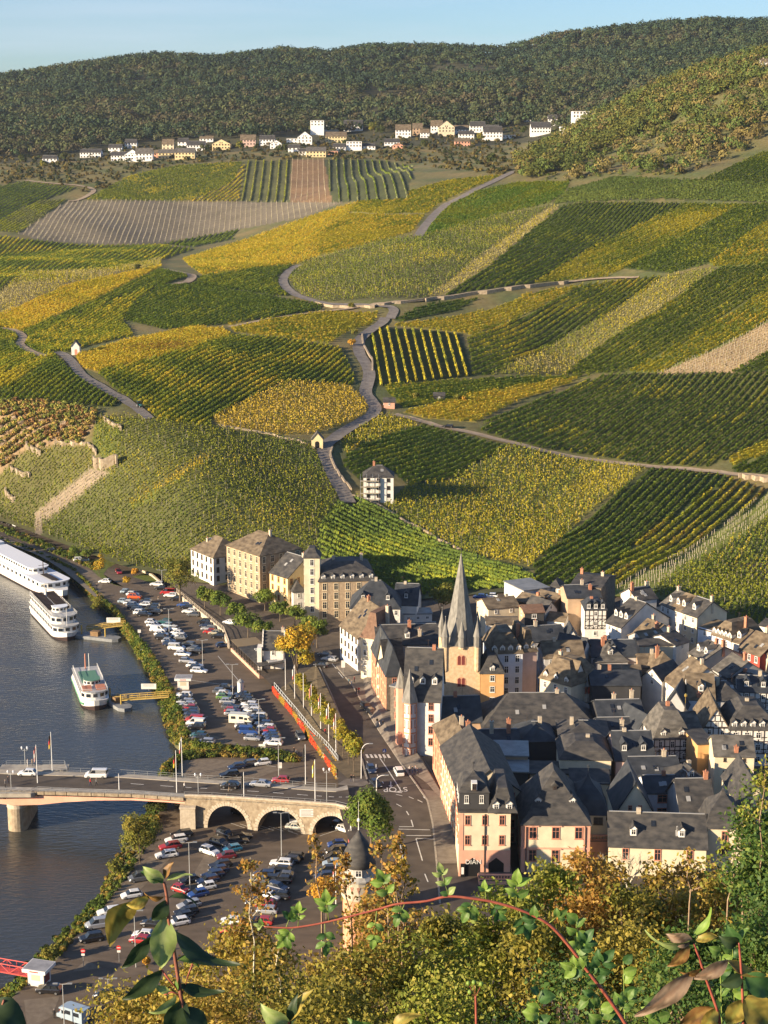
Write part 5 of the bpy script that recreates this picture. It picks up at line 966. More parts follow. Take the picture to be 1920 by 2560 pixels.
H_('shadowed roof with brick stack left of the half timbered cross gable', (1800,1700), (1850,1712), 11, 9, 1675, 'gx', 'grey', 'slate', win=(0, 0, 0), wside=False)
H_('dark half timbered house with broad roof at the right edge', (1846,1727), (1930,1731), 12.5, 12, 1688, 'gx', 'white', 'blue', half=True, win=(1.0, 1.4, 2.6), dorm=2)
H_('big white house with four grey windows beside the church tower', (1226,1634), (1307,1632), 16, 13, 1570, 'mans', 'bluewhite', 'brown', win=(1.15, 1.9, 2.3), dorm=4, chim=((.97, .5, .9, 'b'),))
H_('pink plastered house adjoining the big white house', (1307,1630), (1342,1627), 16, 12, 1562, 'mans', 'pink', 'brown', win=(1.15, 1.3, 3), dorm=2, fr=mfw)
H_('ochre house with shuttered window and slate mansard beside the tower', (1202,1683), (1260,1683), 12.5, 10, 1630, 'mans', 'orange', 'slate', win=(1.2, 1.6, 3.4), dorm=1)
H_('house with brown roof and two white satellite dishes', (1361,1644), (1460,1642), 14, 10, 1601, 'gx', 'grey', 'brown', win=(.9, 1.6, 2.6), left='bluewhite')
H_('sharp white gable beside the dark blue roof', (1453,1640), (1480,1628), 13, 8, 1594, 'gy', 'white', 'blue', win=(0, 0, 0))
H_('dark blue roof behind the brown hipped roof', (1480,1640), (1590,1640), 13, 11, 1598, 'gx', 'grey', 'blue', win=(0, 0, 0), wside=False, dorm=1)
H_('steep brown hipped roof with twin chimneys and white dish', (1490,1655), (1570,1652), 12, 10, 1604, 'hip', 'grey', 'grey', win=(0, 0, 0), wside=False, chim=((.35, .5, 1.0, 'b'),), dorm=1)
H_('cream house with round topped dormers and sunlit brown roof', (1350,1694), (1428,1716), 12.5, 11, 1643, 'mans', 'cream', 'brown', win=(1.0, 1.6, 2.3), dorm=3, chim=((.2, .5, .8, 'r'),))
H_('white gable behind the red lantern turret', (1428,1716), (1470,1702), 12, 8, 1652, 'gy', 'white', 'brown', win=(0, 0, 0))
H_('long tan roof with small vent left of the curved white verge', (1510,1687), (1603,1688), 12, 9, 1661, 'gx', 'tan', 'brown', win=(0, 0, 0), wside=False)
H_('blue grey metal roofed hall in shadow', (1480,1712), (1602,1712), 12.5, 12, 1674, 'gx', 'dark', 'blue', win=(0, 0, 0), wside=False)
H_('white curly gabled house with oval window', (1606,1688), (1655,1700), 12.5, 9, 1668, 'gy', 'white', 'slate', win=(.9, 1.1, 3), nf=1)
H_('pair of steep brown roofs with thin poles in the middle of town', (1600,1668), (1660,1668), 12, 9, 1634, 'gx', 'tan', 'brown', win=(0, 0, 0), wside=False)
H_('brown slate roof sloping beside the curved white verge', (1640,1676), (1700,1672), 12.5, 9, 1628, 'hip', 'grey', 'brown', win=(0, 0, 0), wside=False, chim=((.3, .5, 1.2, 'b'),))
H_('white house under a big brown roof edged by a curved white verge', (1661,1697), (1699,1726), 12.5, 14, 1654, 'gx', 'white', 'brown', win=(.7, 1.5, 3.2))
H_('white house with square sunny brown roof and a single dormer', (1721,1746), (1786,1748), 13, 12, 1683, 'gx', 'bluewhite', 'brown', dorm=1, win=(.9, 1.3, 3.0), chim=((.4, .05, .6, 'b'),))
H_('slate roof with a white verge right of the sunny brown roof', (1787,1750), (1860,1749), 12.5, 12, 1702, 'hip', 'grey', 'slate', win=(0, 0, 0), wside=False)
H_('black gabled house with pale gable wall in shade', (1660,1764), (1716,1770), 12, 9, 1724, 'gy', 'grey', 'blue', win=(0, 0, 0))
H_('dark roof with white pointed dormer behind the church choir', (1500,1798), (1612,1795), 12.5, 12, 1748, 'gx', 'dark', 'blue', win=(0, 0, 0), wside=False, chim=((.85, .6, 1.6, 'r'), (.5, .8, 1.6, 'r')))
H_('low dark roof with cream chimney behind the pink house', (1500,1832), (1602,1830), 11, 9, 1792, 'gx', 'grey', 'blue', win=(0, 0, 0), wside=False, chim=((.55, .1, 2.2, 'r'),))
H_('grey gable in shadow left of the round turret', (1595,1822), (1638,1815), 12, 9, 1785, 'gy', 'bluewhite', 'blue', win=(0, 0, 0))
H_('slate roof in half shadow right of the round turret', (1727,1850), (1762,1846), 13, 11, 1779, 'gx', 'grey', 'grey', win=(0, 0, 0), wside=False)
H_('half timbered house with slate mansard and round corner turret', (1636,1848), (1727,1846), 13.5, 11, 1764, 'mans', 'white', 'grey', half=True, win=(.9, 1.6, 1.9), dorm=2, fr=mfw)
H_('pointed half timbered gable house on the market place', (1757,1818), (1823,1819), 14, 14, 1768, 'gy', 'white', 'brown', half=True, win=(.9, 1.2, 2.4), fr=mfw)
H_('broad half timbered house with two rows of white dormers', (1825,1824), (1940,1825), 14, 13, 1752, 'mans', 'white', 'slate', half=True, win=(1.2, 1.5, 2.1), dorm=5, fr=mfw)
H_('cream white house with patched slate roof and tiny windows', (1788,1888), (1886,1890), 16, 10, 1838, 'gx', 'cream', 'grey', win=(.55, .8, 3.1), fr=mfd, chim=((.55, .1, 1.0, 'b'),))
H_('tan blank walled house left of the patched slate roof', (1745,1862), (1787,1860), 15, 9, 0, 'flat', 'orange', 'slate', win=(0, 0, 0))
H_('dark hipped roof with grey attic box left of the pink house', (1400,1897), (1528,1899), 14.5, 12, 1842, 'mans', 'cream', 'slate', win=(0, 0, 0), wside=False)
H_('pink house with small shaded windows and two dormers', (1540,1899), (1636,1898), 14, 13, 1826, 'gx', 'pink', 'blue', win=(1.1, 1.5, 5), dorm=2, fr=mfp)
H_('blue slate roof with large skylight in deep shade', (1582,1940), (1704,1938), 12.5, 12, 1890, 'gx', 'grey', 'blue', win=(0, 0, 0), wside=False, chim=((.75, .5, 1.2, 'r'),))
H_('white house with half timbered eaves and two skylights', (1616,1981), (1697,1980), 12.5, 9, 1937, 'gx', 'bluewhite', 'blue', win=(2.0, 1.7, 3.6), fr=mfp, half=False)
H_('small dark hipped roof beside the tan blank wall', (1700,1960), (1770,1952), 13, 9, 1915, 'hip', 'grey', 'slate', win=(0, 0, 0), wside=False, dorm=1)
H_('cream gabled house with black roof above the long palace wing', (1540,2028), (1634,2028), 13, 12, 1953, 'gy', 'cream', 'blue', win=(1.0, 1.2, 2.4), fr=mfp, nf=1)
H_('dark brown roof with brick chimney behind the right pavilion', (1705,2036), (1790,2034), 13, 13, 1945, 'gx', 'grey', 'slate', win=(0, 0, 0), wside=False, chim=((.9, .5, 1.2, 'b'),))
H_('grey slate gabled palace block at the right edge', (1846,2012), (1930,2012), 16, 16, 1960, 'gy', 'cream', 'slate', win=(1.1, 1.6, 3), fr=mfp, nf=2)
H_('dark roofs between the church nave and the corner inn', (1205,1868), (1300,1866), 12, 9, 1822, 'gx', 'grey', 'blue', win=(0, 0, 0), wside=False, chim=((.3, .4, 2.0, 'r'), (.75, .4, 2.4, 'b')))
H_('black hipped roof with white flashing before the church nave', (1300,1853), (1392,1851), 12, 11, 1803, 'hip', 'dark', 'blue', win=(0, 0, 0), wside=False)
H_('round ended slate roof with vents behind the silver ducts', (1400,1848), (1525,1850), 13, 13, 1800, 'hip', 'dark', 'slate', win=(0, 0, 0), wside=False)
H_('flat grey roof with black skylight behind the domed corner', (1236,1890), (1320,1892), 13.5, 9, 0, 'flat', 'tan', 'zinc', win=(0, 0, 0))
H_('lower flat gravel roof beside the domed corner', (1254,1930), (1320,1932), 12.5, 7, 0, 'flat', 'dark', 'zinc', win=(0, 0, 0))
H_('beige courtyard wall block behind the palace roof', (1325,1935), (1525,1938), 12, 7, 0, 'flat', 'tan', 'slate', win=(0, 0, 0))
H_('small dark skylight roof behind the blue dome', (1428,1955), (1522,1957), 13, 5, 1920, 'sx', 'cream', 'slate', win=(0, 0, 0), wside=False)
# ---------------------------------------------------------------- river front
H_('white hip roofed building at the left end of the river front', (477,1371), (533,1394), 12, 13, 1341, 'hip', 'white', 'brown', win=(1.0, 1.7, 2.5), fr=mfd, chim=((.3, .3, .9, 'r'),))
H_('grand brown stone building with cream bays and big hipped roof', (566,1362), (649,1389), 17.5, 16, 1329, 'hip', 'brown_stone', 'brown', win=(1.3, 2.2, 2.6), fr=M('frame_cream', (.68, .58, .40), rough=.7), chim=((.7, .5, 1.0, 'r'),))
H_('ornate yellow villa with pointed orange gables', (674,1430), (719,1444), 12.5, 14, 1386, 'gx', 'yellow', 'slate', win=(1.1, 1.9, 2.2), fr=M('frame_orange', (.62, .34, .12), rough=.7), chim=((.9, .5, 1.0, 'r'),))
H_('white half timbered annex beside the yellow villa', (719,1436), (762,1436), 12, 9, 1398, 'hip', 'white', 'blue', half=True, win=(1.2, 1.5, 2.2))
H_('low white lodge between villa and mansard hotel', (733,1480), (762,1478), 8.5, 7, 1448, 'pyr', 'white', 'slate', win=(.9, 1.4, 1.7), nf=2)
H_('stately hotel with grey mansard roof and cream stone dressings', (797,1454), (940,1450), 14.5, 17, 1397, 'mans', 'brown_stone', 'slate', win=(1.35, 2.2, 3.0), dorm=6, left='cream', fr=M('frame_cream', (.68, .58, .40), rough=.7), chim=((.3, .5, .8, 'r'), (.8, .6, 1.0, 'r')))
H_('square corner tower of the hotel with bell shaped grey roof', (760,1394), (799,1394), 21.7, 7, 1366, 'mans', 'cream', 'slate', win=(1.2, 2.0, 2.4), fr=mfw)
H_('white house with big blue slate roof and open gable', (876,1520), (1000,1521), 12.5, 14, 1450, 'hip', 'white', 'blue', win=(1.0, 1.5, 2.2), dorm=2)
H_('dark slate roof at the foot of the vines behind the white house', (985,1510), (1042,1512), 11, 12, 1458, 'gx', 'white', 'blue', win=(0, 0, 0), dorm=1)
H_('flat white roofed shed between the dark roof and the church', (1010,1537), (1080,1535), 8, 6, 0, 'flat', 'white', 'zinc', win=(1.0, .9, 2.4), nf=1)
H_('brown roofed inn with white street front and boarded upper storey', (850,1562), (895,1594), 11, 14, 1506, 'gx', 'white', 'brown', win=(1.0, 1.5, 2.2), fr=mfd, chim=((.3, .5, 1.0, 'b'),))
H_('cream inn with rounded bay windows and brown mansard', (902,1592), (946,1599), 13, 12, 1522, 'mans', 'cream', 'rust', win=(1.2, 1.6, 2.2), fr=mfw, chim=((.9, .5, 1.0, 'r'),))
H_('grey slate roofs behind the gothic red front', (944,1612), (1098,1608), 13, 14, 1560, 'gx', 'grey', 'slate', win=(0, 0, 0), wside=False, dorm=1, chim=((.7, .2, 1.6, 'r'), (.55, .4, 1.2, 'b')))
H_('low dark slate roof between the inn and the church', (1000,1600), (1098,1596), 10, 10, 1556, 'gx', 'grey', 'blue', win=(0, 0, 0), wside=False)
H_('gothic post house with red sandstone front and pinnacles', (966,1690), (1006,1688), 12.5, 24, 1618, 'hipy', 'stone', 'blue', left='sandstone', win=(1.1, 2.0, 2.6), fr=mfp)
H_('narrow dark stone house beside the corner inn', (976,1716), (1006,1722), 12.5, 8, 0, 'flat', 'stone', 'zinc', win=(1.0, 1.7, 2.2), fr=mfp)
H_('white corner inn with red stone trim and steep slate roof', (1010,1748), (1100,1751), 17.5, 14, 1619, 'gx', 'white', 'slate', dorm=3, left='brickpink', win=(1.2, 1.9, 3.4), fr=mfp)
H_('long street wing with slate roof and cream wall', (1147,1980), (1300,1974), 17.5, 26, 1922, 'gy', 'cream', 'slate', win=(1.1, 1.8, 2.6), fr=mfp, lw=True)
H_('red sandstone bank house with hipped brown roof on the street bend', (1117,1892), (1214,1888), 16, 20, 1830, 'hipy', 'cream', 'brown', left='sandstone', win=(1.2, 2.0, 2.8), fr=mfp, chim=((.55, .45, 1.6, 'r'), (.7, .4, .8, 'b')))
# ---------------------------------------------------------------- landmark buildings
def archpanel(b, x, z, w, h, y, pointed=False):          # upright arched panel in the local xz plane
    pts = [(x - w/2, y, z), (x + w/2, y, z)]
    for k in range(9):
        t = math.pi * k / 8; pts.append((x + math.cos(t) * w/2, y, z + h - w/2 + math.sin(t) * w/2 * (1.25 if pointed else 1)))
    b.add(pts, [tuple(range(len(pts)))])
def textmesh(txt, size, m, ext=.02):
    c = bpy.data.curves.new('lettering', 'FONT'); c.body = txt; c.size = size; c.align_x = 'CENTER'; c.extrude = ext
    o = bpy.data.objects.new('tmp', c); COL.objects.link(o); dg = bpy.context.evaluated_depsgraph_get(); me = bpy.data.meshes.new_from_object(o.evaluated_get(dg)); bpy.data.objects.remove(o)
    me.materials.clear(); me.materials.append(m); return me
# church tower
TY = 402.; xl_, xr_ = aty(1105, 1618, TY).x, aty(1201, 1618, TY).x; zE = aty(1150, 1618, TY).z; TW = xr_ - xl_; cx = TW / 2
mtow = M('tower_stone', (.50, .36, .21), (.64, .48, .30), 1.3, .9, bump=.35); mspire = M('spire_slate', (.14, .135, .12), (.23, .22, .195), 1.0, .7, bump=.2, stretch=(2, 2, .6)); mred = M('louvre_red', (.16, .035, .03), rough=.8); mgold = M('gold', (.75, .55, .15), rough=.35, metal=.8)
ch = empty('church_tower', (xl_, TY, 0), label='square stone church tower with tall slate spire and corner turrets', cat='church tower')
b = MB(); b.prism([(0, 0), (TW, 0), (TW, TW), (0, TW)], 2, zE); b.build('shaft', mtow, ch)
for yy, h in ((1662, 2.35), (1716, 2.2)):
    zz = aty(1150, yy, TY).z; x0 = aty(1153, yy, TY).x - xl_
    b = MB(); b.box(x0 - 1.15, -.07, zz - .15, x0 + 1.15, .1, zz + h * .78); archpanel(b, x0, zz - .15, 2.3, h + .45, -.075); fr = b.build('window_surround', M('sandstone_trim', (.50, .25, .15), (.6, .33, .2), 2), ch)
    for s in (-1, 1):
        b = MB(); archpanel(b, x0 + s * .5, zz, .78, h, -.09); b.build('louvre', mred, fr)
oc = lambda r, z0, z1, c, m, nm, par, tip=0, seg=8, rot=math.pi/8: MB().lathe([(r, z0), (tip, z1)], seg, c, rot).build(nm, m, par)
for (px_, fx, fy, r) in ((975, .09, .05, .92), (1097, .52, .02, .95), (1240, .92, .05, .92), (940, .03, .95, .9), (1250, .97, .95, .9)):
    c = (TW * fx, TW * fy); zt = aty(1150, 1678, TY).z
    b = MB(); b.lathe(([(.25, zt - .9), (r * .9, zt + .2)] if px_ != 1097 else [(r * .9, zE - .4)]) + [(r * .92, zE)], 10, c); b.build('corner_turret', mtow, ch)
    t = MB().lathe([(r * 1.02, zE), (r * 1.02, zE + 2.6), (r * 1.2, zE + 2.65), (r * .62, zE + 4.6), (.05, zE + 6.9)], 8, c, math.pi/8).build('turret_roof', mspire, ch)
    MB().lathe([(.05, zE + 6.8), (.04, zE + 7.6), (.14, zE + 7.7), (.02, zE + 8)], 6, c).build('finial', M('lead', (.25, .25, .24), rough=.5), t)
tip = aty(1157, 1384, TY + cx).z
MB().lathe([(4.5, zE), (4.1, zE + 1.2), (3.4, zE + 5), (.10, tip)], 8, (cx, cx), math.pi/8).build('spire', mspire, ch)
b = MB(); b.tube([(cx, cx, tip - .5), (cx, cx, tip + 5.2)], .07, 5); b.build('rod', M('iron', (.05, .05, .05), rough=.5), ch)
b = MB(); zz = tip + 5.2; pr = [(-.9, 0), (-.5, .1), (-.1, -.15), (.3, -.1), (.6, .45), (.85, .4), (.7, .75), (.45, .7), (.15, .25), (-.25, .3), (-.6, .8), (-.95, .75)]
b.add([(cx + x, cx - .06, zz + z) for x, z in pr] + [(cx + x, cx + .06, zz + z) for x, z in pr], [tuple(range(12)), tuple(range(23, 11, -1))] + [(i, i + 12, (i + 1) % 12 + 12, (i + 1) % 12) for i in range(12)]); b.build('weathercock', mgold, ch)
H_('church choir with dark slate roof under the tower', (1107, 1806), (1204, 1803), 11, 11, 1739, 'gx', 'tan', 'blue', win=(0, 0, 0), wside=False)
H_('long church nave with a huge weathered slate roof', (1207, 1822), (1494, 1820), 10.5, 17, 1731, 'hip', 'tan', 'slate', win=(0, 0, 0), wside=False, name='church_nave', cat='church', chim=((.68, .5, .6, 'r'),))
p = aty(1467, 1733, 395); o = empty('roof_turret', (p.x, p.y, p.z), label='red lantern turret with pointed cap at the end of the nave ridge', cat='turret')
MB().lathe([(.9, -2), (.8, 0)], 8).build('turret_base', mrend, o); b = MB()
for k in range(6): t = k * math.pi / 3; b.box(.62 * math.cos(t) - .1, .62 * math.sin(t) - .1, 0, .62 * math.cos(t) + .1, .62 * math.sin(t) + .1, 1.9)
b.build('lantern', M('lantern_red', (.42, .06, .03), rough=.6), o); MB().lathe([(.95, 1.9), (.6, 2.5), (.3, 3.1), (.04, 4.6)], 8).build('cap', mspire, o)
# corner inn: hexagonal oriel tower and pointed spirelet
def oriel(px, py, r, zt_py, tip_py, label, z0=None, wins=True):
    p = ats(px, py); z1 = zat(p.x, p.y, zt_py); z2 = zat(p.x, p.y, tip_py); o = empty('stair_turret', (p.x, p.y - .5, 0), label=label, cat='turret'); zb_ = p.z - .5 if z0 is None else z0
    MB().lathe([(r, zb_), (r, z1)], 6, (0, 0), math.pi/6).build('wall', WALL['white'], o)
    n = max(1, int((z1 - zb_) / 3.4))
    for k in range(n + 1):
        z = zb_ + (z1 - zb_) * k / n; MB().lathe([(r + .06, z - .35), (r + .06, z)], 6, (0, 0), math.pi/6).build('string_course', WALL['sandstone'], o)
    for k in range(6): t = math.pi/6 + k * math.pi/3; MB().box(r * math.cos(t) - .14, r * math.sin(t) - .14, zb_, r * math.cos(t) + .14, r * math.sin(t) + .14, z1 - .05).build('quoin', WALL['sandstone'], o)
    if wins:
        for k in range(n):
            for t in (-math.pi/2 - math.pi/3, -math.pi/2, -math.pi/2 + math.pi/3):
                a = r * math.cos(math.pi/6) + .02; putwin(o, a * math.cos(t), a * math.sin(t), zb_ + (z1 - zb_) * (k + .30) / n, t + math.pi/2, 1.0, 1.9, mfp)
    MB().lathe([(r * 1.22, z1), (r * .7, z1 + (z2 - z1) * .38), (.05, z2)], 6, (0, 0), math.pi/6).build('spire', mspire, o); MB().lathe([(.05, z2 - .3), (.03, z2 + 1.2)], 5).build('finial', mfd, o)
oriel(1024, 1888, 1.75, 1751, 1670, 'hexagonal white and red corner turret with pointed slate spire', 3)
p = ats(1001, 1870); o = empty('spirelet', (p.x, p.y + 1, 0), label='slim slate spirelet on the left gable of the corner inn', cat='turret'); z1, z2 = zat(p.x, p.y, 1722), zat(p.x, p.y, 1672)
MB().lathe([(1.1, z1 - 14.5), (1.1, z1)], 6).build('wall', WALL['brickpink'], o); MB().lathe([(1.25, z1), (.05, z2)], 6).build('spire', mspire, o)
for i, (px, y0, y1) in enumerate(((952, 1700, 1570), (966, 1690, 1604), (984, 1718, 1680), (990, 1722, 1684))):   # gothic pinnacles
    p = ats(px, 1740 - 6 * i); z0, z1 = zat(p.x, p.y, y0), zat(p.x, p.y, y1); o = empty('pinnacle', (p.x, p.y, 0), label=('tall cross topped pinnacle of the gothic gable', 'second sandstone pinnacle on the gothic gable', 'short red pinnacle before the corner inn', 'shorter twin of the red pinnacles')[i], cat='pinnacle', group='pinnacles of the gothic front')
    MB().box(-.45, -.45, 2, .45, .45, z0 + (z1 - z0) * .45).build('shaft', WALL['sandstone'], o); MB().lathe([(.6, z0 + (z1 - z0) * .45), (.05, z1)], 4, (0, 0), math.pi/4).build('pinnacle_cap', mspire if i < 2 else WALL['sandstone'], o)
H_('stepped cream gable front of the gothic post house', (942,1660), (966,1682), 11.5, 5, 1598, 'gy', 'cream', 'slate', win=(.8, 1.8, 1.6), fr=mfp, nf=3)
# palace group
H_('cream palace wing with steep hipped slate roof and salmon quoins', (1304, 2060), (1476, 2061), 16, 17, 1924, 'hipy', 'cream', 'slate', win=(1.5, 2.4, 3.3), fr=mfp, nf=2, fh=4.6, dorm=2, lw=True)
rt, a, ex, ey, Lh, D, ze, R, z0 = HOUSES['cream palace wing with steep hipped slate roof and salmon quoins']
for x0, x1 in ((-.02, 1.25), (Lh - 1.25, Lh + .02)): MB().box(x0, -.06, z0, x1, .04, ze - .2).build('quoin', WALL['brickpink'], rt)
for z in (ze - .35, ze - 5.0, ze - 10.2): MB().box(-.1, -.16, z, Lh + .1, .03, z + .28).build('string_course', WALL['brickpink'], rt)
for fl in range(2):
    for k in range(3): x = Lh / 3 * (k + .5); z = ze - .5 - fl * 4.6; MB().box(x - 1.15, -.22, z, x + 1.15, .02, z + .32).build('window_hood', WALL['brickpink'], rt)
for x in (.9, Lh - .9): b = MB(); b.tube([(x, -.18, z0), (x, -.18, ze - .5)], .09, 6); b.build('drainpipe', mfd, rt)
d = MB(); x = Lh/2; y = 4.3; zz = ze + (R - ze) * (y / (Lh / 2)) ; d.box(x - .5, y - .3, zz - 1.0, x + .5, y + 1.4, zz + .6); d.add([(x - .75, y - .5, zz + .5), (x + .75, y - .5, zz + .5), (x, y - .5, zz + 1.25), (x - .75, y + 2, zz + .5), (x + .75, y + 2, zz + .5), (x, y + 2, zz + 1.25)], [(0, 1, 2), (0, 2, 5, 3), (1, 4, 5, 2)]); do = d.build('dormer', ROOF['slate'], rt); link('window', winmesh(.6, .9, mfd), do, (x, y - .31, zz - .5))
H_('lower block of the restaurant corner with salmon ground floor', (1148, 2031), (1277, 2031), 19, 14, 0, 'flat', 'cream', 'slate', win=(1.1, 2.0, 2.6), fr=mfp, nf=2, fh=4.0)
rt, a, ex, ey, Lh, D, ze, R, z0 = HOUSES['lower block of the restaurant corner with salmon ground floor']
MB().box(-.06, -.07, z0, Lh + .05, .02, ze - 7.6).build('ground_storey', WALL['brickpink'], rt)
for x0, x1 in ((-.03, .8),): MB().box(x0, -.09, ze - 7.6, x1, .02, ze - .2).build('quoin', WALL['brickpink'], rt)
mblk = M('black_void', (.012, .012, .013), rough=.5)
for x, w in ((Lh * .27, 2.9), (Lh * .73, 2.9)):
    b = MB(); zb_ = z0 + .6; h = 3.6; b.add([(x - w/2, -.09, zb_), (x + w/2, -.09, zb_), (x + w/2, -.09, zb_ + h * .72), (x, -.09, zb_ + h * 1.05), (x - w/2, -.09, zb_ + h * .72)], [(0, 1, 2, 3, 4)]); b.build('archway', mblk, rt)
o = link('sign_lettering', textmesh('DI\u0100N', 1.25, mfw), rt, (Lh * .27 + .15, -.14, z0 + 3.1)); o.rotation_euler = (math.pi/2, 0, 0)
b = MB(); b.box(.35, -.5, z0 + .4, 1.1, -.1, z0 + 3.2); o2 = b.build('menu_case', mblk, rt); MB().box(.48, -.52, z0 + 1.2, .97, -.505, z0 + 2.6).build('menu_sheet', mfw, o2)
b = MB(); b.tube([(Lh * .5, -.15, z0), (Lh * .5, -.15, ze - .3)], .09, 6); b.build('drainpipe', mfd, rt)
H_('slate clad pavilion with bell shaped roof on the restaurant corner', (1148, 1981), (1223, 1981), 22.6, 8, 1922, 'bell', 'dark', 'slate', z0=19.2, win=(.8, 1.6, 1.7), fr=mfw, nf=1, dorm=0)
rt2, a2_, ex2, ey2, L2, D2, ze2, R2, _ = HOUSES['slate clad pavilion with bell shaped roof on the restaurant corner']
d = MB(); d.box(L2/2 - .55, -.25, ze2 + .5, L2/2 + .55, 1.5, ze2 + 1.9); d.lathe([(.55, -.3), (.55, 0)], 10)if False else None; do = d.build('dormer', mfw, rt2); link('window', winmesh(.8, 1.2, mfd), do, (L2/2, -.26, ze2 + .6))
H_('mansard roof with curved dormer between pavilion and palace wing', (1224, 2030), (1290, 2030), 19.3, 13, 1945, 'mans', 'dark', 'slate', z0=19.2, win=(0, 0, 0), dorm=2)
H_('square pavilion with deep blue bell roof behind the palace wing', (1424, 2035), (1520, 2037), 15, 9, 1930, 'bell', 'cream', 'blue', win=(1.8, 1.5, 3.2), fr=mfd, nf=1)
H_('long cream palace wing with low slate roof and arched dormers', (1524, 2112), (1766, 2120), 12.3, 10, 2031, 'gx', 'cream', 'slate', win=(1.3, 2.3, 4.6), fr=mfp, nf=1, dorm=2)
H_('cream pavilion with grey bell roof at the right end of the palace', (1764, 2070), (1862, 2072), 15, 9, 1968, 'bell', 'cream', 'slate', win=(1.3, 2.0, 6.0), fr=mfp, nf=2)
def balustrade(root, x0, x1, y, z):
    MB().box(x0, y - .2, z, x1, y + .2, z + .16).build('plinth', WALL['brickpink'], root); MB().box(x0 - .1, y - .25, z + .85, x1 + .1, y + .25, z + 1.05).build('handrail', WALL['brickpink'], root)
    me = MB().lathe([(.07, 0), (.12, .22), (.06, .5), (.09, .69)], 6).mesh('baluster', WALL['brickpink'])
    for x in np.arange(x0 + .3, x1, .55): link('baluster', me, root, (x, y, z + .16))
for lab, (px0, px1, py, z), dep in (('salmon terrace with balustrade in front of the restaurant', (1198, 1282, 2200, 7.0), 9), ('small balcony terrace with balustrade beside the blue dome', (1474, 1532, 2101, 10.0), 6)):
    a, c = at(px0, py, z), at(px1, py, z); o = empty('terrace', (a.x, a.y, 0), label=lab, cat='terrace'); w = c.x - a.x
    MB().box(-.1, -.1, -1, w + .1, dep, z - .25).build('retaining_wall', WALL['brickpink'], o); MB().box(0, 0, z - .24, w, dep, z).build('paving', M('dark_paving', (.09, .07, .06), (.13, .105, .09), 2), o); balustrade(o, 0, w, .2, z)
# gate turret in the lower car park, half hidden by leaves
p = at(897, 2380, 0); o = empty('gate_turret', (p.x, p.y + 2.5, 0), label='round turret with dark cupola and cream and salmon bands above the lower car park', cat='turret'); zt = zat(p.x, p.y + 2.5, 2158); z3 = zat(p.x, p.y + 2.5, 2075); r = 2.9
MB().lathe([(r, -1), (r, zt - 6.0)], 16).build('shaft', WALL['sandstone'], o); MB().lathe([(r + .25, zt - 6.0), (r + .25, zt - 2.6)], 16).build('frieze', mrend, o); MB().lathe([(r + .5, zt - 2.6), (r + .6, zt - 2.2), (r - .3, zt - 1.6), (r - .3, zt)], 16).build('gallery', M('gallery_grey', (.30, .29, .26), (.42, .4, .36), 1.5), o)
for k in range(9):
    t = math.pi + math.pi * k / 8; b = MB(); b.add([((r + .28) * math.cos(t - .1), (r + .28) * math.sin(t - .1), zt - 3.3), ((r + .28) * math.cos(t + .1), (r + .28) * math.sin(t + .1), zt - 3.3), ((r + .28) * math.cos(t), (r + .28) * math.sin(t), zt - 4.6)], [(0, 1, 2), (2, 1, 0)]); b.build('pennant_ornament', WALL['brickpink'], o)
hh = z3 - zt; MB().lathe([(r + .25, zt), (r * .98, zt + hh * .16), (r * .88, zt + hh * .38), (r * .62, zt + hh * .62), (r * .28, zt + hh * .82), (.12, z3)], 16).build('cupola', ROOF['slate'], o, smooth=True)
MB().lathe([(.12, z3 - .2), (.06, z3 + 1.5), (.28, z3 + 1.7), (.28, z3 + 2.0), (.05, z3 + 2.3), (.02, z3 + 5.5)], 8).build('finial', mfw, o)
putwin(o, 0, -r + .25, zt - 1.5, 0, 1.2, 1.3, mfw)
# round white tower behind the church, round corner turret on the half timbered house
p = aty(1447, 1516, 476); o = empty('round_tower', (p.x, p.y, 0), label='round white tower with low brown cap among the back houses', cat='tower'); MB().lathe([(1.75, 4), (1.75, p.z)], 18).build('wall', WALL['white'], o, smooth=False); MB().lathe([(2.0, p.z), (1.5, p.z + 1.2), (.05, p.z + 2.2)], 18).build('roof', ROOF['brown'], o)
for z in (p.z - 2.6, p.z - 5.4): 
    for t in (-1.9, -1.1): putwin(o, 1.74 * math.cos(t), 1.74 * math.sin(t), z, t + math.pi/2, .7, .9, mfd)
for z in (p.z - 3.2, p.z - 6.2): MB().lathe([(1.8, z), (1.8, z + .12)], 18).build('string_course', M('iron_band', (.1, .08, .06)), o)
p = aty(1709, 1844, 372); o = empty('corner_turret', (p.x, p.y - .5, 0), label='round slate turret with onion tip and gold ball on the half timbered house', cat='turret'); z = p.z
MB().lathe([(1.5, 6), (1.5, z)], 12).build('wall', WALL['white'], o); MB().lathe([(1.75, z), (1.6, z + 1.2), (1.25, z + 2.2), (1.3, z + 3.2), (.75, z + 4.2), (.4, z + 6.2), (.06, z + 8.6)], 12).build('roof', ROOF['slate'], o, smooth=True); MB().lathe([(.05, z + 8.4), (.05, z + 10), (.35, z + 10.3), (.35, z + 10.7), (.05, z + 11)], 8).build('gold_ball', mgold, o)
for t in (-2.2, -1.57, -.9): putwin(o, 1.5 * math.cos(t), 1.5 * math.sin(t), z - 3.4, t + math.pi/2, .8, 1.7, mfw)
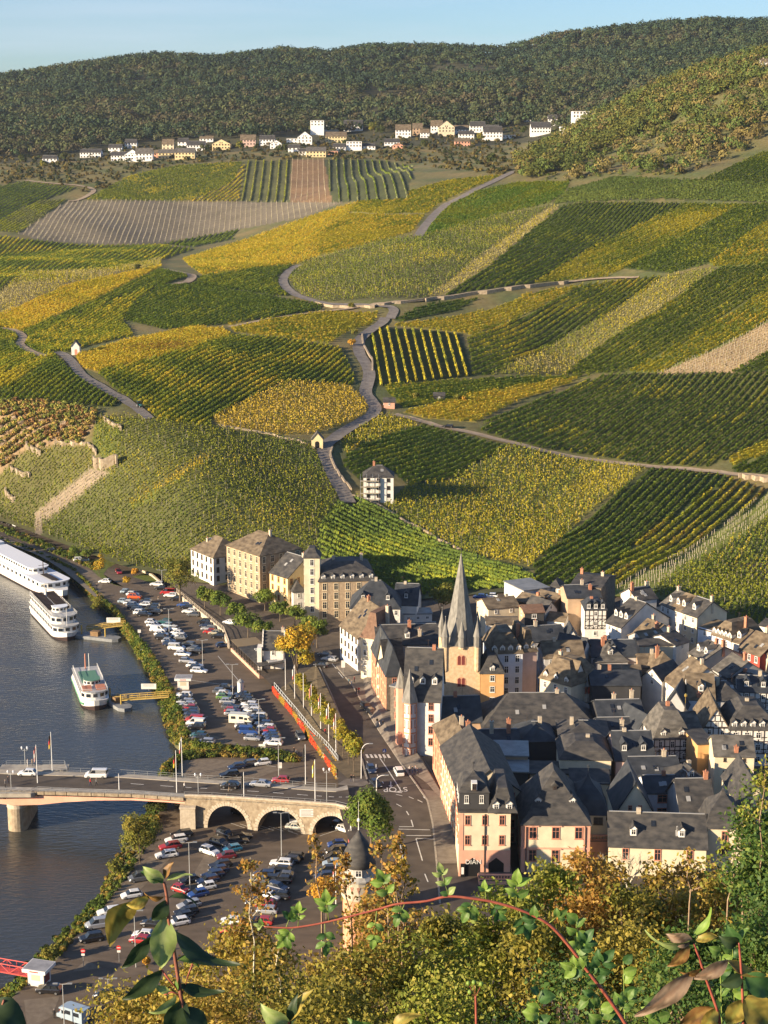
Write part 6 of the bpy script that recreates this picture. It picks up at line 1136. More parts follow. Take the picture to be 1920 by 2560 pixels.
# silver ventilation ducts on a roof
p = aty(1388, 1862, 372); o = empty('ventilation_unit', (p.x, p.y, p.z - 3), label='white and silver ventilation ducts on a flat roof behind the palace', cat='air duct')
ms = M('duct_metal', (.62, .62, .60), rough=.35, metal=.6)
b = MB(); b.tube([(0, 0, 0), (0, 0, 2.6), (.4, 0, 3.4), (1.4, 0, 3.6), (2.2, 0, 3.1), (2.2, 0, 2.2)], .55, 8); b.build('duct', ms, o); MB().box(-.8, -.6, -1.2, .9, .6, .2).build('fan_box', ms, o)
for k in range(3): MB().box(2.0 + k * 1.7, .6, 2.2, 3.2 + k * 1.7, 2, 3.9).build('cooling_unit', mfw, o)
# cottage with stepped gables and the pergola restaurant on the quay
H_('white cottage with stepped gables behind the pergola', (658, 1622), (708, 1622), 7.0, 8, 1577, 'gx', 'white', 'slate', win=(.9, 1.3, 3.0), chim=((.95, .5, .8, 'r'),))
rt, a, ex, ey, Lh, D, ze, R, z0 = HOUSES['white cottage with stepped gables behind the pergola']
for x in (-.35, Lh + .05):
    b = MB()
    for k in range(5): h_ = D/2 - k * D/10; b.box(x, D/2 - h_, ze + (R - ze) * k / 5 - .2, x + .3, D/2 + h_, ze + (R - ze) * (k + 1) / 5 + .25)
    b.build('stepped_gable', WALL['white'], rt)
b = MB(); b.box(-1.6, -1.2, z0, -.36, 2.6, ze + .6); b.build('porch', WALL['white'], rt)
pa, pb = at(577, 1628, 0), at(648, 1697, 0); d = (pb - pa); Lp = d.length; o = empty('pergola_restaurant', (pa.x, pa.y, 0), math.atan2(d.y, d.x), label='long low restaurant terrace with slatted pergola roof on the quay', cat='restaurant')
MB().box(0, 0, -.2, Lp, 7.5, 1.0).build('plinth', M('terrace_plinth', (.45, .28, .2), (.56, .37, .26), .8), o)
for k in range(12): MB().box(Lp * k / 11 - .09, .15, 1.0, Lp * k / 11 + .09, .35, 3.4).build('post', mtim, o)
MB().box(0, .1, 1.9, Lp, .2, 2.05).build('handrail', mtim, o)
b = MB(); b.add([(Lp * .3, 0, 3.45), (Lp, 0, 3.45), (Lp, 7.3, 3.9), (Lp * .3, 7.3, 3.9), (Lp * .3, 0, 3.3), (Lp, 0, 3.3), (Lp, 7.3, 3.75), (Lp * .3, 7.3, 3.75)], [(0, 1, 2, 3), (7, 6, 5, 4), (0, 4, 5, 1), (1, 5, 6, 2), (2, 6, 7, 3), (3, 7, 4, 0)]); b.build('roof', ROOF['slate'], o)
for k in range(9): MB().box(Lp * (.02 + .03 * k), -.1, 3.35, Lp * (.02 + .03 * k) + .12, 7.4, 3.6).build('beam', M('beam_tan', (.40, .31, .20), rough=.8), o)
for k in range(11): MB().box(Lp * (.46 + .047 * k), 3.2, 3.72, Lp * (.46 + .047 * k) + .35, 7.0, 4.02).build('roof_light', M('acrylic', (.62, .62, .6), rough=.3), o)
for k in range(7):
    p = at(590 + 9 * k, 1628 + 9.5 * k, 0); q = Vector((p.x, p.y, 1.9)) 
# ---------------------------------------------------------------- houses on the hill and the far village
def hillhouse(label, px, py, w, D, h, rise, roof='gx', wall='white', rf='slate', **k):
    p = hp(px, py); A = proj(p.x - w/2, p.y, p.z + h); B = proj(p.x + w/2, p.y, p.z + h)
    return house(label, A, B, p.z + h, D, 0, roof, wall, rf, z0=p.z - 1.5, rise=rise, **k)
hillhouse('small yellow wayside chapel with arched door at the lane bend', 793, 1124, 4.4, 4.2, 4.0, 2.6, 'gy', 'yellow', 'grey', win=(0, 0, 0), name='chapel', cat='chapel')
rt = HOUSES['small yellow wayside chapel with arched door at the lane bend']; b = MB(); archpanel(b, rt[4]/2, rt[8] + 1.5, 1.7, 2.9, -.04); b.build('door', mblk, rt[0])
hillhouse('tiny white wayside chapel on the left hillside lane', 189, 888, 3.6, 3.6, 4.2, 2.4, 'gy', 'white', 'slate', win=(0, 0, 0), name='chapel', cat='chapel')
rt = HOUSES['tiny white wayside chapel on the left hillside lane']; b = MB(); archpanel(b, rt[4]/2 + .2, rt[8] + 1.5, 1.2, 2.6, -.04); b.build('door', mfp, rt[0])
hillhouse('white house with scaffolding and dark roof standing alone in the vines', 946, 1256, 11, 10, 9.5, 3.4, 'hip', 'white', 'slate', win=(1.2, 1.4, 3.4), fr=mfd, chim=((.35, .5, 1.2, 'b'),))
rt = HOUSES['white house with scaffolding and dark roof standing alone in the vines']; sc_ = empty('scaffold', (0, 0, 0)); sc_.parent = rt[0]; mst = M('scaffold_steel', (.35, .38, .42), rough=.4, metal=.5)
for x in (-1.0, 1.2, 3.4, 5.6):
    for y in (-1.6, -.5): MB().tube([(x, y, rt[8]), (x, y, rt[6] + 1.2)], .07, 4).build('upright', mst, sc_)
for z in (2.6, 5.0, 7.4, 9.6): MB().box(-1.1, -1.7, rt[8] + z, 5.7, -.45, rt[8] + z + .12).build('platform', M('scaffold_board', (.42, .36, .26), rough=.9), sc_)
MB().box(5.8, -.9, rt[8], 6.0, -.2, rt[6] - .3).build('drainpipe', mfd, rt[0])
hillhouse('small rose coloured hut with dark roof beside the lane', 973, 1026, 4.6, 4.2, 3.0, 1.5, 'gx', 'brickpink', 'slate', win=(.8, 1.0, 2.0), nf=1, name='hut', cat='hut')
hillhouse('dark garden hut with white posts among golden vines', 1098, 1004, 4.6, 3.8, 2.4, 1.2, 'gx', 'dark', 'slate', win=(.9, 1.0, 2), nf=1, name='hut', cat='hut')
hillhouse('white house peeping out at the top right edge of the woods', 1918, 176, 9, 9, 5.5, 2.5, 'gx', 'white', 'brown', win=(1.1, 1.2, 3))
VL = [ # photo px of the base centre, width px, height px, wall, roof, type   (upper row, lower row)
 ('u', [(288,382,30,15,'w','s','x'),(327,371,26,16,'w','s','x'),(420,379,26,22,'c','b','x'),(458,368,24,16,'w','s','x'),(490,378,40,18,'w','s','x'),(516,357,30,12,'w','b','x'),(553,376,40,20,'y','s','y'),(620,368,34,22,'p','b','x'),(668,364,34,18,'w','s','x'),(690,372,26,16,'w','s','y'),(730,357,24,8,'w','f','f'),(762,362,32,24,'w','s','y'),(793,338,30,28,'w','f','f'),(828,330,34,14,'w','f','f'),(840,358,46,20,'y','b','x'),(883,329,42,20,'w','s','x'),
   (1008,345,34,24,'w','b','x'),(1044,339,22,22,'t','b','x'),(1062,345,20,16,'w','b','x'),(1092,335,26,24,'w','b','x'),(1116,341,36,28,'c','b','y'),(1152,339,34,18,'w','b','x'),(1194,332,34,20,'w','s','x'),(1230,335,30,16,'w','s','x'),(1238,300,38,16,'w','b','x'),(1272,347,30,7,'w','f','f'),(1392,313,38,18,'w','s','x'),(1460,307,50,22,'w','f','f'),(1318,305,16,8,'w','s','x'),(1420,330,34,10,'w','f','f')]),
 ('l', [(124,408,32,14,'w','s','x'),(226,394,46,15,'w','s','x'),(300,402,40,16,'w','s','x'),(331,404,34,22,'w','s','y'),(360,404,38,24,'w','g','x'),(398,394,26,13,'r','b','x'),(417,396,38,16,'y','g','x'),(462,398,44,20,'y','g','x'),(735,381,26,14,'w','s','x'),(760,388,24,12,'w','s','x'),(790,393,44,18,'y','g','x'),(832,387,22,7,'r','f','f'),(848,379,28,14,'w','s','x'),(885,377,34,18,'w','f','f'),(920,375,32,12,'w','s','x'),(980,367,34,14,'w','s','x'),(995,373,24,11,'r','s','y'),(1156,365,34,14,'r','b','x'),(1166,347,34,14,'w','s','x'),(1232,352,42,26,'w','s','x'),(1352,339,44,24,'w','s','x')])]
ORD = 'first second third fourth fifth sixth seventh eighth ninth tenth eleventh twelfth thirteenth fourteenth fifteenth sixteenth seventeenth eighteenth nineteenth twentieth'.split(); ORD += ['twenty-' + q for q in ORD[:9]] + ['thirtieth'] + ['thirty-' + q for q in ORD[:9]]
WALL['village white'] = M('plaster_village', (.78, .77, .74), rough=.9); wn = dict(w='village white', c='cream', y='yellow', p='pink', t='tan', r='brickpink'); rn = dict(s='slate', b='brown', g='grey', f='zinc'); wl = dict(w='white', c='cream', y='pale yellow', p='pink', t='tan', r='reddish'); rl = dict(s='dark slate', b='brown', g='grey', f='flat')
for row, hs in VL:
    for i, (px, py, w, h, wa, ro, ty) in enumerate(sorted(hs)):
        p = hp(px, py); ppm = F / p.y; ww, hh = 1.1 * w / ppm, 1.3 * h / ppm; fl = ty == 'f'; eh = hh * (.95 if fl else .62)
        lab = f"{wl[wa]} {'flat roofed' if fl else rl[ro] + ' roofed'} house, {ORD[i]} from left in the hill village's {'upper' if row == 'u' else 'lower'} row"
        hillhouse(lab, px, py, ww, max(6, ww * .7), eh, hh * .42, {'x': 'gx', 'y': 'gy', 'f': 'flat'}[ty], wn[wa], rn[ro], win=(1.3, 1.2, 2.7), fr=mfd, nf=2, wside=False, group='houses of the hill village', name='village_house', over=.3)
# ---------------------------------------------------------------- vehicles
def paint(n, c, metal=0): return M('paint_' + n, c, rough=.28, spec=.5, metal=metal, coat=.6)
PC = dict(white=paint('white', (.72, .72, .70)), black=paint('black', (.012, .012, .014)), silver=paint('silver', (.40, .41, .42), .3), grey=paint('grey', (.11, .115, .12), .2), darkblue=paint('darkblue', (.015, .028, .07)), blue=paint('blue', (.02, .06, .22)), lightblue=paint('lightblue', (.30, .38, .45)),
          red=paint('red', (.36, .025, .025)), orange=paint('orange', (.60, .10, .03)), teal=paint('teal', (.012, .07, .08)), green=paint('green', (.10, .20, .05)), beige=paint('beige', (.34, .32, .24)), darkred=paint('darkred', (.16, .015, .02)), cream=paint('cream', (.66, .64, .52)), azure=paint('azure', (.03, .20, .32)))
CNAME = dict(darkblue='dark blue', lightblue='pale blue', azure='bright blue', darkred='dark red', teal='dark teal', beige='beige green')
mtyre = M('tyre', (.012, .012, .012), rough=.85); mrim = M('rim', (.35, .36, .37), rough=.3, metal=.7); mlamp = M('headlight', (.75, .76, .78), rough=.1, spec=.8); mtail = M('taillight', (.35, .01, .01), rough=.2)
TYPES = { # L, W, H, belt, hood end x, screen top x, roof end x, tail x (fractions of L from the nose), bonnet z
 'hatchback': (4.1, 1.76, 1.48, .94, .24, .42, .84, .97, .80), 'estate': (4.7, 1.82, 1.46, .93, .27, .43, .88, .985, .80), 'suv': (4.5, 1.86, 1.68, 1.06, .25, .40, .89, .985, .95),
 'saloon': (4.7, 1.80, 1.42, .92, .27, .44, .72, .86, .80), 'van': (5.0, 1.92, 1.96, 1.15, .17, .33, .97, .995, .98), 'small car': (3.6, 1.66, 1.5, .92, .23, .40, .86, .98, .82)}
_cm = {}
def carmesh(ty, col):
    if (ty, col) in _cm: return _cm[ty, col]
    Lc, Wc, Hc, zb, xh, xs, xr, xt, zh = TYPES[ty]; h = Wc / 2; b = MB()
    st_ = [(.0, .30, .55, .80), (.015, .24, .66, .90), (.06, .20, zh - .06, .97), (xh, .20, zb, 1), (.5, .20, zb + .01, 1), (xt - .06, .20, zb + .02, 1), (.975, .24, zb - .02, .95), (1, .34, zb - .16, .86)]
    v = []
    for x, z0, z1, w in st_:
        X = Lc * (.5 - x); w *= h; v += [(X, -w * .9, z0), (X, -w, z0 + .16), (X, -w, z1 - .16), (X, -w * .90, z1), (X, w * .90, z1), (X, w, z1 - .16), (X, w, z0 + .16), (X, w * .9, z0)]
    f = [(8 * i + k, 8 * i + (k + 1) % 8, 8 * i + 8 + (k + 1) % 8, 8 * i + 8 + k) for i in range(7) for k in range(8)] + [tuple(range(8)), tuple(range(63, 55, -1))]
    b.add(v, f)
    g = lambda x, w, z: (Lc * (.5 - x), w, z)
    wt, wb_ = h * .74, h * .90; xb = xt - .005
    gl = [g(xh + .01, wb_, zb - .02), g(xh + .01, -wb_, zb - .02), g(xb, -wb_, zb - .02), g(xb, wb_, zb - .02), g(xs, wt, Hc - .04), g(xs, -wt, Hc - .04), g(xr, -wt, Hc - .06), g(xr, wt, Hc - .06)]
    gb = MB(); gb.add(gl, [(0, 1, 5, 4), (1, 2, 6, 5), (2, 3, 7, 6), (3, 0, 4, 7), (4, 5, 6, 7)])
    b.add([g(xs - .01, wt * 1.03, Hc - .05), g(xs - .01, -wt * 1.03, Hc - .05), g(xr + .015, -wt * 1.03, Hc - .07), g(xr + .015, wt * 1.03, Hc - .07), g(xs + .03, wt * .92, Hc), g(xs + .03, -wt * .92, Hc), g(xr - .02, -wt * .92, Hc - .02), g(xr - .02, wt * .92, Hc - .02)], [(4, 5, 6, 7), (0, 1, 5, 4), (1, 2, 6, 5), (2, 3, 7, 6), (3, 0, 4, 7), (3, 2, 1, 0)])
    pil = [(xh + .01, xs, .05), ((xs + xr) / 2 - .02, (xs + xr) / 2 - .02, .035), (xb - .045, xr - .03, .07 if ty != 'van' else .5)]
    if ty == 'van': pil[1] = ((xs + .16), (xs + .16), .06)
    for x0, x1, w in pil:
        for s in (-1, 1):
            a = [g(x0, s * (wb_ + .012), zb - .02), g(x0 - w * .8 if x0 > .6 else x0 + w, s * (wb_ + .012), zb - .02), g((x1 - w * .8 if x0 > .6 else x1 + w), s * (wt + .03), Hc - .06), g(x1, s * (wt + .03), Hc - .06)]
            b.add(a, [(0, 1, 2, 3), (3, 2, 1, 0)])
    m = (b.mesh('body', PC[col]), gb.mesh('window', mglass)); _cm[ty, col] = m; return m
wheelm = MB().lathe([(.30, -.10), (.32, -.06), (.32, .06), (.30, .10)], 12); wheelm.mat(1).lathe([(.20, .101), (.19, .112)], 10); wheelm.v = [(x, z, y) for x, y, z in wheelm.v]
wheelM = wheelm.mesh('wheel', [mtyre, mrim]); lampM = MB().box(-.06, -.17, -.07, .03, .17, .07).mesh('headlight', mlamp); tailM = MB().box(-.03, -.13, -.1, .05, .13, .12).mesh('taillight', mtail)
def car(px, py, ty, col, ang, label, group, z=0.0, P=None, name=None):
    p = P or at(px, py, z); far = p.y > 470
    o = empty((name or {'van': 'parked_van'}.get(ty, 'parked_car')), (p.x, p.y, p.z), rad(ang), label=label, cat='van' if ty == 'van' else 'car', group=group)
    bm, gm = carmesh(ty, col); Lc, Wc, Hc, zb, xh, xs, xr, xt, zh = TYPES[ty]
    link('body', bm, o); link('window', gm, o)
    for x in (.185, .81):
        for s in (-1, 1): w = link('wheel', wheelM, o, (Lc * (.5 - x), s * (Wc / 2 - .09), .32)); w.scale = (1, s, 1)
    if not far:
        for s in (-1, 1): link('headlight', lampM, o, (Lc * .487, s * Wc * .33, zh - .2)); link('taillight', tailM, o, (-Lc * .487, s * Wc * .38, zb - .28))
    return o
TN = dict(h='hatchback', e='estate', s='suv', l='saloon', v='van', k='small car')
TW_ = dict(h='hatchback', e='estate car', s='off-roader', l='saloon', v='van', k='small car')
CB = dict(w='white', k='black', s='silver', g='grey', d='darkblue', b='blue', l='lightblue', r='red', o='orange', t='teal', n='green', e='beige', m='darkred', c='cream', a='azure')
ROWS = [ # row phrase, default heading, entries "px py type+colour [heading]"
 ('against the wall under the plane trees', 172, '393 1464 ew,402 1474 hk,420 1485 vr,428 1492 ew,443 1501 sk,461 1516 eb,469 1523 sk,474 1532 ew,484 1540 hg,511 1559 sk,516 1567 hd,522 1575 es,525 1583 hr,538 1586 he,547 1595 sk,557 1617 hd 20'),
 ('of the first cluster on the quay', -10, '317 1483 hl,326 1486 hk,332 1489 hw,337 1496 so,311 1507 hl,325 1511 hw,334 1516 es,337 1522 ek,345 1528 ek,352 1536 sw,362 1540 ek'),
 ('behind the first cluster on the quay', 172, '364 1507 hd,361 1515 ew,383 1521 sk,379 1527 ek,388 1534 ek'),
 ('of the white cluster on the quay', -12, '380 1559 hw,384 1567 hw,396 1579 vw,403 1589 hw,407 1598 sk,422 1607 hs,427 1614 ed,442 1624 vw,457 1639 ew,466 1656 hs,487 1668 ew,491 1674 hk,498 1681 ew'),
 ('behind the white cluster on the quay', 160, '413 1559 st,418 1567 hl,432 1575 hw,442 1586 hw,447 1593 ew,452 1598 hg,471 1617 sg,483 1626 hg,491 1632 hk'),
 ('by the ticket kiosk', 172, '459 1742 ew,457 1751 hk,464 1759 es,469 1766 es,475 1774 hr,477 1782 ek,479 1789 hd,481 1797 hk,486 1805 vr,489 1813 vw,492 1822 sk,497 1842 ht,502 1849 hk,514 1859 es'),
 ('left of the middle lamps', -8, '566 1723 hk,554 1733 eg,561 1739 hw,560 1747 hn,569 1758 hs,576 1771 eg,581 1781 hr,584 1788 es,588 1795 hk,608 1819 hw,612 1826 ek,623 1834 vb,631 1850 hs'),
 ('right of the middle lamps', 172, '604 1741 hd,610 1748 ek,617 1755 hk,623 1766 ew,627 1773 es,630 1781 ew,638 1788 hg,645 1795 ew,650 1804 hk,659 1814 ed,666 1823 ew,672 1831 hr,677 1839 hb,681 1846 hd,683 1854 hd,683 1862 ew'),
 ('on the strip beside the inlet hedge', 200, '592 1922 hd,620 1914 eg,656 1912 hw,574 1941 ek'),
 ('nearest the river south of the bridge', 200, '455 2091 ek,441 2104 ew,426 2121 er,417 2142 ew,353 2201 vg,329 2243 hw,274 2285 ew,247 2318 vs,229 2352 sk'),
 ('in the middle of the southern car park', 205, '564 2091 sk -40,603 2097 ek 15,549 2114 sk -35,594 2108 ek 15,524 2134 sw -40,581 2128 ha,567 2145 hm 195,551 2168 ek,547 2181 hd,533 2193 ed,520 2206 ed,518 2222 kw,496 2240 hb,474 2206 hk,451 2229 kr -35,473 2268 es,466 2285 ek,458 2297 hk,448 2311 hw'),
 ('by the eastern car park trees', 172, '732 2147 ek,722 2155 ek,704 2163 ew,698 2180 ek,710 2195 hg,662 2192 ed,672 2203 ek,705 2206 hk,694 2226 sd -30,650 2206 hg,677 2246 hw -30,665 2267 hr,668 2282 hs,640 2262 hk,578 2309 hw,579 2333 hr,656 2309 hr,620 2312 hk,700 2245 hk'),
 ('beside the round turret', 190, '843 2116 hb,840 2133 sk,834 2147 hk,831 2164 hl,818 2180 hk,812 2196 hd'),
 ('along the leafy car park edge', 170, '359 2343 hw,352 2356 hr,380 2315 hk,124 2481 sk,271 2497 vk,205 2542 sk 120'),
 ('at the mouth of the bridge arches', -60, '741 2073 lc -12,733 2052 vw -85,599 2036 hk -40,849 2069 hk -30,861 2078 hw -35'),
 ('on the river road', -58, '8 1306 hk,25 1312 hk,38 1315 hw,80 1313 ew,91 1333 sk,127 1343 hs,143 1347 eg,156 1352 hs'),
 ('by the river path', 10, '130 1379 hk,200 1402 ew,217 1408 sk,262 1457 hw 170,297 1433 hr -70,366 1417 hs -30'),
]
ncar = 0
for phrase, ang0, ent in ROWS:
    es = sorted((e.split() for e in ent.split(',')), key=lambda e: int(e[1]))
    for i, e in enumerate(es):
        ty, col = TN[e[2][0]], CB[e[2][1]]; a = (float(e[3]) if len(e) > 3 else ang0) + random.uniform(-3, 3)
        last = i == len(es) - 1
        lab = f"{CNAME.get(col, col)} {TW_[e[2][0]]}, {'nearest' if last else ORD[i] + ' from far end'} {phrase}"
        car(int(e[0]), int(e[1]), ty, col, a, lab, 'cars ' + phrase); ncar += 1
for px, py, ty, col, ang, lab in ((69, 1938, 'hatchback', 'white', 178, 'white hatchback crossing the left end of the bridge'), (576, 1969, 'hatchback', 'black', 172, 'black hatchback on the bridge above the first arch'), (652, 1965, 'saloon', 'silver', 170, 'silver saloon on the bridge above the second arch'), (241, 1943, 'van', 'white', 180, 'small white delivery van on the steel span of the bridge')):
    car(px, py, ty, col, ang, lab, 'traffic on the bridge', DZ + .02, name='moving_van' if ty == 'van' else 'moving_car'); ncar += 1
for px, py, ty, col, ang, lab in ((928, 1929, 'hatchback', 'darkblue', -78, 'dark blue car waiting behind the stop line'), (997, 1935, 'suv', 'white', 100, 'white off-roader driving up the main street'), (939, 1966, 'hatchback', 'black', -70, 'black car half hidden behind the clipped tree'), (915, 1772, 'suv', 'black', -68, 'black off-roader parked at the kerb by the inns'), (930, 1786, 'estate', 'black', -68, 'second black car parked at the kerb by the inns'),
                                  (812, 1640, 'hatchback', 'grey', 160, 'grey car in shade behind the yellow tree'), (824, 1652, 'estate', 'silver', 160, 'silver estate car in shade behind the yellow tree'), (803, 1667, 'hatchback', 'black', 160, 'black car at the corner behind the yellow tree'), (573, 1560, 'hatchback', 'white', 150, 'white car under the plane trees')):
    p = ats(px, py); car(px, py, ty, col, ang, lab, 'cars on the upper street', P=Vector((p.x, p.y, zs(p.y) + .02)), name='street_car'); ncar += 1
car(751, 1846, 'suv', 'grey', -75, 'grey off-roader driving alone past the creeper wall', 'traffic in the car park'); car(702, 1955, 'hatchback', 'red', 175, 'red car with white roof load beside the bridge ramp', 'traffic in the car park')
p = hp(1120, 1075); car(0, 0, 'estate', 'black', 170, 'black car parked on the earth track among the vines', None, P=Vector((p.x, p.y, p.z + .4)))
for px, py, lab in ((1236, 1496, 'bright blue car behind the roofs beside the church spire'), (1227, 1494, 'white car behind the roofs beside the church spire')):
    p = at(px if 'blue' not in lab else 1199, py, 8); car(0, 0, 'hatchback', 'blue' if 'blue' in lab else 'white', 172, lab, 'cars behind the church', P=p)
def camper(px, py, ang, label, col='white', L=6.2, Hh=2.9, alcove=True):
    p = at(px, py, 0); o = empty('camper_van', (p.x, p.y, 0), rad(ang), label=label, cat='camper van'); h = 1.1
    b = MB(); pr = [(-L/2, .35), (-L/2, Hh), (L/2 - 1.3, Hh), (L/2 - .5, Hh - .35), (L/2 - .55, 2.0), (L/2 - 1.0, 1.95), (L/2 - .6, 1.2), (L/2 - .02, 1.0), (L/2, .4)]
    b.add([(x, -h, z) for x, z in pr] + [(x, h, z) for x, z in pr], [tuple(range(9)), tuple(range(17, 8, -1))] + [(i, i + 9, (i + 1) % 9 + 9, (i + 1) % 9) for i in range(9)]); b.build('body', PC[col], o)
    MB().add([(L/2 - .98, -h + .08, 1.9), (L/2 - .98, h - .08, 1.9), (L/2 - .58, h - .08, 1.25), (L/2 - .58, -h + .08, 1.25)], [(0, 1, 2, 3)]).build('windscreen', mglass, o).location = (.03, 0, .02)
    for s in (-1, 1):
        for x0, x1, z0, z1 in ((-L/2 + .6, -L/2 + 1.8, 1.4, 2.1), (-.3, .8, 1.4, 2.1), (L/2 - 1.9, L/2 - 1.1, 1.25, 1.85)): MB().box(x0, s * h - .02, z0, x1, s * h + .02, z1).build('window', mglass, o)
        for x in (L/2 - 1.0, -L/2 + 1.6): w = link('wheel', wheelM, o, (x, s * .98, .33)); w.scale = (1.05, s, 1.05)
    return o
camper(182, 1356, -58, 'large white camper van on the river road'); camper(603, 1808, -10, 'white camper van with yellow stripe between the parked cars', 'cream', 5.9, 2.6); camper(184, 2549, 150, 'pale blue and white camper in the bottom left corner', 'lightblue', 5.4, 2.5); camper(69, 1321, -58, 'white box trailer behind a car on the river road', 'white', 4.2, 2.5)
def tractor(px, py):
    p = hp(px, py); o = empty('tractor', (p.x, p.y, p.z + .4), rad(-50), label='small dark tractor coming down the left hillside lane', cat='tractor'); m = PC['teal']
    MB().box(-.2, -.4, .7, 1.7, .4, 1.35).build('bonnet', m, o); MB().box(-1.1, -.65, .7, -.2, .65, 1.4).build('seat_frame', m, o); MB().box(-1.1, -.7, 1.4, -.15, .7, 2.4).build('cab', mglass, o); MB().box(-1.2, -.78, 2.4, -.05, .78, 2.52).build('cab_roof', m, o)
    for x, r in ((-.8, .75), (1.2, .45)):
        for s in (-1, 1): w = link('wheel', wheelM, o, (x, s * .75, r)); w.scale = (r / .32, s * 1.6, r / .32)
tractor(350, 1026)
print('cars', ncar)

# ---------------------------------------------------------------- ships, pontoons, kiosks
mhull = M('ship_white', (.66, .65, .61), (.72, .71, .68), .3, .4); mboot = M('hull_dark', (.05, .03, .028), rough=.5); mdeck = M('deck_grey', (.36, .36, .35), (.44, .44, .43), .5, .7); mgreen = M('deck_green', (.10, .22, .15), rough=.7); mstripe = M('hull_green', (.08, .26, .14), rough=.5); mcan = M('canopy_white', (.68, .70, .73), rough=.6)
def ship(bow, stern, Wd, decks, label, hull_h=2.0, stripe=None, name='ship', Lx=None):
    """decks: (x0, x1, height, width factor, window?, roof material) fractions from the bow"""
    a, c = at(*bow, WZ), at(*stern, WZ); ax = (a - c).normalized(); Ls = Lx or (a - c).length; o = empty(name, (a.x, a.y, WZ), math.atan2(ax.y, ax.x), label=label, cat='ship'); h = Wd / 2
    def loft(z0, z1, f0, f1, mat, nm, t0=0., t1=1.):
        b = MB(); v = []; K = 26
        for i in range(K + 1):
            t = t0 + (t1 - t0) * i / K; w = h * min(1, (math.sin(min(1, (t + .012) / .20) * math.pi / 2)) ** .75) * (1 if t < .93 else 1 - (t - .93) * 3.5); sh = .9 * max(0, 1 - t / .16) ** 1.6; X = -t * Ls
            v += [(X - (0 if f0 == f1 else .5), -w * f0, z0), (X, -w * f1, z1 + sh), (X, w * f1, z1 + sh), (X - (0 if f0 == f1 else .5), w * f0, z0)]
        b.add(v, [(4*i + k, 4*i + k + 1, 4*i + 5 + k, 4*i + 4 + k) for i in range(K) for k in range(3)] + [(0, 3, 2, 1), (4*K, 4*K + 1, 4*K + 2, 4*K + 3)]); return b.build(nm, mat, o)
    loft(-.6, .45, .86, .94, mboot, 'lower_hull'); loft(.45, hull_h, .94, 1, mhull, 'hull')
    if stripe: loft(hull_h * .42, hull_h * .72, 1.003, 1.008, stripe, 'stripe', .10, .97)
    z = hull_h
    for k, (x0, x1, dh, wf, win, rm) in enumerate(decks):
        w = h * wf; X0, X1 = -x0 * Ls, -x1 * Ls; r = min(w, 3.2) * .9
        pl = [(X1, -w), (X0 - r, -w)] + [(X0 - r + r * math.sin(t), -w * math.cos(t)) for t in np.linspace(.2, math.pi - .2, 9)] + [(X0 - r, w), (X1, w)]
        b = MB(); b.prism(pl, z - .1, z + dh); b.build('cabin', mhull, o)
        b = MB(); b.prism([(x + (.35 if x > X0 - r else 0), y * 1.05) for x, y in pl], z + dh, z + dh + .14); b.build('deck_roof', rm, o)
        if win:
            n = min(24, int((X0 - r - X1) / win)); ww = win * .72
            for s in (-1, 1):
                me = MB().box(-ww / 2, -.03, 0, ww / 2, .03, dh * .42).mesh('window', mglass)
                for i in range(n): link('window', me, o, (X0 - r - (i + .5) * (X0 - r - X1) / n, s * w, z + dh * .40))
            for t in np.linspace(.45, math.pi - .45, 5):
                q = link('window', MB().box(-.03, -w * .17, 0, .03, w * .17, dh * .42).mesh('window', mglass), o, (X0 - r + r * math.sin(t) * 1.0, -w * math.cos(t), z + dh * .40)); q.rotation_euler = (0, 0, math.pi / 2 * 0 + (t - math.pi / 2) * .9)
        z += dh + .14
    return o, z, Ls, h
def rail_ring(o, x0, x1, w, z, m):
    b = MB()
    for zz in (.5, .95): b.tube([(x1, -w, z + zz), (x0, -w, z + zz), (x0 + .8, 0, z + zz), (x0, w, z + zz), (x1, w, z + zz)], .045, 4)
    b.build('railing', m, o); me = MB().tube([(0, 0, 0), (0, 0, .95)], .04, 4).mesh('rail_post', m)
    for x in np.arange(x1, x0, 2.4):
        for s in (-1, 1): link('rail_post', me, o, (x, s * w, z))
o, z, Ls, h = ship((164, 1499), (-105, 1358), 10.6, [(.06, .98, 2.3, .96, 2.2, mcan), (.20, .60, 1.9, .66, 2.0, mcan)], 'long white river cruise ship moored at the top left bank', 2.3)
MB().box(-Ls * .18, -1.2, 5.06, -Ls * .075, 1.2, 5.12).build('deck_well', mtim, o)
MB().tube([(-Ls * .18, 0, 5), (-Ls * .18, 0, 9.2)], .16, 6).build('mast', mfd, o); MB().tube([(-Ls * .18, -1.6, 8), (-Ls * .18, 1.6, 8)], .08, 5).build('yard', mfd, o)
MB().box(-Ls * .70, -3.6, 5.0, -Ls * .62, 3.6, 7.2).build('funnel_house', mcan, o); MB().tube([(-Ls * .66, 0, 7), (-Ls * .66, 0, 11)], .3, 8).build('funnel', mfd, o)
for k in range(16): MB().box(-Ls * (.63 + .0), -3.5 + k * .4, 5.08, -Ls * .61, -3.25 + k * .4, 5.9).build('deck_chair', mfd, o)
rail_ring(o, -Ls * .62, -Ls * .95, h * .9, 5.06, mhull)
o, z, Ls, h = ship((174, 1603), (103, 1528), 8.2, [(.05, .97, 2.3, .95, 2.0, mdeck), (.12, .95, 2.3, .90, 2.0, mdeck), (.24, .33, 1.6, .55, 1.2, mcan)], 'white two decked excursion boat with open top deck', 1.7)
rail_ring(o, -Ls * .12, -Ls * .95, h * .9, z - 1.74, mhull)
me = MB().box(-.25, -1.5, 0, .25, 1.5, .75).mesh('bench', mfd)
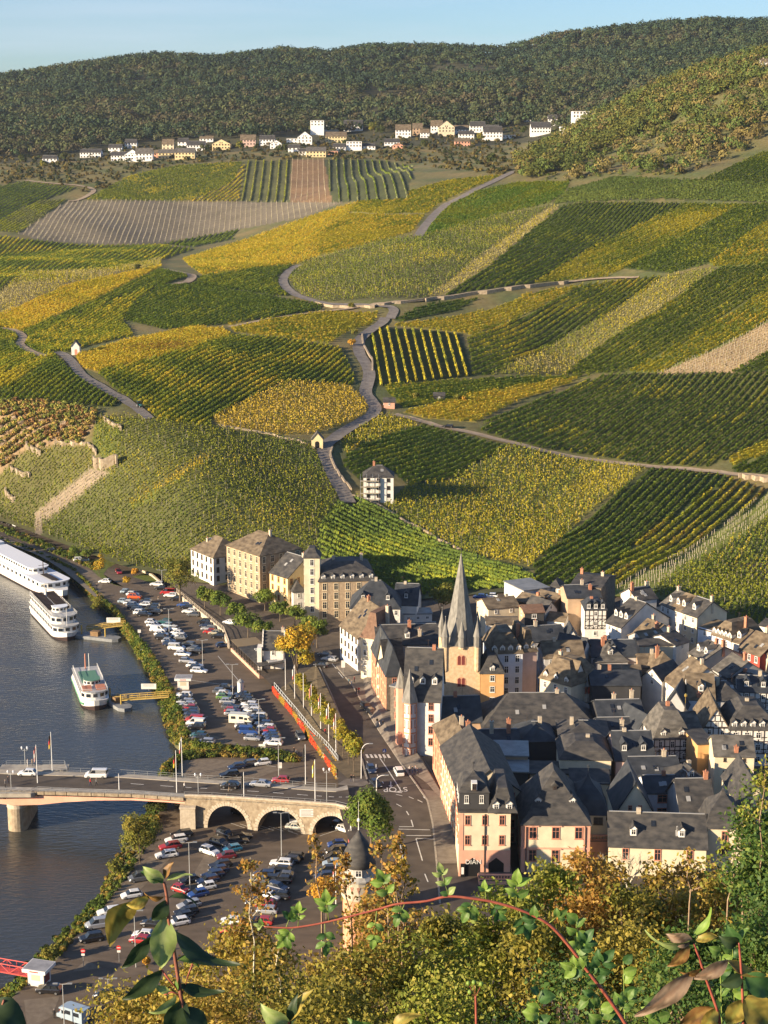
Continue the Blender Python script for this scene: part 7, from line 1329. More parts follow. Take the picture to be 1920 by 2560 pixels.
for k in range(13):
    for s in (-1, 1): link('bench', me, o, (-Ls * (.36 + .043 * k), s * 1.9, z - 1.72))
MB().tube([(-Ls * .07, 0, 2), (-Ls * .07, 0, 9.5)], .09, 6).build('bow_mast', mhull, o); MB().tube([(-Ls * .80, 0, z - 2), (-Ls * .80, 0, z + .8)], .4, 8).build('funnel', mhull, o)
o, z, Ls, h = ship((243, 1777), (211, 1698), 7.6, [(.10, .92, 2.2, .90, 1.9, mdeck), (.28, .42, 1.5, .55, 1.1, mgreen)], 'smaller white and green passenger boat beside the yellow gangway', 1.9, mstripe)
MB().box(-Ls * .78, -h * .62, 4.25, -Ls * .40, h * .62, 4.32).build('green_awning', mgreen, o)
rail_ring(o, -Ls * .11, -Ls * .90, h * .86, 4.24, mhull)
for k in range(5):
    for s in (-1, 1): MB().box(-Ls * (.15 + .026 * k), s * 1.8 - 1.2, 4.25, -Ls * (.162 + .026 * k), s * 1.8 + 1.2, 4.85).build('bench', mfp, o)
MB().tube([(-Ls * .86, 0, 3), (-Ls * .86, 0, 8.5)], .2, 6).build('mast', mfp, o); MB().tube([(-Ls * .80, .8, 3), (-Ls * .80, .8, 9)], .1, 6).build('pole', mhull, o)
myel = M('yellow_steel', (.36, .25, .06), (.44, .31, .08), 1, .7)
def gangway(p0, p1, z0, z1, label, m, w=1.6, truss=False, name='gangway'):
    a, c = Vector(p0), Vector(p1); d = c - a; Lg = d.xy.length; o = empty(name, (a.x, a.y, z0), math.atan2(d.y, d.x), label=label, cat='gangway'); s = (z1 - z0) / Lg
    b = MB(); b.add([(0, -w/2, 0), (Lg, -w/2, z1 - z0), (Lg, w/2, z1 - z0), (0, w/2, 0), (0, -w/2, -.2), (Lg, -w/2, z1 - z0 - .2), (Lg, w/2, z1 - z0 - .2), (0, w/2, -.2)], [(0, 1, 2, 3), (7, 6, 5, 4), (0, 4, 5, 1), (2, 6, 7, 3)]); b.build('walkway', m, o)
    n = int(Lg / 2)
    for y in (-w/2, w/2):
        for hh in ((.55, 1.1) if not truss else (1.5,)): MB().tube([(0, y, hh), (Lg, y, z1 - z0 + hh)], .09, 5).build('handrail', m, o)
        if truss:
            for k in range(n): MB().tube([(Lg * k / n, y, s * Lg * k / n + (1.5 if k % 2 else 0)), (Lg * (k + 1) / n, y, s * Lg * (k + 1) / n + (0 if k % 2 else 1.5))], .08, 5).build('brace', m, o)
        for k in range(n + 1): MB().tube([(Lg * k / n, y, s * Lg * k / n), (Lg * k / n, y, s * Lg * k / n + (1.5 if truss else 1.1))], .07, 5).build('post', m, o)
    return o
mpon = M('pontoon_grey', (.16, .17, .18), (.24, .25, .25), .8, .7)
def pontoon(px, py, Lp, Wp, ang, label):
    p = at(px, py, WZ); o = empty('pontoon', (p.x, p.y, WZ), rad(ang), label=label, cat='pontoon'); b = MB(); b.prism([(-Lp/2, -Wp/2), (Lp/2 - 1.5, -Wp/2), (Lp/2, -Wp/4), (Lp/2, Wp/4), (Lp/2 - 1.5, Wp/2), (-Lp/2, Wp/2)], -.4, .9); b.build('float', mpon, o)
    for x in (-Lp * .3, Lp * .2): MB().tube([(x, 0, .9), (x, 0, 3.6)], .22, 8).build('bollard', myel, o)
    MB().box(-1.4, -.9, .9, 1.2, .9, 2.3).build('winch', M('rust_steel', (.16, .10, .05), (.24, .15, .07), 2), o)
    return o
pontoon(240, 1596, 16, 4, -20, 'grey landing pontoon below the white excursion boat'); pontoon(292, 1762, 13, 4, -55, 'dark landing pontoon with rusty winch beside the green boat')
gangway((*at(218, 1575, WZ + 1).xy, 0), (*at(312, 1562, 0).xy, 0), WZ + 1.2, .1, 'yellow gangway from the far pontoon to the quay', myel)
gangway((*at(290, 1752, WZ + 1).xy, 0), (*at(424, 1742, 0).xy, 0), WZ + 1.3, .2, 'yellow gangway beside the green and white boat', myel)
gangway((*at(-60, 2430, WZ).xy, 0), (*at(82, 2440, 0).xy, 0), WZ + 1.5, .3, 'red lattice gangway beside the white ticket hut', M('red_steel', (.50, .07, .06), rough=.5), 1.8, True)
def sign(px, py, hpx, w, h, label, board=mfw, z=0., name='sign', cat='sign', P=None, lines=0):
    p = P or at(px, py, z); zt = zat(p.x, p.y, py - hpx) - p.z; o = empty(name, (p.x, p.y, p.z), 0, label=label, cat=cat); MB().tube([(0, 0, -.2), (0, 0, zt)], .05, 6).build('post', mrail, o); MB().box(-w/2, -.07, zt - h, w/2, -.03, zt).build('board', board, o)
    for k in range(lines): MB().box(-w * .36, -.08, zt - h * (.25 + .22 * k), w * .36, -.072, zt - h * (.18 + .22 * k)).build('text_line', M('dark_print', (.12, .12, .12)), o)
    return o
def kiosk(px, py, w, d, h, ang, label, txt, over=.7):
    p = at(px, py, 0); o = empty('kiosk', (p.x, p.y, 0), rad(ang), label=label, cat='kiosk'); MB().box(-w/2, 0, -.1, w/2, d, h).build('wall', WALL['white'], o)
    b = MB(); b.box(-w/2 - over, -over, h, w/2 + over, d + over, h + .62); b.build('fascia', M('fascia_white', (.66, .64, .60), (.72, .70, .66), .6), o); MB().box(-w/2 - over + .15, -over + .15, h + .621, w/2 + over - .15, d + over - .15, h + .64).build('roof_felt', M('roof_felt', (.22, .22, .23), (.32, .32, .33), .8), o)
    MB().box(-.8, -.03, 1.1, .8, .02, 2.1).build('window', M('blind', (.50, .45, .33), rough=.8), o); MB().box(-w/2 * .5, -over - .02, h + .2, w/2 * .6, -over - .005, h + .42).build('lettering', M('red_print', (.45, .08, .06)), o)
    MB().box(w/2 - .01, .4, .5, w/2 + .03, d - .4, 2.2).build('shutter', M('hatch_red', (.22, .04, .04), rough=.6), o)
    return o
kiosk(90, 2466, 3.0, 2.6, 2.7, -16, 'white ticket hut with overhanging flat roof by the red gangway', '')
kiosk(458, 1724, 3.0, 2.4, 2.6, 0, 'white ticket kiosk with red lettering on the upper quay', '')
for px, py, hh, lab in ((209, 2418, 45, 'no entry sign on the left of the southern exit'), (298, 2405, 40, 'no entry sign on the right of the southern exit')):
    p = at(px, py); zt = zat(p.x, p.y, py - hh); o = empty('road_sign', p, label=lab, cat='sign', group='no entry signs'); MB().tube([(0, 0, 0), (0, 0, zt)], .05, 6).build('post', mrail, o)
    d = MB().lathe([(.42, -.02), (.42, .02)], 20); d.v = [(x, z - .05, y + zt - .3) for x, y, z in d.v]; d.build('disc', M('sign_red', (.55, .03, .03), rough=.4), o); MB().box(-.3, -.085, zt - .37, .3, -.075, zt - .23).build('bar', mfw, o); MB().box(-.3, -.08, zt - 1.2, .3, -.05, zt - .8).build('plate', mfw, o)
p = ats(961, 1903); o = empty('road_sign', (p.x, p.y, zs(p.y)), label='blue pedestrian crossing sign beside the zebra stripes', cat='sign'); MB().tube([(0, 0, 0), (0, 0, 2.9)], .05, 6).build('post', mrail, o); MB().box(-.38, -.08, 2.2, .38, -.04, 2.96).build('board', M('sign_blue', (.02, .08, .38), rough=.4), o); MB().add([(-.26, -.09, 2.3), (.26, -.09, 2.3), (0, -.09, 2.85)], [(0, 1, 2)]).build('triangle', mfw, o)
p = ats(975, 1795); o = empty('round_sign', (p.x, p.y, zs(p.y) + 6), label='round white hanging sign on the dark stone house', cat='sign'); d = MB().lathe([(.75, -.1), (.75, .1)], 20); d.v = [(x, z, y) for x, y, z in d.v]; d.build('disc', mfw, o); MB().box(-.1, -.14, -.35, .14, -.11, .35).build('emblem', mblk, o); MB().box(0, .1, -.05, 2.2, .2, .05).build('bracket', mfd, o)
sign(349, 1600, 26, .9, .9, 'white sign on a tall post at the grassy quay edge', lines=2); sign(203, 1395, 14, .9, .8, 'white square sign in the shrubs by the river road'); sign(284, 1560, 16, 4.2, 1.6, 'white information panel above the yellow gangway', z=0, lines=2); sign(372, 1725, 16, 4.0, 1.5, 'large white panel beside the near yellow gangway', lines=2); sign(858, 1685, 34, 1.0, 2.0, 'double white sign at the upper end of the main street', P=ats(858, 1685)); sign(655, 1872, 12, 1.6, 1.3, 'white cabinet at the end of the inlet hedge'); sign(700, 1926, 20, .9, 1.4, 'white parking sign below the flag posts', lines=2)
p = at(602, 1738); o = empty('advertising_column', p, label='white advertising column between the parked cars', cat='advertising column'); MB().lathe([(.85, 0), (.85, 3.6)], 16).build('drum', mfw, o); MB().lathe([(1.0, 3.6), (.8, 3.9), (.1, 4.5)], 16).build('cap', mrail, o); MB().lathe([(.86, 1.6), (.86, 2.8)], 5, (0, 0), 3.6).build('poster', M('poster_red', (.5, .12, .1), (.65, .55, .5), 1.5), o)
# ---------------------------------------------------------------- lamps, flags
mpole = M('pole_grey', (.42, .43, .42), rough=.5, metal=.2); mflagp = M('pole_white', (.66, .66, .64), rough=.5)
def lamp(px, py, hpx, label, z=0., P=None, arms=2):
    p = P or at(px, py, z); h = zat(p.x, p.y, py - hpx) - p.z; o = empty('street_lamp', p, 0, label=label, cat='street lamp', group='street lamps'); MB().tube([(0, 0, -.1), (0, 0, h)], .11, 6, .06).build('pole', mpole, o)
    for s in ((-1, 1) if arms == 2 else (1,)):
        MB().tube([(0, 0, h), (s * 1.0, 0, h + .15)], .05, 5).build('arm', mpole, o); MB().box(min(s * .8, s * 1.6), -.16, h + .1, max(s * .8, s * 1.6), .16, h + .24).build('lantern', mrail, o)
for px, py, hh, lab in ((507, 1667, 66, 'near the last white cars of the quay cluster'), (423, 1583, 60, 'standing in the white cluster of cars'), (582, 1744, 82, 'beside the white advertising column'), (648, 1844, 95, 'at the end of the middle parking rows'), (704, 2148, 115, 'tall in front of the middle bridge arch'), (697, 1944, 98, 'carrying a white parking sign by the bridge ramp'), (475, 2224, 117, 'among the cars south of the bridge'), (340, 2418, 140, 'right of the silver van on the southern quay'), (161, 2565, 104, 'in the bottom left corner beside the camper'), (282, 1398, 22, 'at the river road junction'), (405, 1456, 30, 'left of the willow'), (271, 2478, 30, 'small one left of the black van')):
    lamp(px, py, hh, 'grey double armed lamp post ' + lab)
for px, py, top, lab in ((903, 1946, 1859, 'curved white street lamp left of the stop line'), (941, 1992, 1938, 'curved white street lamp rising behind the clipped tree')):
    p = ats(px, py); h = zat(p.x, p.y, top) - zs(p.y); o = empty('street_lamp', (p.x, p.y, zs(p.y)), label=lab, cat='street lamp', group='curved street lamps'); pts = [(0, 0, 0), (.05, 0, h * .7)] + [(1.6 - 1.6 * math.cos(t), 0, h * .72 + h * .28 * math.sin(t)) for t in np.linspace(.1, 1.45, 7)] + [(2.3, 0, h)]
    MB().tube(pts, .10, 6, .07).build('pole', mflagp, o); MB().box(1.7, -.16, h - .05, 2.6, .16, h + .08).build('lantern', mrail, o)
for px, py, top, lab, zz in ((63, 1914, 1872, 'two armed lantern post at the bridge look-out', DZ + .1), (496, 1991, 1939, 'two armed lantern post above the abutment', DZ + .1), (817, 2004, 1926, 'two armed lantern post at the land end of the bridge', DZ + .1), (28, 1970, 1932, 'two armed lantern post at the near look-out bay', DZ + .1)):
    p = at(px, py, zz); h = zat(p.x, p.y, top) - zz; o = empty('lantern_post', p, label=lab, cat='street lamp', group='lantern posts on the bridge'); MB().tube([(0, 0, 0), (0, 0, h)], .07, 6).build('pole', mpole, o)
    for s in (-1, 1): MB().tube([(0, 0, h - .3), (s * .5, 0, h - .5), (s * .6, 0, h - .1)], .04, 4).build('arm', mpole, o); MB().lathe([(.12, h - .1), (.22, h + .35), (.05, h + .6)], 6, (s * .6, 0)).build('lantern', mcan, o)
FL = {'g': [(.02, .02, .02), (.5, .03, .03), (.65, .45, .05)], 'rw': [(.45, .16, .14), (.62, .60, .56), (.5, .3, .27)], 'w': [(.6, .58, .54)] * 2 + [(.5, .1, .1)], 'r': [(.5, .2, .17)] * 3, 'k': [(.03, .03, .03)] * 3, 'y': [(.65, .50, .08), (.6, .6, .55), (.65, .5, .08)]}
def flagpole(px, py, top, flag, label, P=None, z=0., sgn=-1, group='flagpoles'):
    p = P or at(px, py, z); h = zat(p.x, p.y, top) - p.z; o = empty('flagpole', p, label=label, cat='flagpole', group=group); MB().tube([(0, 0, -.1), (0, 0, h)], .12, 6, .07).build('pole', mflagp, o)
    if flag:
        fo = None
        for k, c in enumerate(FL[flag]):
            b = MB(); v = []; K = 6
            for i in range(K + 1):
                t = i / K; x = sgn * (.08 + .5 * t); y = .18 * math.sin(t * 7); drop = 1.3 * t ** .8
                for e in (0, 1): zf_ = h - .2 - drop - (k + e) * 2.6 / 3; v.append((x, y, zf_))
            b.add(v, [(2*i, 2*i + 1, 2*i + 3, 2*i + 2) for i in range(K)]); m = M('flag_' + flag + str(k), c, rough=.8); q = b.build('flag' if fo is None else 'stripe', m, o if fo is None else fo); fo = fo or q
for i, (px, t, py, f) in enumerate(((714, 1648, 1727, None), (737, 1662, 1749, 'w'), (759, 1683, 1775, None), (779, 1709, 1798, 'r'), (802, 1733, 1831, 'rw'), (822, 1758, 1858, 'w'), (840, 1783, 1882, 'rw'))):
    p = ats(px, py); flagpole(px, py, t, f, ('white flagpole ' + ORD[i] + ' from the far end above the creeper wall' if i < 6 else 'white flagpole nearest the bridge end of the creeper wall'), Vector((p.x, p.y, zs(p.y) + .1)), group='flagpoles along the promenade')
for px, t, py, f, lab, zz in ((131, 1830, 1930, 'g', 'flagpole with black red gold flag on the far look-out', DZ), (94, 1862, 1957, 'rw', 'flagpole on the near kerb of the bridge beside the white car', DZ), (298, 1934, 1975, None, 'short dark post on the bridge footway', DZ), (442, 1876, 1981, 'g', 'flagpole with dark striped flag above the abutment', DZ), (456, 1843, 1943, 'w', 'flagpole on the river side of the bridge', 0), (610, 1930, 1995, 'k', 'flagpole with black banner above the second arch', DZ), (764, 1861, 1961, 'k', 'flagpole with dark flag in the car park by the ramp', 0), (788, 1899, 2004, 'y', 'flagpole with yellow banner above the third arch', DZ), (878, 2060, 2150, 'w', 'flagpole with white banner left of the cupola', 0), (840, 2160, 2260, 'rw', 'flagpole with red and white flag left of the round turret', 0)):
    flagpole(px, py, t, f, lab, None, zz)
# ---------------------------------------------------------------- people
def person_mesh(pose, skin, top, legs, hair):
    J = {'pel': (0, 0, .95), 'che': (.02, 0, 1.28), 'neck': (.02, 0, 1.48), 'head': (.04, 0, 1.66), 'crown': (.03, 0, 1.76)}
    k = .22 if pose == 'walk' else .03
    for s, n in ((1, 'l'), (-1, 'r')):
        J.update({'hip' + n: (0, .09 * s, .88), 'kn' + n: (.10 * s * (k > .1) + .03, .10 * s, .48), 'an' + n: (k * s - .03, .10 * s, .08), 'to' + n: (k * s + .14, .11 * s, .04), 'sh' + n: (0, .19 * s, 1.42), 'el' + n: (-.6 * k * s, .25 * s, 1.14), 'wr' + n: (-.9 * k * s + .06, .24 * s, .90), 'ha' + n: (-.9 * k * s + .09, .23 * s, .80)})
    E = [('pel', 'che'), ('che', 'neck'), ('neck', 'head'), ('head', 'crown')] + [e for n in 'lr' for e in (('pel', 'hip' + n), ('hip' + n, 'kn' + n), ('kn' + n, 'an' + n), ('an' + n, 'to' + n), ('che', 'sh' + n), ('sh' + n, 'el' + n), ('el' + n, 'wr' + n), ('wr' + n, 'ha' + n))]
    RD = dict(pel=(.15, .12), che=(.17, .13), neck=(.06, .06), head=(.10, .085), crown=(.07, .06), hip=(.10, .1), kn=(.065, .065), an=(.05, .05), to=(.05, .035), sh=(.075, .075), el=(.05, .05), wr=(.038, .038), ha=(.045, .03))
    ks = list(J); me = bpy.data.meshes.new('person'); me.from_pydata([J[q] for q in ks], [(ks.index(a), ks.index(c)) for a, c in E], []); o = bpy.data.objects.new('tmp', me); COL.objects.link(o); o.modifiers.new('s', 'SKIN')
    for i, q in enumerate(ks): me.skin_vertices[0].data[i].radius = RD.get(q, RD.get(q[:-1])); me.skin_vertices[0].data[i].use_root = q == 'pel'
    sb = o.modifiers.new('b', 'SUBSURF'); sb.levels = 1; dg = bpy.context.evaluated_depsgraph_get(); m2 = bpy.data.meshes.new_from_object(o.evaluated_get(dg)); bpy.data.objects.remove(o)
    m2.materials.clear()
    for mm in (skin, top, legs, hair): m2.materials.append(mm)
    for p in m2.polygons:
        c = p.center; p.material_index = 3 if c.z > 1.70 or (c.z > 1.58 and c.x < .0) else 0 if c.z > 1.50 or (abs(c.y) > .2 and c.z < .9) else 1 if c.z > .92 or abs(c.y) > .19 else 2
    m2.polygons.foreach_set('use_smooth', [True] * len(m2.polygons)); return m2
cl = lambda n, c: M('cloth_' + n, c, rough=.9)
CL = dict(black=cl('black', (.02, .02, .022)), navy=cl('navy', (.025, .035, .07)), red=cl('red', (.45, .03, .03)), white=cl('white', (.62, .60, .57)), teal=cl('teal', (.03, .16, .20)), grey=cl('grey', (.16, .16, .16)), tan=cl('tan', (.36, .26, .16)), blue=cl('blue', (.06, .12, .25)), maroon=cl('maroon', (.20, .03, .04)))
mskin = M('skin', (.50, .30, .21), rough=.6); HA = [M('hair_dark', (.03, .02, .015)), M('hair_grey', (.38, .36, .34)), M('hair_brown', (.12, .07, .04))]
def person(px, py, pose, top, legs, hair, label, z=0., P=None, ang=None):
    p = P or at(px, py, z); o = link('person', person_mesh(pose, mskin, CL[top], CL[legs], HA[hair]), None, p); o.rotation_euler = (0, 0, rad(random.uniform(0, 360) if ang is None else ang)); return tag(o, label, 'person')
for px, py, po, t, l, h, lab in ((69, 1916, 'stand', 'white', 'white', 1, 'person in white beside the bench on the bridge look-out'), (81, 1916, 'stand', 'tan', 'grey', 1, 'person in tan jacket on the bridge look-out'), (20, 1959, 'walk', 'black', 'navy', 0, 'dark dressed person by the near bridge railing'), (13, 1968, 'stand', 'grey', 'black', 1, 'person in grey at the left end of the bridge'), (226, 1964, 'walk', 'red', 'navy', 1, 'cyclist in red jacket pushing along the bridge footway'), (241, 1964, 'walk', 'grey', 'black', 2, 'person in grey just behind the red jacket'), (461, 1974, 'walk', 'white', 'black', 1, 'person in white jacket walking above the abutment'), (573, 1978, 'walk', 'black', 'tan', 0, 'person in black walking past the black hatchback')):
    person(px, py, po, t, l, h, lab, DZ + .14, ang=random.choice((0, 180)))
for px, py, po, t, l, h, lab in ((878, 1956, 'walk', 'black', 'navy', 0, 'left of two dark walkers at the head of the bridge'), (884, 1957, 'walk', 'black', 'grey', 0, 'right of two dark walkers at the head of the bridge'), (872, 1712, 'stand', 'teal', 'navy', 0, 'person in teal coat on the pavement before the inn'), (879, 1716, 'walk', 'white', 'blue', 2, 'person in white top beside the teal coat'), (886, 1707, 'stand', 'maroon', 'black', 0, 'person in maroon jacket by the terrace hedge'), (891, 1735, 'walk', 'black', 'navy', 0, 'person in black walking beside a red jacket'), (897, 1734, 'walk', 'red', 'black', 2, 'person in red jacket walking on the inn pavement'), (943, 1812, 'walk', 'black', 'white', 0, 'person in black coat and white trousers near the parked cars'), (949, 1822, 'walk', 'white', 'tan', 2, 'person all in white on the pavement'), (957, 1818, 'stand', 'tan', 'tan', 1, 'person in tan coat next to the white clothes'), (1024, 1934, 'stand', 'white', 'black', 1, 'person in white top, leftmost of the street corner group'), (1031, 1934, 'stand', 'black', 'blue', 0, 'person in black within the street corner group'), (1038, 1933, 'stand', 'white', 'navy', 2, 'person in pale jacket at the back of the corner group'), (1044, 1939, 'walk', 'navy', 'black', 0, 'person in navy at the right of the corner group'), (813, 1838, 'stand', 'red', 'navy', 0, 'person in red jacket on the promenade under the trees')):
    p = ats(px, py); person(px, py, po, t, l, h, lab, P=Vector((p.x, p.y, zs(p.y) + .12)))
for px, py, po, t, l, h, lab in ((136, 2546, 'stand', 'black', 'black', 1, 'person in black standing in the bottom left car park'), (152, 2543, 'walk', 'red', 'navy', 2, 'person in bright red coat in the bottom left car park'), (242, 1472, 'stand', 'black', 'navy', 0, 'person in black on the river path'), (396, 1503, 'walk', 'tan', 'white', 2, 'person in light clothes crossing the upper car park'), (735, 1885, 'walk', 'black', 'black', 0, 'dark dressed person at the end of the inlet hedge'), (741, 1890, 'walk', 'grey', 'black', 0, 'person in grey behind the dark one at the inlet hedge')):
    person(px, py, po, t, l, h, lab)
# ---------------------------------------------------------------- trees
mbark = M('bark', (.10, .075, .05), (.18, .14, .10), 4, .95, bump=.4)
PALS = dict(green=[(.10, .155, .025), (.15, .20, .03), (.07, .115, .022), (.22, .24, .04)], olive=[(.16, .17, .03), (.22, .21, .035), (.11, .13, .025), (.28, .22, .04)], gold=[(.50, .30, .03), (.42, .28, .03), (.30, .25, .03), (.58, .36, .04)], mix=[(.20, .22, .03), (.30, .27, .03), (.13, .16, .025), (.42, .30, .03)], dark=[(.05, .075, .02), (.07, .09, .025), (.10, .10, .03)], orange=[(.55, .28, .03), (.62, .36, .05), (.42, .24, .04)])
def tree(name, P, h, cw, label, pl='green', n=1600, leaf=.26, blobs=None, trunk=None, group=None, cz=.62, sq=.9, cat='tree', tr=.22, cp=None):
    o = empty(name, P, label=label, cat=cat, group=group); b = MB(); ht = trunk if trunk is not None else h * .35
    b.tube([(0, 0, -.3), (.04, .03, ht * .6), (0, .05, h * .6)], tr, 7, tr * .35)
    for k in range(6):
        t = k * 1.05 + random.random(); b.tube([(0, 0, ht * (.75 + .05 * k)), (cw * .3 * math.cos(t), cw * .3 * math.sin(t), ht + (h - ht) * .35), (cw * .62 * math.cos(t), cw * .62 * math.sin(t), ht + (h - ht) * .6)], tr * .4, 5, tr * .1)
    b.build('trunk', mbark, o)
    if blobs is None:
        blobs = [(0, 0, h * cz, cw)]
        for k in range(9):
            t = random.uniform(0, 6.28); u = random.uniform(-.7, .85); blobs.append((cw * .62 * math.cos(t) * math.sqrt(1 - u * u * .6), cw * .62 * math.sin(t) * math.sqrt(1 - u * u * .6), h * cz + u * (h - ht) * .36, cw * random.uniform(.38, .6)))
        blobs = blobs[1:] + [(0, 0, h * cz, cw * .7)]
    B = np.array(blobs); per = max(20, n // len(B)); C, U, V, cc = canopy(B[:, 0], B[:, 1], B[:, 2], np.zeros(len(B)), B[:, 3], np.array(PALS[pl])[rng.integers(0, len(PALS[pl]), len(B))], per, leaf, sq)
    k = rng.random(len(C)) < .88; cc = cc * .55 + pal(PALS[pl], len(C)) * .45
    if cp is not None:
        mm = C[:, 2] > cp[0]; cc[mm] = pal(PALS[cp[1]], mm.sum())
    C += rng.normal(0, .10, C.shape); link('crown', leaves('crown', C[k], U[k], V[k], cc[k], mbush), o); return o
def tpx(px, py_base, py_top, street=True):
    p = ats(px, py_base) if street else at(px, py_base, 0); z = zs(p.y) if street else 0; return Vector((p.x, p.y, z)), zat(p.x, p.y, py_top) - z
for i, (px, pb, pt, cw) in enumerate(((512, 1524, 1462, 2.8), (551, 1540, 1476, 3.2), (590, 1560, 1504, 2.7), (662, 1532, 1474, 3.6), (700, 1556, 1498, 3.1), (737, 1568, 1513, 2.9), (620, 1594, 1520, 3.9), (658, 1604, 1546, 2.8), (792, 1620, 1546, 3.4), (770, 1590, 1540, 2.6))):
    P, h = tpx(px, pb, pt); tree('plane_tree', P, h, cw, f'round green plane tree, {ORD[i]} of the grove before the hotels', 'green', 2000, .27, group='plane trees before the hotels', trunk=h * .38)
P, h = tpx(450, 1500, 1372); tree('willow_tree', P, h, 5.0, 'tall yellow green willow at the left end of the river front', 'olive', 3600, .27, trunk=h * .22, cz=.55, sq=1.2, tr=.35)
P, h = tpx(742, 1712, 1550); tree('maple_tree', P, h, 5.2, 'large tree turning golden yellow beside the pergola', 'mix', 5200, .28, trunk=h * .22, cz=.56, sq=1.15, tr=.4, cp=(h * .62, 'gold'))
for i in range(11):
    t = i / 10; px, pb, pt = 752 + (884 - 752) * t, 1738 + (1932 - 1738) * t, 1684 + (1846 - 1684) * t; P, h = tpx(px, pb, pt); tree('lime_tree', P, h, 1.9 + .25 * (i == 10), f'clipped yellowing promenade tree, {ORD[i]} from the pergola end', 'mix', 1500, .2, group='promenade trees behind the flagpoles', trunk=h * .4, cz=.68, sq=1.25, tr=.13)
P, h = tpx(928, 2128, 1966); tree('linden_tree', P, h, 4.6, 'big dense green tree at the land end of the bridge', 'green', 7000, .26, trunk=h * .2, cz=.55, sq=1.5, tr=.4)
P, h = tpx(1103, 1560, 1456); tree('walnut_tree', P, h, 4.0, 'olive yellow tree left of the church spire', 'olive', 2200, .3, trunk=h * .3, cz=.6, sq=1.1)
P, h = tpx(832, 1452, 1352); tree('birch_tree', P, h * .6, 2.0, 'small golden tree behind the mansard hotel', 'gold', 700, .3)
P, h = tpx(350, 2160, 2033, False); tree('willow_bush', P, h, 4.0, 'large yellow green willow bush on the bank south of the bridge', 'olive', 5000, .2, trunk=.4, cz=.52, sq=1.05, tr=.15, cat='bush')
for px, pb, pt, cw, pl, lab in ((248, 1440, 1375, 1.9, 'gold', 'small orange tree on the verge of the river road'), (266, 1400, 1358, 1.3, 'green', 'slim green tree at the foot of the vines'), (245, 1530, 1492, 2.2, 'olive', 'round yellowish bush at the water edge below the path'), (190, 1398, 1362, 2.4, 'green', 'dark green bush right of the camper van'), (218, 1400, 1372, 2.2, 'green', 'green bush left of the small orange tree'), (290, 2180, 2150, 1.5, 'olive', 'pale bush at the water edge below the willow'), (124, 2400, 2362, 1.7, 'olive', 'pale bush above the white ticket hut'), (338, 1440, 1418, 1.2, 'orange', 'reddish shrub on the traffic island'), (318, 1462, 1440, 1.2, 'gold', 'brownish shrub left of the traffic island lawn'), (391, 2030, 1998, 2.4, 'dark', 'dark bush under the steel span'), (364, 2412, 2396, .6, 'orange', 'small red shrub beside the exit sign')):
    P, h = tpx(px, pb, pt, False); tree('shrub', P, max(h, 1.5), cw, lab, pl, 900, .22, trunk=.3, cz=.5, cat='shrub', tr=.08)
P = at(816, 2300, 0); tree('cherry_tree', P, 9, 3.4, 'orange leaved tree left of the round turret', 'orange', 2600, .2, trunk=3)
for px, py, w, pl, lab in ((1040, 1000, 1.6, 'olive', 'yellow bush beside the rose coloured hut'), (1142, 1006, 1.6, 'olive', 'round bush right of the dark garden hut'), (1160, 1006, 1.3, 'orange', 'rusty bush right of the dark garden hut'), (880, 868, 1.8, 'orange', 'reddish bush beside the narrow lane'), (886, 840, 1.6, 'olive', 'pale bush left of the narrow lane'), (878, 772, 1.6, 'olive', 'small tree at the lane crossing on the hill'), (345, 678, 2, 'dark', 'dark bush on the left ridge')):
    p = hp(px, py); tree('bush', p, w * 2.0, w, lab, pl, 420, .3, trunk=.3, cz=.5, cat='bush', tr=.08)
for k, (px, py, w) in enumerate(((300, 372, 3.5), (452, 386, 4), (512, 386, 4.5), (600, 380, 4.5), (706, 384, 4), (866, 372, 4), (934, 336, 5.5), (950, 342, 5), (1062, 372, 4), (1200, 355, 4), (1310, 340, 4.5), (1230, 412, 3.6), (1345, 390, 4), (160, 405, 4), (60, 415, 5), (110, 425, 4))):
    p = hp(px, py); tree('village_tree', p, w * 2.3, w, f'dark tree among the village gardens, {ORD[k]} in order from the left end' if False else f'garden tree number {ORD[k]} of the far village', 'dark' if k % 3 else 'olive', 420, .7, group='garden trees of the far village', cz=.55, sq=1.25)
# ---------------------------------------------------------------- castle hill below the viewpoint
def hz(X, Y):
    X = np.asarray(X, float); Y = np.asarray(Y, float)
    z = 139.6 - np.maximum(Y - 1.5, 0) * (.64 + .05 * np.clip(-X / 20, 0, 1.5)) - np.maximum(-X - 14, 0) * .55 - np.maximum(X - 60, 0) * .3
    return np.maximum(z, -4.5) + .25 * np.sin(X * .9) * np.sin(Y * .7)
gx, gy = np.meshgrid(np.linspace(-240, 160, 120), np.linspace(-40, 240, 120))
mhill = M('hill_earth', (.045, .05, .02), (.10, .085, .035), .5, .95, bump=.4)
tag(link('castle_hill', gridmesh('castle_hill', np.stack([gx, gy, hz(gx, gy)], -1)[::-1], mhill)), kind='structure')
mfl = M('shrub_leaf', attr=True, rough=.6, spec=.3, transl=.4); mtwig = M('twig', (.20, .13, .08), (.30, .22, .14), 6, .8)
FP = dict(gold=[(.42, .31, .05), (.34, .24, .04), (.28, .27, .045), (.50, .38, .08), (.24, .15, .035)], olive=[(.22, .21, .03), (.32, .27, .045), (.15, .16, .025), (.42, .33, .06), (.08, .09, .02)], green=[(.07, .14, .03), (.10, .18, .035), (.05, .10, .025), (.18, .22, .04)], rust=[(.45, .24, .05), (.36, .20, .05), (.50, .33, .08), (.25, .22, .05)], lime=[(.26, .30, .04), (.36, .36, .06), (.18, .23, .035), (.42, .36, .07)])
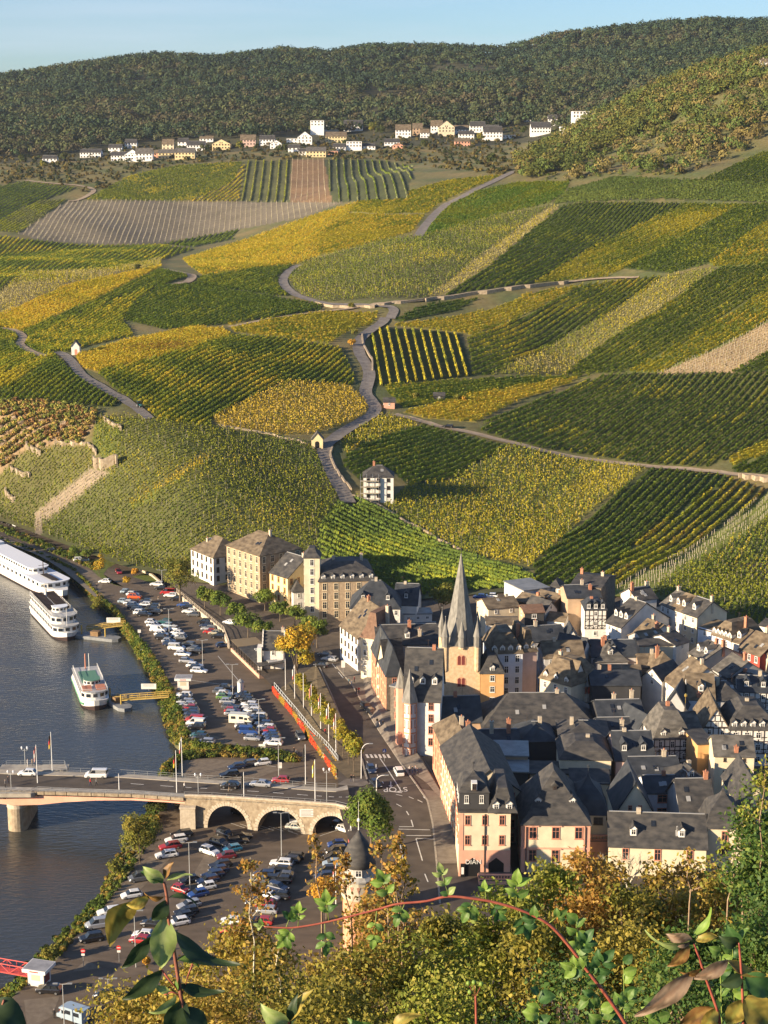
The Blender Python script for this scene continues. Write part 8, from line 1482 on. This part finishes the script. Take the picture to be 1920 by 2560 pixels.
def shrub(px, top, Y, wpx, pl, label, n=5200, leaf=.043, hpx=None, dens_=1.0, name='shrub', stems=7):
    c = aty(px, top, Y); g = float(hz(c.x, Y)); rx = wpx / 2 / F * Y; rz = min((c.z - g) * .5, (hpx or 330) / 2 / F * Y); o = empty(name, (c.x, Y, g), label=label, cat='shrub', group='shrubs on the castle slope'); zc = c.z - g - rz
    nb = int(max(16, rx * rz * 16)); d = rdir(nb); rad_ = rng.random(nb) ** .35; bl_ = np.stack([d[:, 0] * rad_ * rx, d[:, 1] * rad_ * rx * .8, zc + d[:, 2] * rad_ * rz], 1); br_ = rng.uniform(.18, .42, nb)
    b = MB()
    for k in range(stems):
        q = bl_[rng.integers(nb)]; m = Vector((q[0] * .35, q[1] * .35, q[2] * .55)); b.tube([(q[0] * .1, q[1] * .1, -.3), m, q], .05, 5, .008)
        for e in range(4): q2 = bl_[rng.integers(nb)]; b.tube([m.lerp(Vector(q), .3 + .15 * e), Vector(q2)], .014, 4, .004)
    b.build('stem', mtwig, o)
    per = max(8, int(n / nb)); C, U, V, cc = canopy(bl_[:, 0], bl_[:, 1], bl_[:, 2], np.zeros(nb), br_ * 1.15, pal(FP[pl], nb, jit=.15), per, leaf * Y / 35, .9, 1.3)
    C += rng.normal(0, .13, C.shape); sv = rng.uniform(.6, 1.35, (len(C), 1)); U *= 1.3 * sv; V *= .95 * sv; cc = cc * .4 + pal(FP[pl], len(C), jit=.3) * .6; k = rng.random(len(C)) < dens_
    link('leaves', leaves('leaves', C[k], U[k], V[k], cc[k], mfl), o); return o
SH = [ # px, top, distance, width px, palette, label
 (1465, 2118, 44, 190, 'rust', 'orange brown shrub rising before the small balcony', 1.0), (1520, 2165, 46, 130, 'gold', 'golden shrub below the pale bare tree', 1.0), (1655, 2158, 44, 200, 'gold', 'golden bronze shrub below the long palace wing', 1.0), (1735, 2160, 45, 160, 'rust', 'russet shrub under the right pavilion', 1.0), (1805, 2195, 42, 170, 'gold', 'yellow brown shrub left of the maple', 1.0), (1590, 2215, 40, 220, 'olive', 'olive shrub in the dip below the bare tree', 1.0),
 (1385, 2178, 41, 200, 'lime', 'yellow green hazel before the palace front', 1.0), (1290, 2205, 40, 190, 'lime', 'bright hazel right of the balustrade terrace', 1.0), (1180, 2262, 40, 180, 'lime', 'yellow green shrub right of the dark gap', 1.0), (1110, 2290, 38, 150, 'olive', 'olive shrub at the edge of the dark gap', 1.0),
 (960, 2235, 40, 170, 'rust', 'rusty leaved shrub in front of the street', .8), (880, 2300, 38, 190, 'gold', 'golden shrub below the round turret', .8), (770, 2410, 33, 220, 'gold', 'gold and green shrub right of the birch sapling', 1.0), (620, 2325, 36, 210, 'gold', 'amber shrub round the birch sapling', .9), (520, 2380, 33, 190, 'gold', 'yellow shrub at the edge of the car park', .9), (420, 2475, 29, 190, 'gold', 'low golden shrub behind the dogwood stem', 1.0), (300, 2498, 27, 190, 'gold', 'low yellow shrub in the lower left', .9),
 (700, 2440, 27, 330, 'olive', 'wide olive shrub at the bottom left of centre', 1.0), (930, 2390, 29, 330, 'olive', 'wide green and gold shrub at the bottom centre', 1.0), (1150, 2360, 29, 330, 'lime', 'wide yellow green shrub at the bottom centre', 1.0), (1370, 2330, 29, 330, 'olive', 'wide olive shrub below the hazels', 1.0), (1580, 2320, 29, 300, 'olive', 'shaded olive shrub in the lower right', 1.0), (1740, 2330, 27, 280, 'green', 'green shrub below the maple', 1.0),
 (560, 2490, 22, 330, 'gold', 'gold leaved shrub along the bottom edge left', 1.0), (850, 2490, 22, 340, 'olive', 'olive shrub along the bottom edge', 1.0), (1130, 2480, 22, 340, 'lime', 'yellow green shrub along the bottom edge', 1.0), (1420, 2470, 22, 340, 'green', 'deep green shrub along the bottom edge right', 1.0), (1700, 2470, 21, 340, 'green', 'dark green shrub in the bottom right corner', 1.0),
 (1908, 1990, 30, 110, 'green', 'green maple at the right edge', .8), (1920, 2110, 28, 150, 'green', 'lower boughs of green maple at the right edge', .95), (1912, 2250, 26, 200, 'green', 'leafy green shrub at the right edge', 1.0)]
for px, top, Y, w, pl, lab, dn in SH: shrub(px, top, Y, w, pl, lab, 4600 if w < 260 else 6200, dens_=dn, name='maple_tree' if 'maple at' in lab else 'shrub')
def sapling(px, top, base, Y, pl, label, sway=0, nl=420, spread=.5, bare=False, m=None):
    c = aty(px, top, Y); g = float(hz(c.x, Y)); d = aty(px + sway, base, Y); o = empty('sapling', (d.x, Y, g), label=label, cat='sapling'); b = MB(); p0 = Vector((0, 0, -.2)); p1 = Vector((0, 0, d.z - g)); p2 = Vector((c.x - d.x, 0, c.z - g))
    pts = [p0, p1] + [p1.lerp(p2, t) + Vector((.05 * math.sin(t * 9), .04 * math.cos(t * 7), 0)) for t in (.25, .5, .75, 1)]; b.tube(pts, .028 * Y / 35, 5, .006); tw = []
    for k in range(16 if not bare else 40):
        t = random.uniform(.1, .97); a = p1.lerp(p2, t); ln = spread * (1.15 - t) * random.uniform(.5, 1.2); q = a + Vector((random.uniform(-1, 1), random.uniform(-.6, .6), random.uniform(.2, .9))).normalized() * ln; b.tube([a, a.lerp(q, .6) + Vector((0, 0, -.03)), q], .010 * Y / 35, 4, .003); tw += [a.lerp(q, u) for u in (.4, .7, 1)]
        if bare:
            for e in range(5): r = q.lerp(a, random.random() * .6); q2 = r + Vector((random.uniform(-1, 1), random.uniform(-.6, .6), random.uniform(.1, 1))).normalized() * ln * .5; b.tube([r, q2], .006 * Y / 35, 3, .002); tw.append(q2)
    b.build('stem', m or mtwig, o)
    if nl:
        T = np.array([tuple(tw[i]) for i in rng.integers(0, len(tw), nl)]) + rng.normal(0, .06, (nl, 3)); nr = rdir(nl); U = perp(nr); V = np.cross(nr, U); s = (.038 * Y / 35 * rng.uniform(.6, 1.3, nl))[:, None]
        link('leaves', leaves('leaves', T, U * s * 1.3, V * s, pal(FP[pl], nl), mfl), o)
    return o
mpale = M('pale_bark', (.42, .38, .28), (.55, .50, .38), 5, .8)
sapling(623, 2145, 2420, 34, 'rust', 'slender birch sapling with bronze leaves over the car park', 12, 520, .9, m=mpale)
sapling(947, 2105, 2330, 36, 'rust', 'thin sapling with orange leaves left of the street', 25, 420, .7); sapling(988, 2086, 2330, 37, 'rust', 'taller thin sapling with orange leaves before the street', 8, 460, .8); sapling(1012, 2150, 2350, 36, 'gold', 'short sapling with golden leaves before the street', -6, 300, .7)
sapling(692, 2330, 2500, 30, 'gold', 'leggy twig right of the birch sapling', 8, 200, .4, m=mpale); sapling(785, 2070, 2320, 38, 'rust', 'wispy twig with few rusty leaves left of the cupola', 20, 150, .5); sapling(850, 2120, 2330, 38, 'rust', 'fine twig with orange leaves across the cupola', 30, 220, .6); sapling(1912, 1900, 2200, 28, 'lime', 'thin maple shoot with yellow leaves at the right edge', -15, 260, .8); sapling(1860, 2030, 2250, 30, 'lime', 'yellow leaved twig hanging before the right pavilion', -40, 260, .7); sapling(1720, 2120, 2260, 38, 'gold', 'sparse golden twig before the palace wing windows', 4, 160, .5)
p = aty(1571, 2232, 88); g = float(hz(p.x, 88)); o = empty('bare_tree', (p.x, 88, g), label='pale bare tree with a forked crown before the palace wing', cat='tree'); b = MB(); z0 = p.z - g
def fork(a, d, ln, r, lv):
    q = a + d * ln; b.tube([a, a.lerp(q, .5) + Vector((random.uniform(-.05, .05), 0, random.uniform(-.03, .05))) * ln, q], r, 6 if lv < 2 else 4, r * .62)
    if lv < 5:
        for k in range(3 if lv < 3 else 2): fork(a.lerp(q, random.uniform(.6, 1)), (d + Vector((random.uniform(-.75, .75), random.uniform(-.6, .6), random.uniform(-.1, .35)))).normalized(), ln * random.uniform(.55, .75), r * .55, lv + 1)
b.tube([(.2, 0, -.3), (.1, 0, z0 * .6), (0, 0, z0)], .2, 7, .11); fork(Vector((0, 0, z0)), Vector((-.05, 0, 1)), 1.1, .09, 0); fork(Vector((0, 0, z0 + .5)), Vector((.5, 0, .85)).normalized(), 1.0, .07, 1); fork(Vector((0, 0, z0 + .2)), Vector((-.4, 0, .9)).normalized(), 1.2, .07, 1); b.build('trunk', mpale, o)

# ---------------------------------------------------------------- near branches with single leaves
mnear = M('near_leaf', (.85, .85, .85), (1.1, 1.1, 1.05), 40, .5, spec=.35, transl=.35, attr=True); mred_ = M('red_stem', (.24, .055, .04), (.34, .10, .06), 30, .5); mbrown_ = M('brown_stem', (.16, .06, .04), (.26, .10, .06), 25, .6)
LC = dict(green=((.10, .19, .035), (.22, .30, .09)), dark=((.030, .055, .022), (.06, .09, .035)), pale=((.26, .34, .10), (.42, .46, .20)), brown=((.26, .13, .04), (.38, .26, .08)), yellow=((.40, .30, .06), (.24, .28, .06)), pink=((.34, .24, .16), (.24, .13, .08)), lime=((.20, .32, .05), (.32, .42, .12)), deep=((.05, .12, .03), (.10, .19, .06)))
def leaf(par, base, tip, Y, wf=.45, col='green', roll=.4, droop=.12, fold=.25, Y2=None):
    a = aty(*base, Y); c = aty(*tip, Y2 or Y); o0 = par.matrix_world.translation if False else par.location; d = c - a; Ln = d.length; ex = d.normalized(); view = (a - camo.location).normalized(); sd_ = ex.cross(view).normalized(); nm = sd_.cross(ex); s2 = sd_ * math.cos(roll) + nm * math.sin(roll); n2 = nm * math.cos(roll) - sd_ * math.sin(roll)
    if n2.dot(view) > 0: n2 = -n2
    K, T = 12, 7; V = np.empty((K + 1, T, 3)); cc = np.empty((K + 1, T, 3)); c0, c1 = map(np.array, LC[col])
    blot = random.uniform(0, 6)
    for i in range(K + 1):
        s = i / K; w = Ln * wf / 2 * (math.sin(math.pi * min(1, s * .98 + .02) ** .82) ** .85) * (1 + .03 * (i % 2)); m = a + ex * Ln * s + n2 * Ln * droop * (4 * s * (1 - s)) 
        for j in range(T):
            t = (j - 3) / 3; q = m + s2 * w * t + n2 * abs(t) * w * fold - n2 * .03 * Ln * math.sin(s * 9 + t * 2) * abs(t); V[i, j] = q - o0
            vein = 1.0 if j == 3 else (.45 if (i + abs(j - 3)) % 3 == 0 else .0); cc[i, j] = c0 * (1 - vein * .6) + c1 * vein * .6
            if col in ('brown', 'yellow', 'pink') and math.sin(s * 7 + t * 3 + blot) > .45: cc[i, j] = cc[i, j] * .45
    return link('leaf', gridmesh('leaf', V, mnear, cc), par)
def cane(name, pts, Y, r, r2, label, m, cat='branch'):
    P = [aty(x, y, Yk) for (x, y), Yk in zip(pts, Y if isinstance(Y, (list, tuple)) else [Y] * len(pts))]; o = empty(name, P[-1], label=label, cat=cat)
    q = [P[0]]; 
    for i in range(len(P) - 1):
        A, B, C, D = P[max(i - 1, 0)], P[i], P[i + 1], P[min(i + 2, len(P) - 1)]
        for k in range(1, 6): t = k / 5; q.append(.5 * ((2 * B) + (C - A) * t + (2 * A - 5 * B + 4 * C - D) * t * t + (3 * B - A - 3 * C + D) * t ** 3))
    MB().tube([p - P[-1] for p in q], r2, 8, r).build('stem', m, o, smooth=True); return o
def side(par, pts, Y, r, m):
    P = [aty(x, y, Y) - par.location for x, y in pts]; MB().tube(P, r, 6, r * .6).build('side_stem', m, par, smooth=True)
Yd = 3.2; o = cane('dogwood_branch', [(410, 2205), (417, 2241), (422, 2301), (437, 2391), (452, 2488), (461, 2554), (470, 2640)], Yd, .0048, .003, 'red stemmed dogwood shoot with curled leaves at the lower left', mbrown_)
for bs, tp, w, c, ro, dr in (((408, 2200), (356, 2166), .55, 'pale', .3, .2), ((408, 2206), (348, 2180), .4, 'deep', -.5, .15), ((413, 2196), (434, 2155), .5, 'brown', .8, .1), ((414, 2203), (482, 2188), .28, 'pale', .9, .1), ((372, 2240), (316, 2262), .5, 'yellow', .4, .3), ((330, 2252), (274, 2366), .52, 'yellow', .55, -.22), ((412, 2240), (360, 2232), .4, 'brown', 1.0, .2), ((415, 2250), (380, 2300), .62, 'dark', .4, .2), ((420, 2245), (492, 2262), .26, 'dark', .9, .2), ((409, 2293), (402, 2420), .48, 'pale', .15, .08), ((374, 2342), (304, 2420), .36, 'dark', .5, .1), ((404, 2424), (306, 2498), .34, 'dark', .5, .12), ((430, 2325), (600, 2412), .26, 'dark', .75, -.22), ((440, 2400), (498, 2420), .45, 'green', .9, .2), ((445, 2462), (562, 2478), .30, 'dark', .7, -.15), ((425, 2478), (386, 2462), .5, 'pale', .5, .1), ((440, 2488), (372, 2530), .4, 'pale', .8, .2), ((455, 2500), (420, 2590), .6, 'dark', .3, .1), ((458, 2520), (520, 2600), .5, 'dark', .5, .1), ((445, 2478), (448, 2440), .4, 'green', 1.0, .1)): leaf(o, bs, tp, Yd, w, c, ro, dr)
side(o, [(404, 2424), (425, 2452), (450, 2482)], Yd, .0022, mred_); side(o, [(486, 2398), (470, 2440), (456, 2484)], Yd, .0022, mred_); side(o, [(410, 2486), (430, 2480), (450, 2488)], Yd, .002, mred_)
o = cane('dogwood_branch', [(10, 2500), (-10, 2560), (-30, 2640)], 2.8, .003, .002, 'dark leaf tip poking in at the bottom left corner', mbrown_); leaf(o, (-40, 2520), (66, 2575), 2.8, .7, 'dark', .3, .2); leaf(o, (-30, 2600), (60, 2560), 2.8, .5, 'dark', .6, .2)
Yr = 4.4; o = cane('rose_cane', [(660, 2316), (701, 2319), (743, 2318), (822, 2304), (942, 2274), (993, 2260), (1065, 2253), (1122, 2241), (1192, 2248), (1237, 2256), (1300, 2275), (1371, 2310), (1427, 2370), (1468, 2426), (1517, 2490), (1562, 2557), (1600, 2630)], Yr, .0058, .0022, 'long arching red wild rose cane with fresh green leaflets', mred_)
def rose(cx, cy, ang, ln, n=5, col='lime', L=44):
    L *= random.uniform(.62, .9); ang += random.uniform(-15, 15)
    d = Vector((math.cos(rad(ang)), -math.sin(rad(ang)))); e = Vector((-d.y, d.x)); side(o, [(cx, cy), (cx + d.x * ln, cy + d.y * ln)], Yr, .0013, M('green_stem', (.22, .28, .06), rough=.6))
    tip = (cx + d.x * ln, cy + d.y * ln); leaf(o, tip, (tip[0] + d.x * L, tip[1] + d.y * L), Yr, .6, col, random.uniform(-.5, .5), .1)
    for k in range((n - 1) // 2):
        q = (cx + d.x * ln * (.92 - .42 * k), cy + d.y * ln * (.92 - .42 * k))
        for s in (-1, 1): v = d * .55 + e * s; v.normalize(); l2 = L * random.uniform(.75, 1); leaf(o, q, (q[0] + v.x * l2, q[1] + v.y * l2), Yr, random.uniform(.5, .68), random.choice((col, col, 'green', 'deep')), random.uniform(-.7, .7), random.uniform(.05, .2))
for c in ((982, 2258, 128, 60, 5, 'lime', 44), (1012, 2258, 250, 34, 5, 'green', 40), (942, 2276, 262, 70, 5, 'lime', 42), (1122, 2241, 118, 62, 7, 'pale', 36), (1215, 2252, 92, 28, 3, 'lime', 40), (1185, 2250, 235, 30, 5, 'green', 40), (1225, 2256, 300, 32, 5, 'deep', 42), (1290, 2270, 85, 60, 5, 'lime', 48), (1298, 2276, 285, 40, 5, 'deep', 46), (822, 2304, 105, 48, 5, 'lime', 46), (812, 2306, 262, 56, 5, 'green', 46), (745, 2318, 100, 40, 5, 'lime', 40), (715, 2319, 80, 24, 3, 'lime', 34), (735, 2318, 245, 34, 5, 'lime', 42), (668, 2316, 160, 14, 3, 'pale', 32), (1370, 2312, 160, 40, 3, 'deep', 44), (1440, 2388, 60, 40, 5, 'deep', 46), (1470, 2428, 150, 36, 5, 'lime', 44), (1475, 2436, 48, 46, 5, 'deep', 50), (1512, 2484, 125, 62, 5, 'deep', 48), (1500, 2470, 215, 40, 5, 'green', 46), (1545, 2535, 70, 44, 5, 'green', 50), (1372, 2308, 40, 30, 3, 'green', 40)): rose(*c)
Yb = 3.6
o = cane('dogwood_branch', [(1733, 2355), (1748, 2395), (1763, 2441), (1790, 2516), (1800, 2560), (1810, 2640)], Yb, .0042, .0026, 'red dogwood stem with withered pinkish leaves at the lower right', mred_)
for bs, tp, w, c, ro, dr in (((1730, 2352), (1664, 2335), .55, 'pink', .3, .2), ((1728, 2348), (1612, 2325), .22, 'pale', 1.0, .25), ((1732, 2340), (1778, 2268), .28, 'lime', .8, -.2), ((1740, 2352), (1795, 2342), .5, 'yellow', .4, .2), ((1722, 2362), (1668, 2415), .42, 'brown', .5, .2), ((1740, 2355), (1712, 2345), .5, 'dark', .8, .2), ((1735, 2425), (1586, 2540), .26, 'pink', .5, .1), ((1752, 2420), (1700, 2430), .4, 'brown', .9, .2), ((1785, 2520), (1690, 2575), .4, 'brown', .4, -.1), ((1790, 2520), (1752, 2580), .5, 'yellow', .3, .1)): leaf(o, bs, tp, Yb, w, c, ro, dr)
o = cane('dogwood_branch', [(1847, 2355), (1852, 2410), (1857, 2501), (1858, 2560), (1860, 2640)], Yb, .004, .0026, 'second red dogwood stem by the bottom right corner', mred_)
for bs, tp, w, c, ro, dr in (((1846, 2350), (1874, 2320), .5, 'green', .8, .1), ((1846, 2358), (1796, 2340), .6, 'dark', .4, .2), ((1850, 2360), (1816, 2312), .6, 'deep', .4, .1), ((1820, 2400), (1728, 2445), .38, 'pink', .5, .15), ((1818, 2402), (1925, 2440), .28, 'yellow', .6, -.15), ((1858, 2440), (1800, 2462), .6, 'dark', .4, .1), ((1862, 2440), (1925, 2490), .7, 'deep', .3, .1), ((1858, 2495), (1930, 2580), .7, 'yellow', .3, .1), ((1856, 2500), (1815, 2560), .7, 'yellow', .4, .1), ((1860, 2520), (1900, 2590), .5, 'dark', .3, .1)): leaf(o, bs, tp, Yb, w, c, ro, dr)
o = cane('dogwood_branch', [(722, 2552), (724, 2580), (726, 2640)], 3.4, .004, .003, 'pair of striped dogwood leaves at the bottom edge', mred_); leaf(o, (722, 2556), (650, 2508), 3.4, .55, 'pale', .5, .25); leaf(o, (726, 2552), (784, 2472), 3.4, .34, 'yellow', .7, .1); leaf(o, (728, 2560), (745, 2480), 3.4, .3, 'dark', .4, .1)
o = cane('dogwood_branch', [(985, 2570), (986, 2600), (990, 2660)], 3.4, .004, .003, 'olive dogwood leaves cut by the bottom edge', mred_); leaf(o, (945, 2575), (868, 2545), 3.4, .6, 'green', .5, .3); leaf(o, (980, 2575), (1055, 2538), 3.4, .4, 'yellow', .6, .2)
o = cane('rose_shoot', [(1189, 2490), (1190, 2520), (1191, 2580), (1192, 2640)], 4.2, .004, .003, 'upright red rose shoot with green hips at the bottom', mred_)
for dx, dy in ((-18, -30), (-4, -32), (14, -28), (-14, -8)): q = aty(1189 + dx, 2488 + dy, 4.2) - o.location; MB().lathe([(.001, q.z - .008), (.006, q.z - .004), (.007, q.z), (.005, q.z + .005), (.001, q.z + .007)], 8, (q.x, q.y)).build('hip', M('green_hip', (.16, .24, .04), rough=.4), o, smooth=True); side(o, [(1189, 2492), (1189 + dx, 2490 + dy)], 4.2, .001, mred_)
for i, (x, y0, y1, cl_) in enumerate(((1558, 2400, 2620, 'deep'), (1800, 2370, 2620, 'deep'), (1640, 2510, 2650, 'green'), (1345, 2480, 2640, 'deep'), (1500, 2520, 2650, 'green'), (1440, 2300, 2420, 'green'), (1830, 2330, 2500, 'deep'))):
    o = cane('bramble_shoot', [(x, y0), (x + 3, (y0 + y1) / 2), (x + 6, y1)], 5.2, .0022, .0012, ('bramble shoot with round leaves beside the rose cane', 'bramble shoot between the two dogwood stems', 'low bramble shoot at the bottom right', 'bramble shoot left of the rose cane foot', 'bramble shoot right of the rose cane foot', 'pale green shoot above the rose cane bend', 'bramble shoot before the green maple')[i], M('green_stem', (.22, .28, .06), rough=.6), 'bramble')
    for k in range(9):
        yy = y0 + (y1 - y0) * (k + .3) / 9; a = random.choice((-1, 1)) * random.uniform(.5, 1.3) ; l_ = random.uniform(34, 50); leaf(o, (x + 2, yy), (x + 2 + l_ * math.sin(a), yy - l_ * math.cos(a) * .6), 5.2, random.uniform(.7, .9), random.choice((cl_, cl_, 'green', 'lime')), random.uniform(-.8, .8), random.uniform(.05, .2))
# ---------------------------------------------------------------- air
b = MB(); b.box(-2600, -700, -8, 1700, 3600, 420)
mh = bpy.data.materials.new('haze'); mh.use_nodes = True; nt = mh.node_tree
nt.nodes.remove(nt.nodes['Principled BSDF']); pv = nt.nodes.new('ShaderNodeVolumePrincipled')
pv.inputs['Color'].default_value = (.80, .88, 1, 1); pv.inputs['Density'].default_value = 3.2e-5; pv.inputs['Anisotropy'].default_value = .3
nt.links.new(pv.outputs[0], nt.nodes['Material Output'].inputs['Volume'])
tag(b.build('haze', mh), kind='stuff')
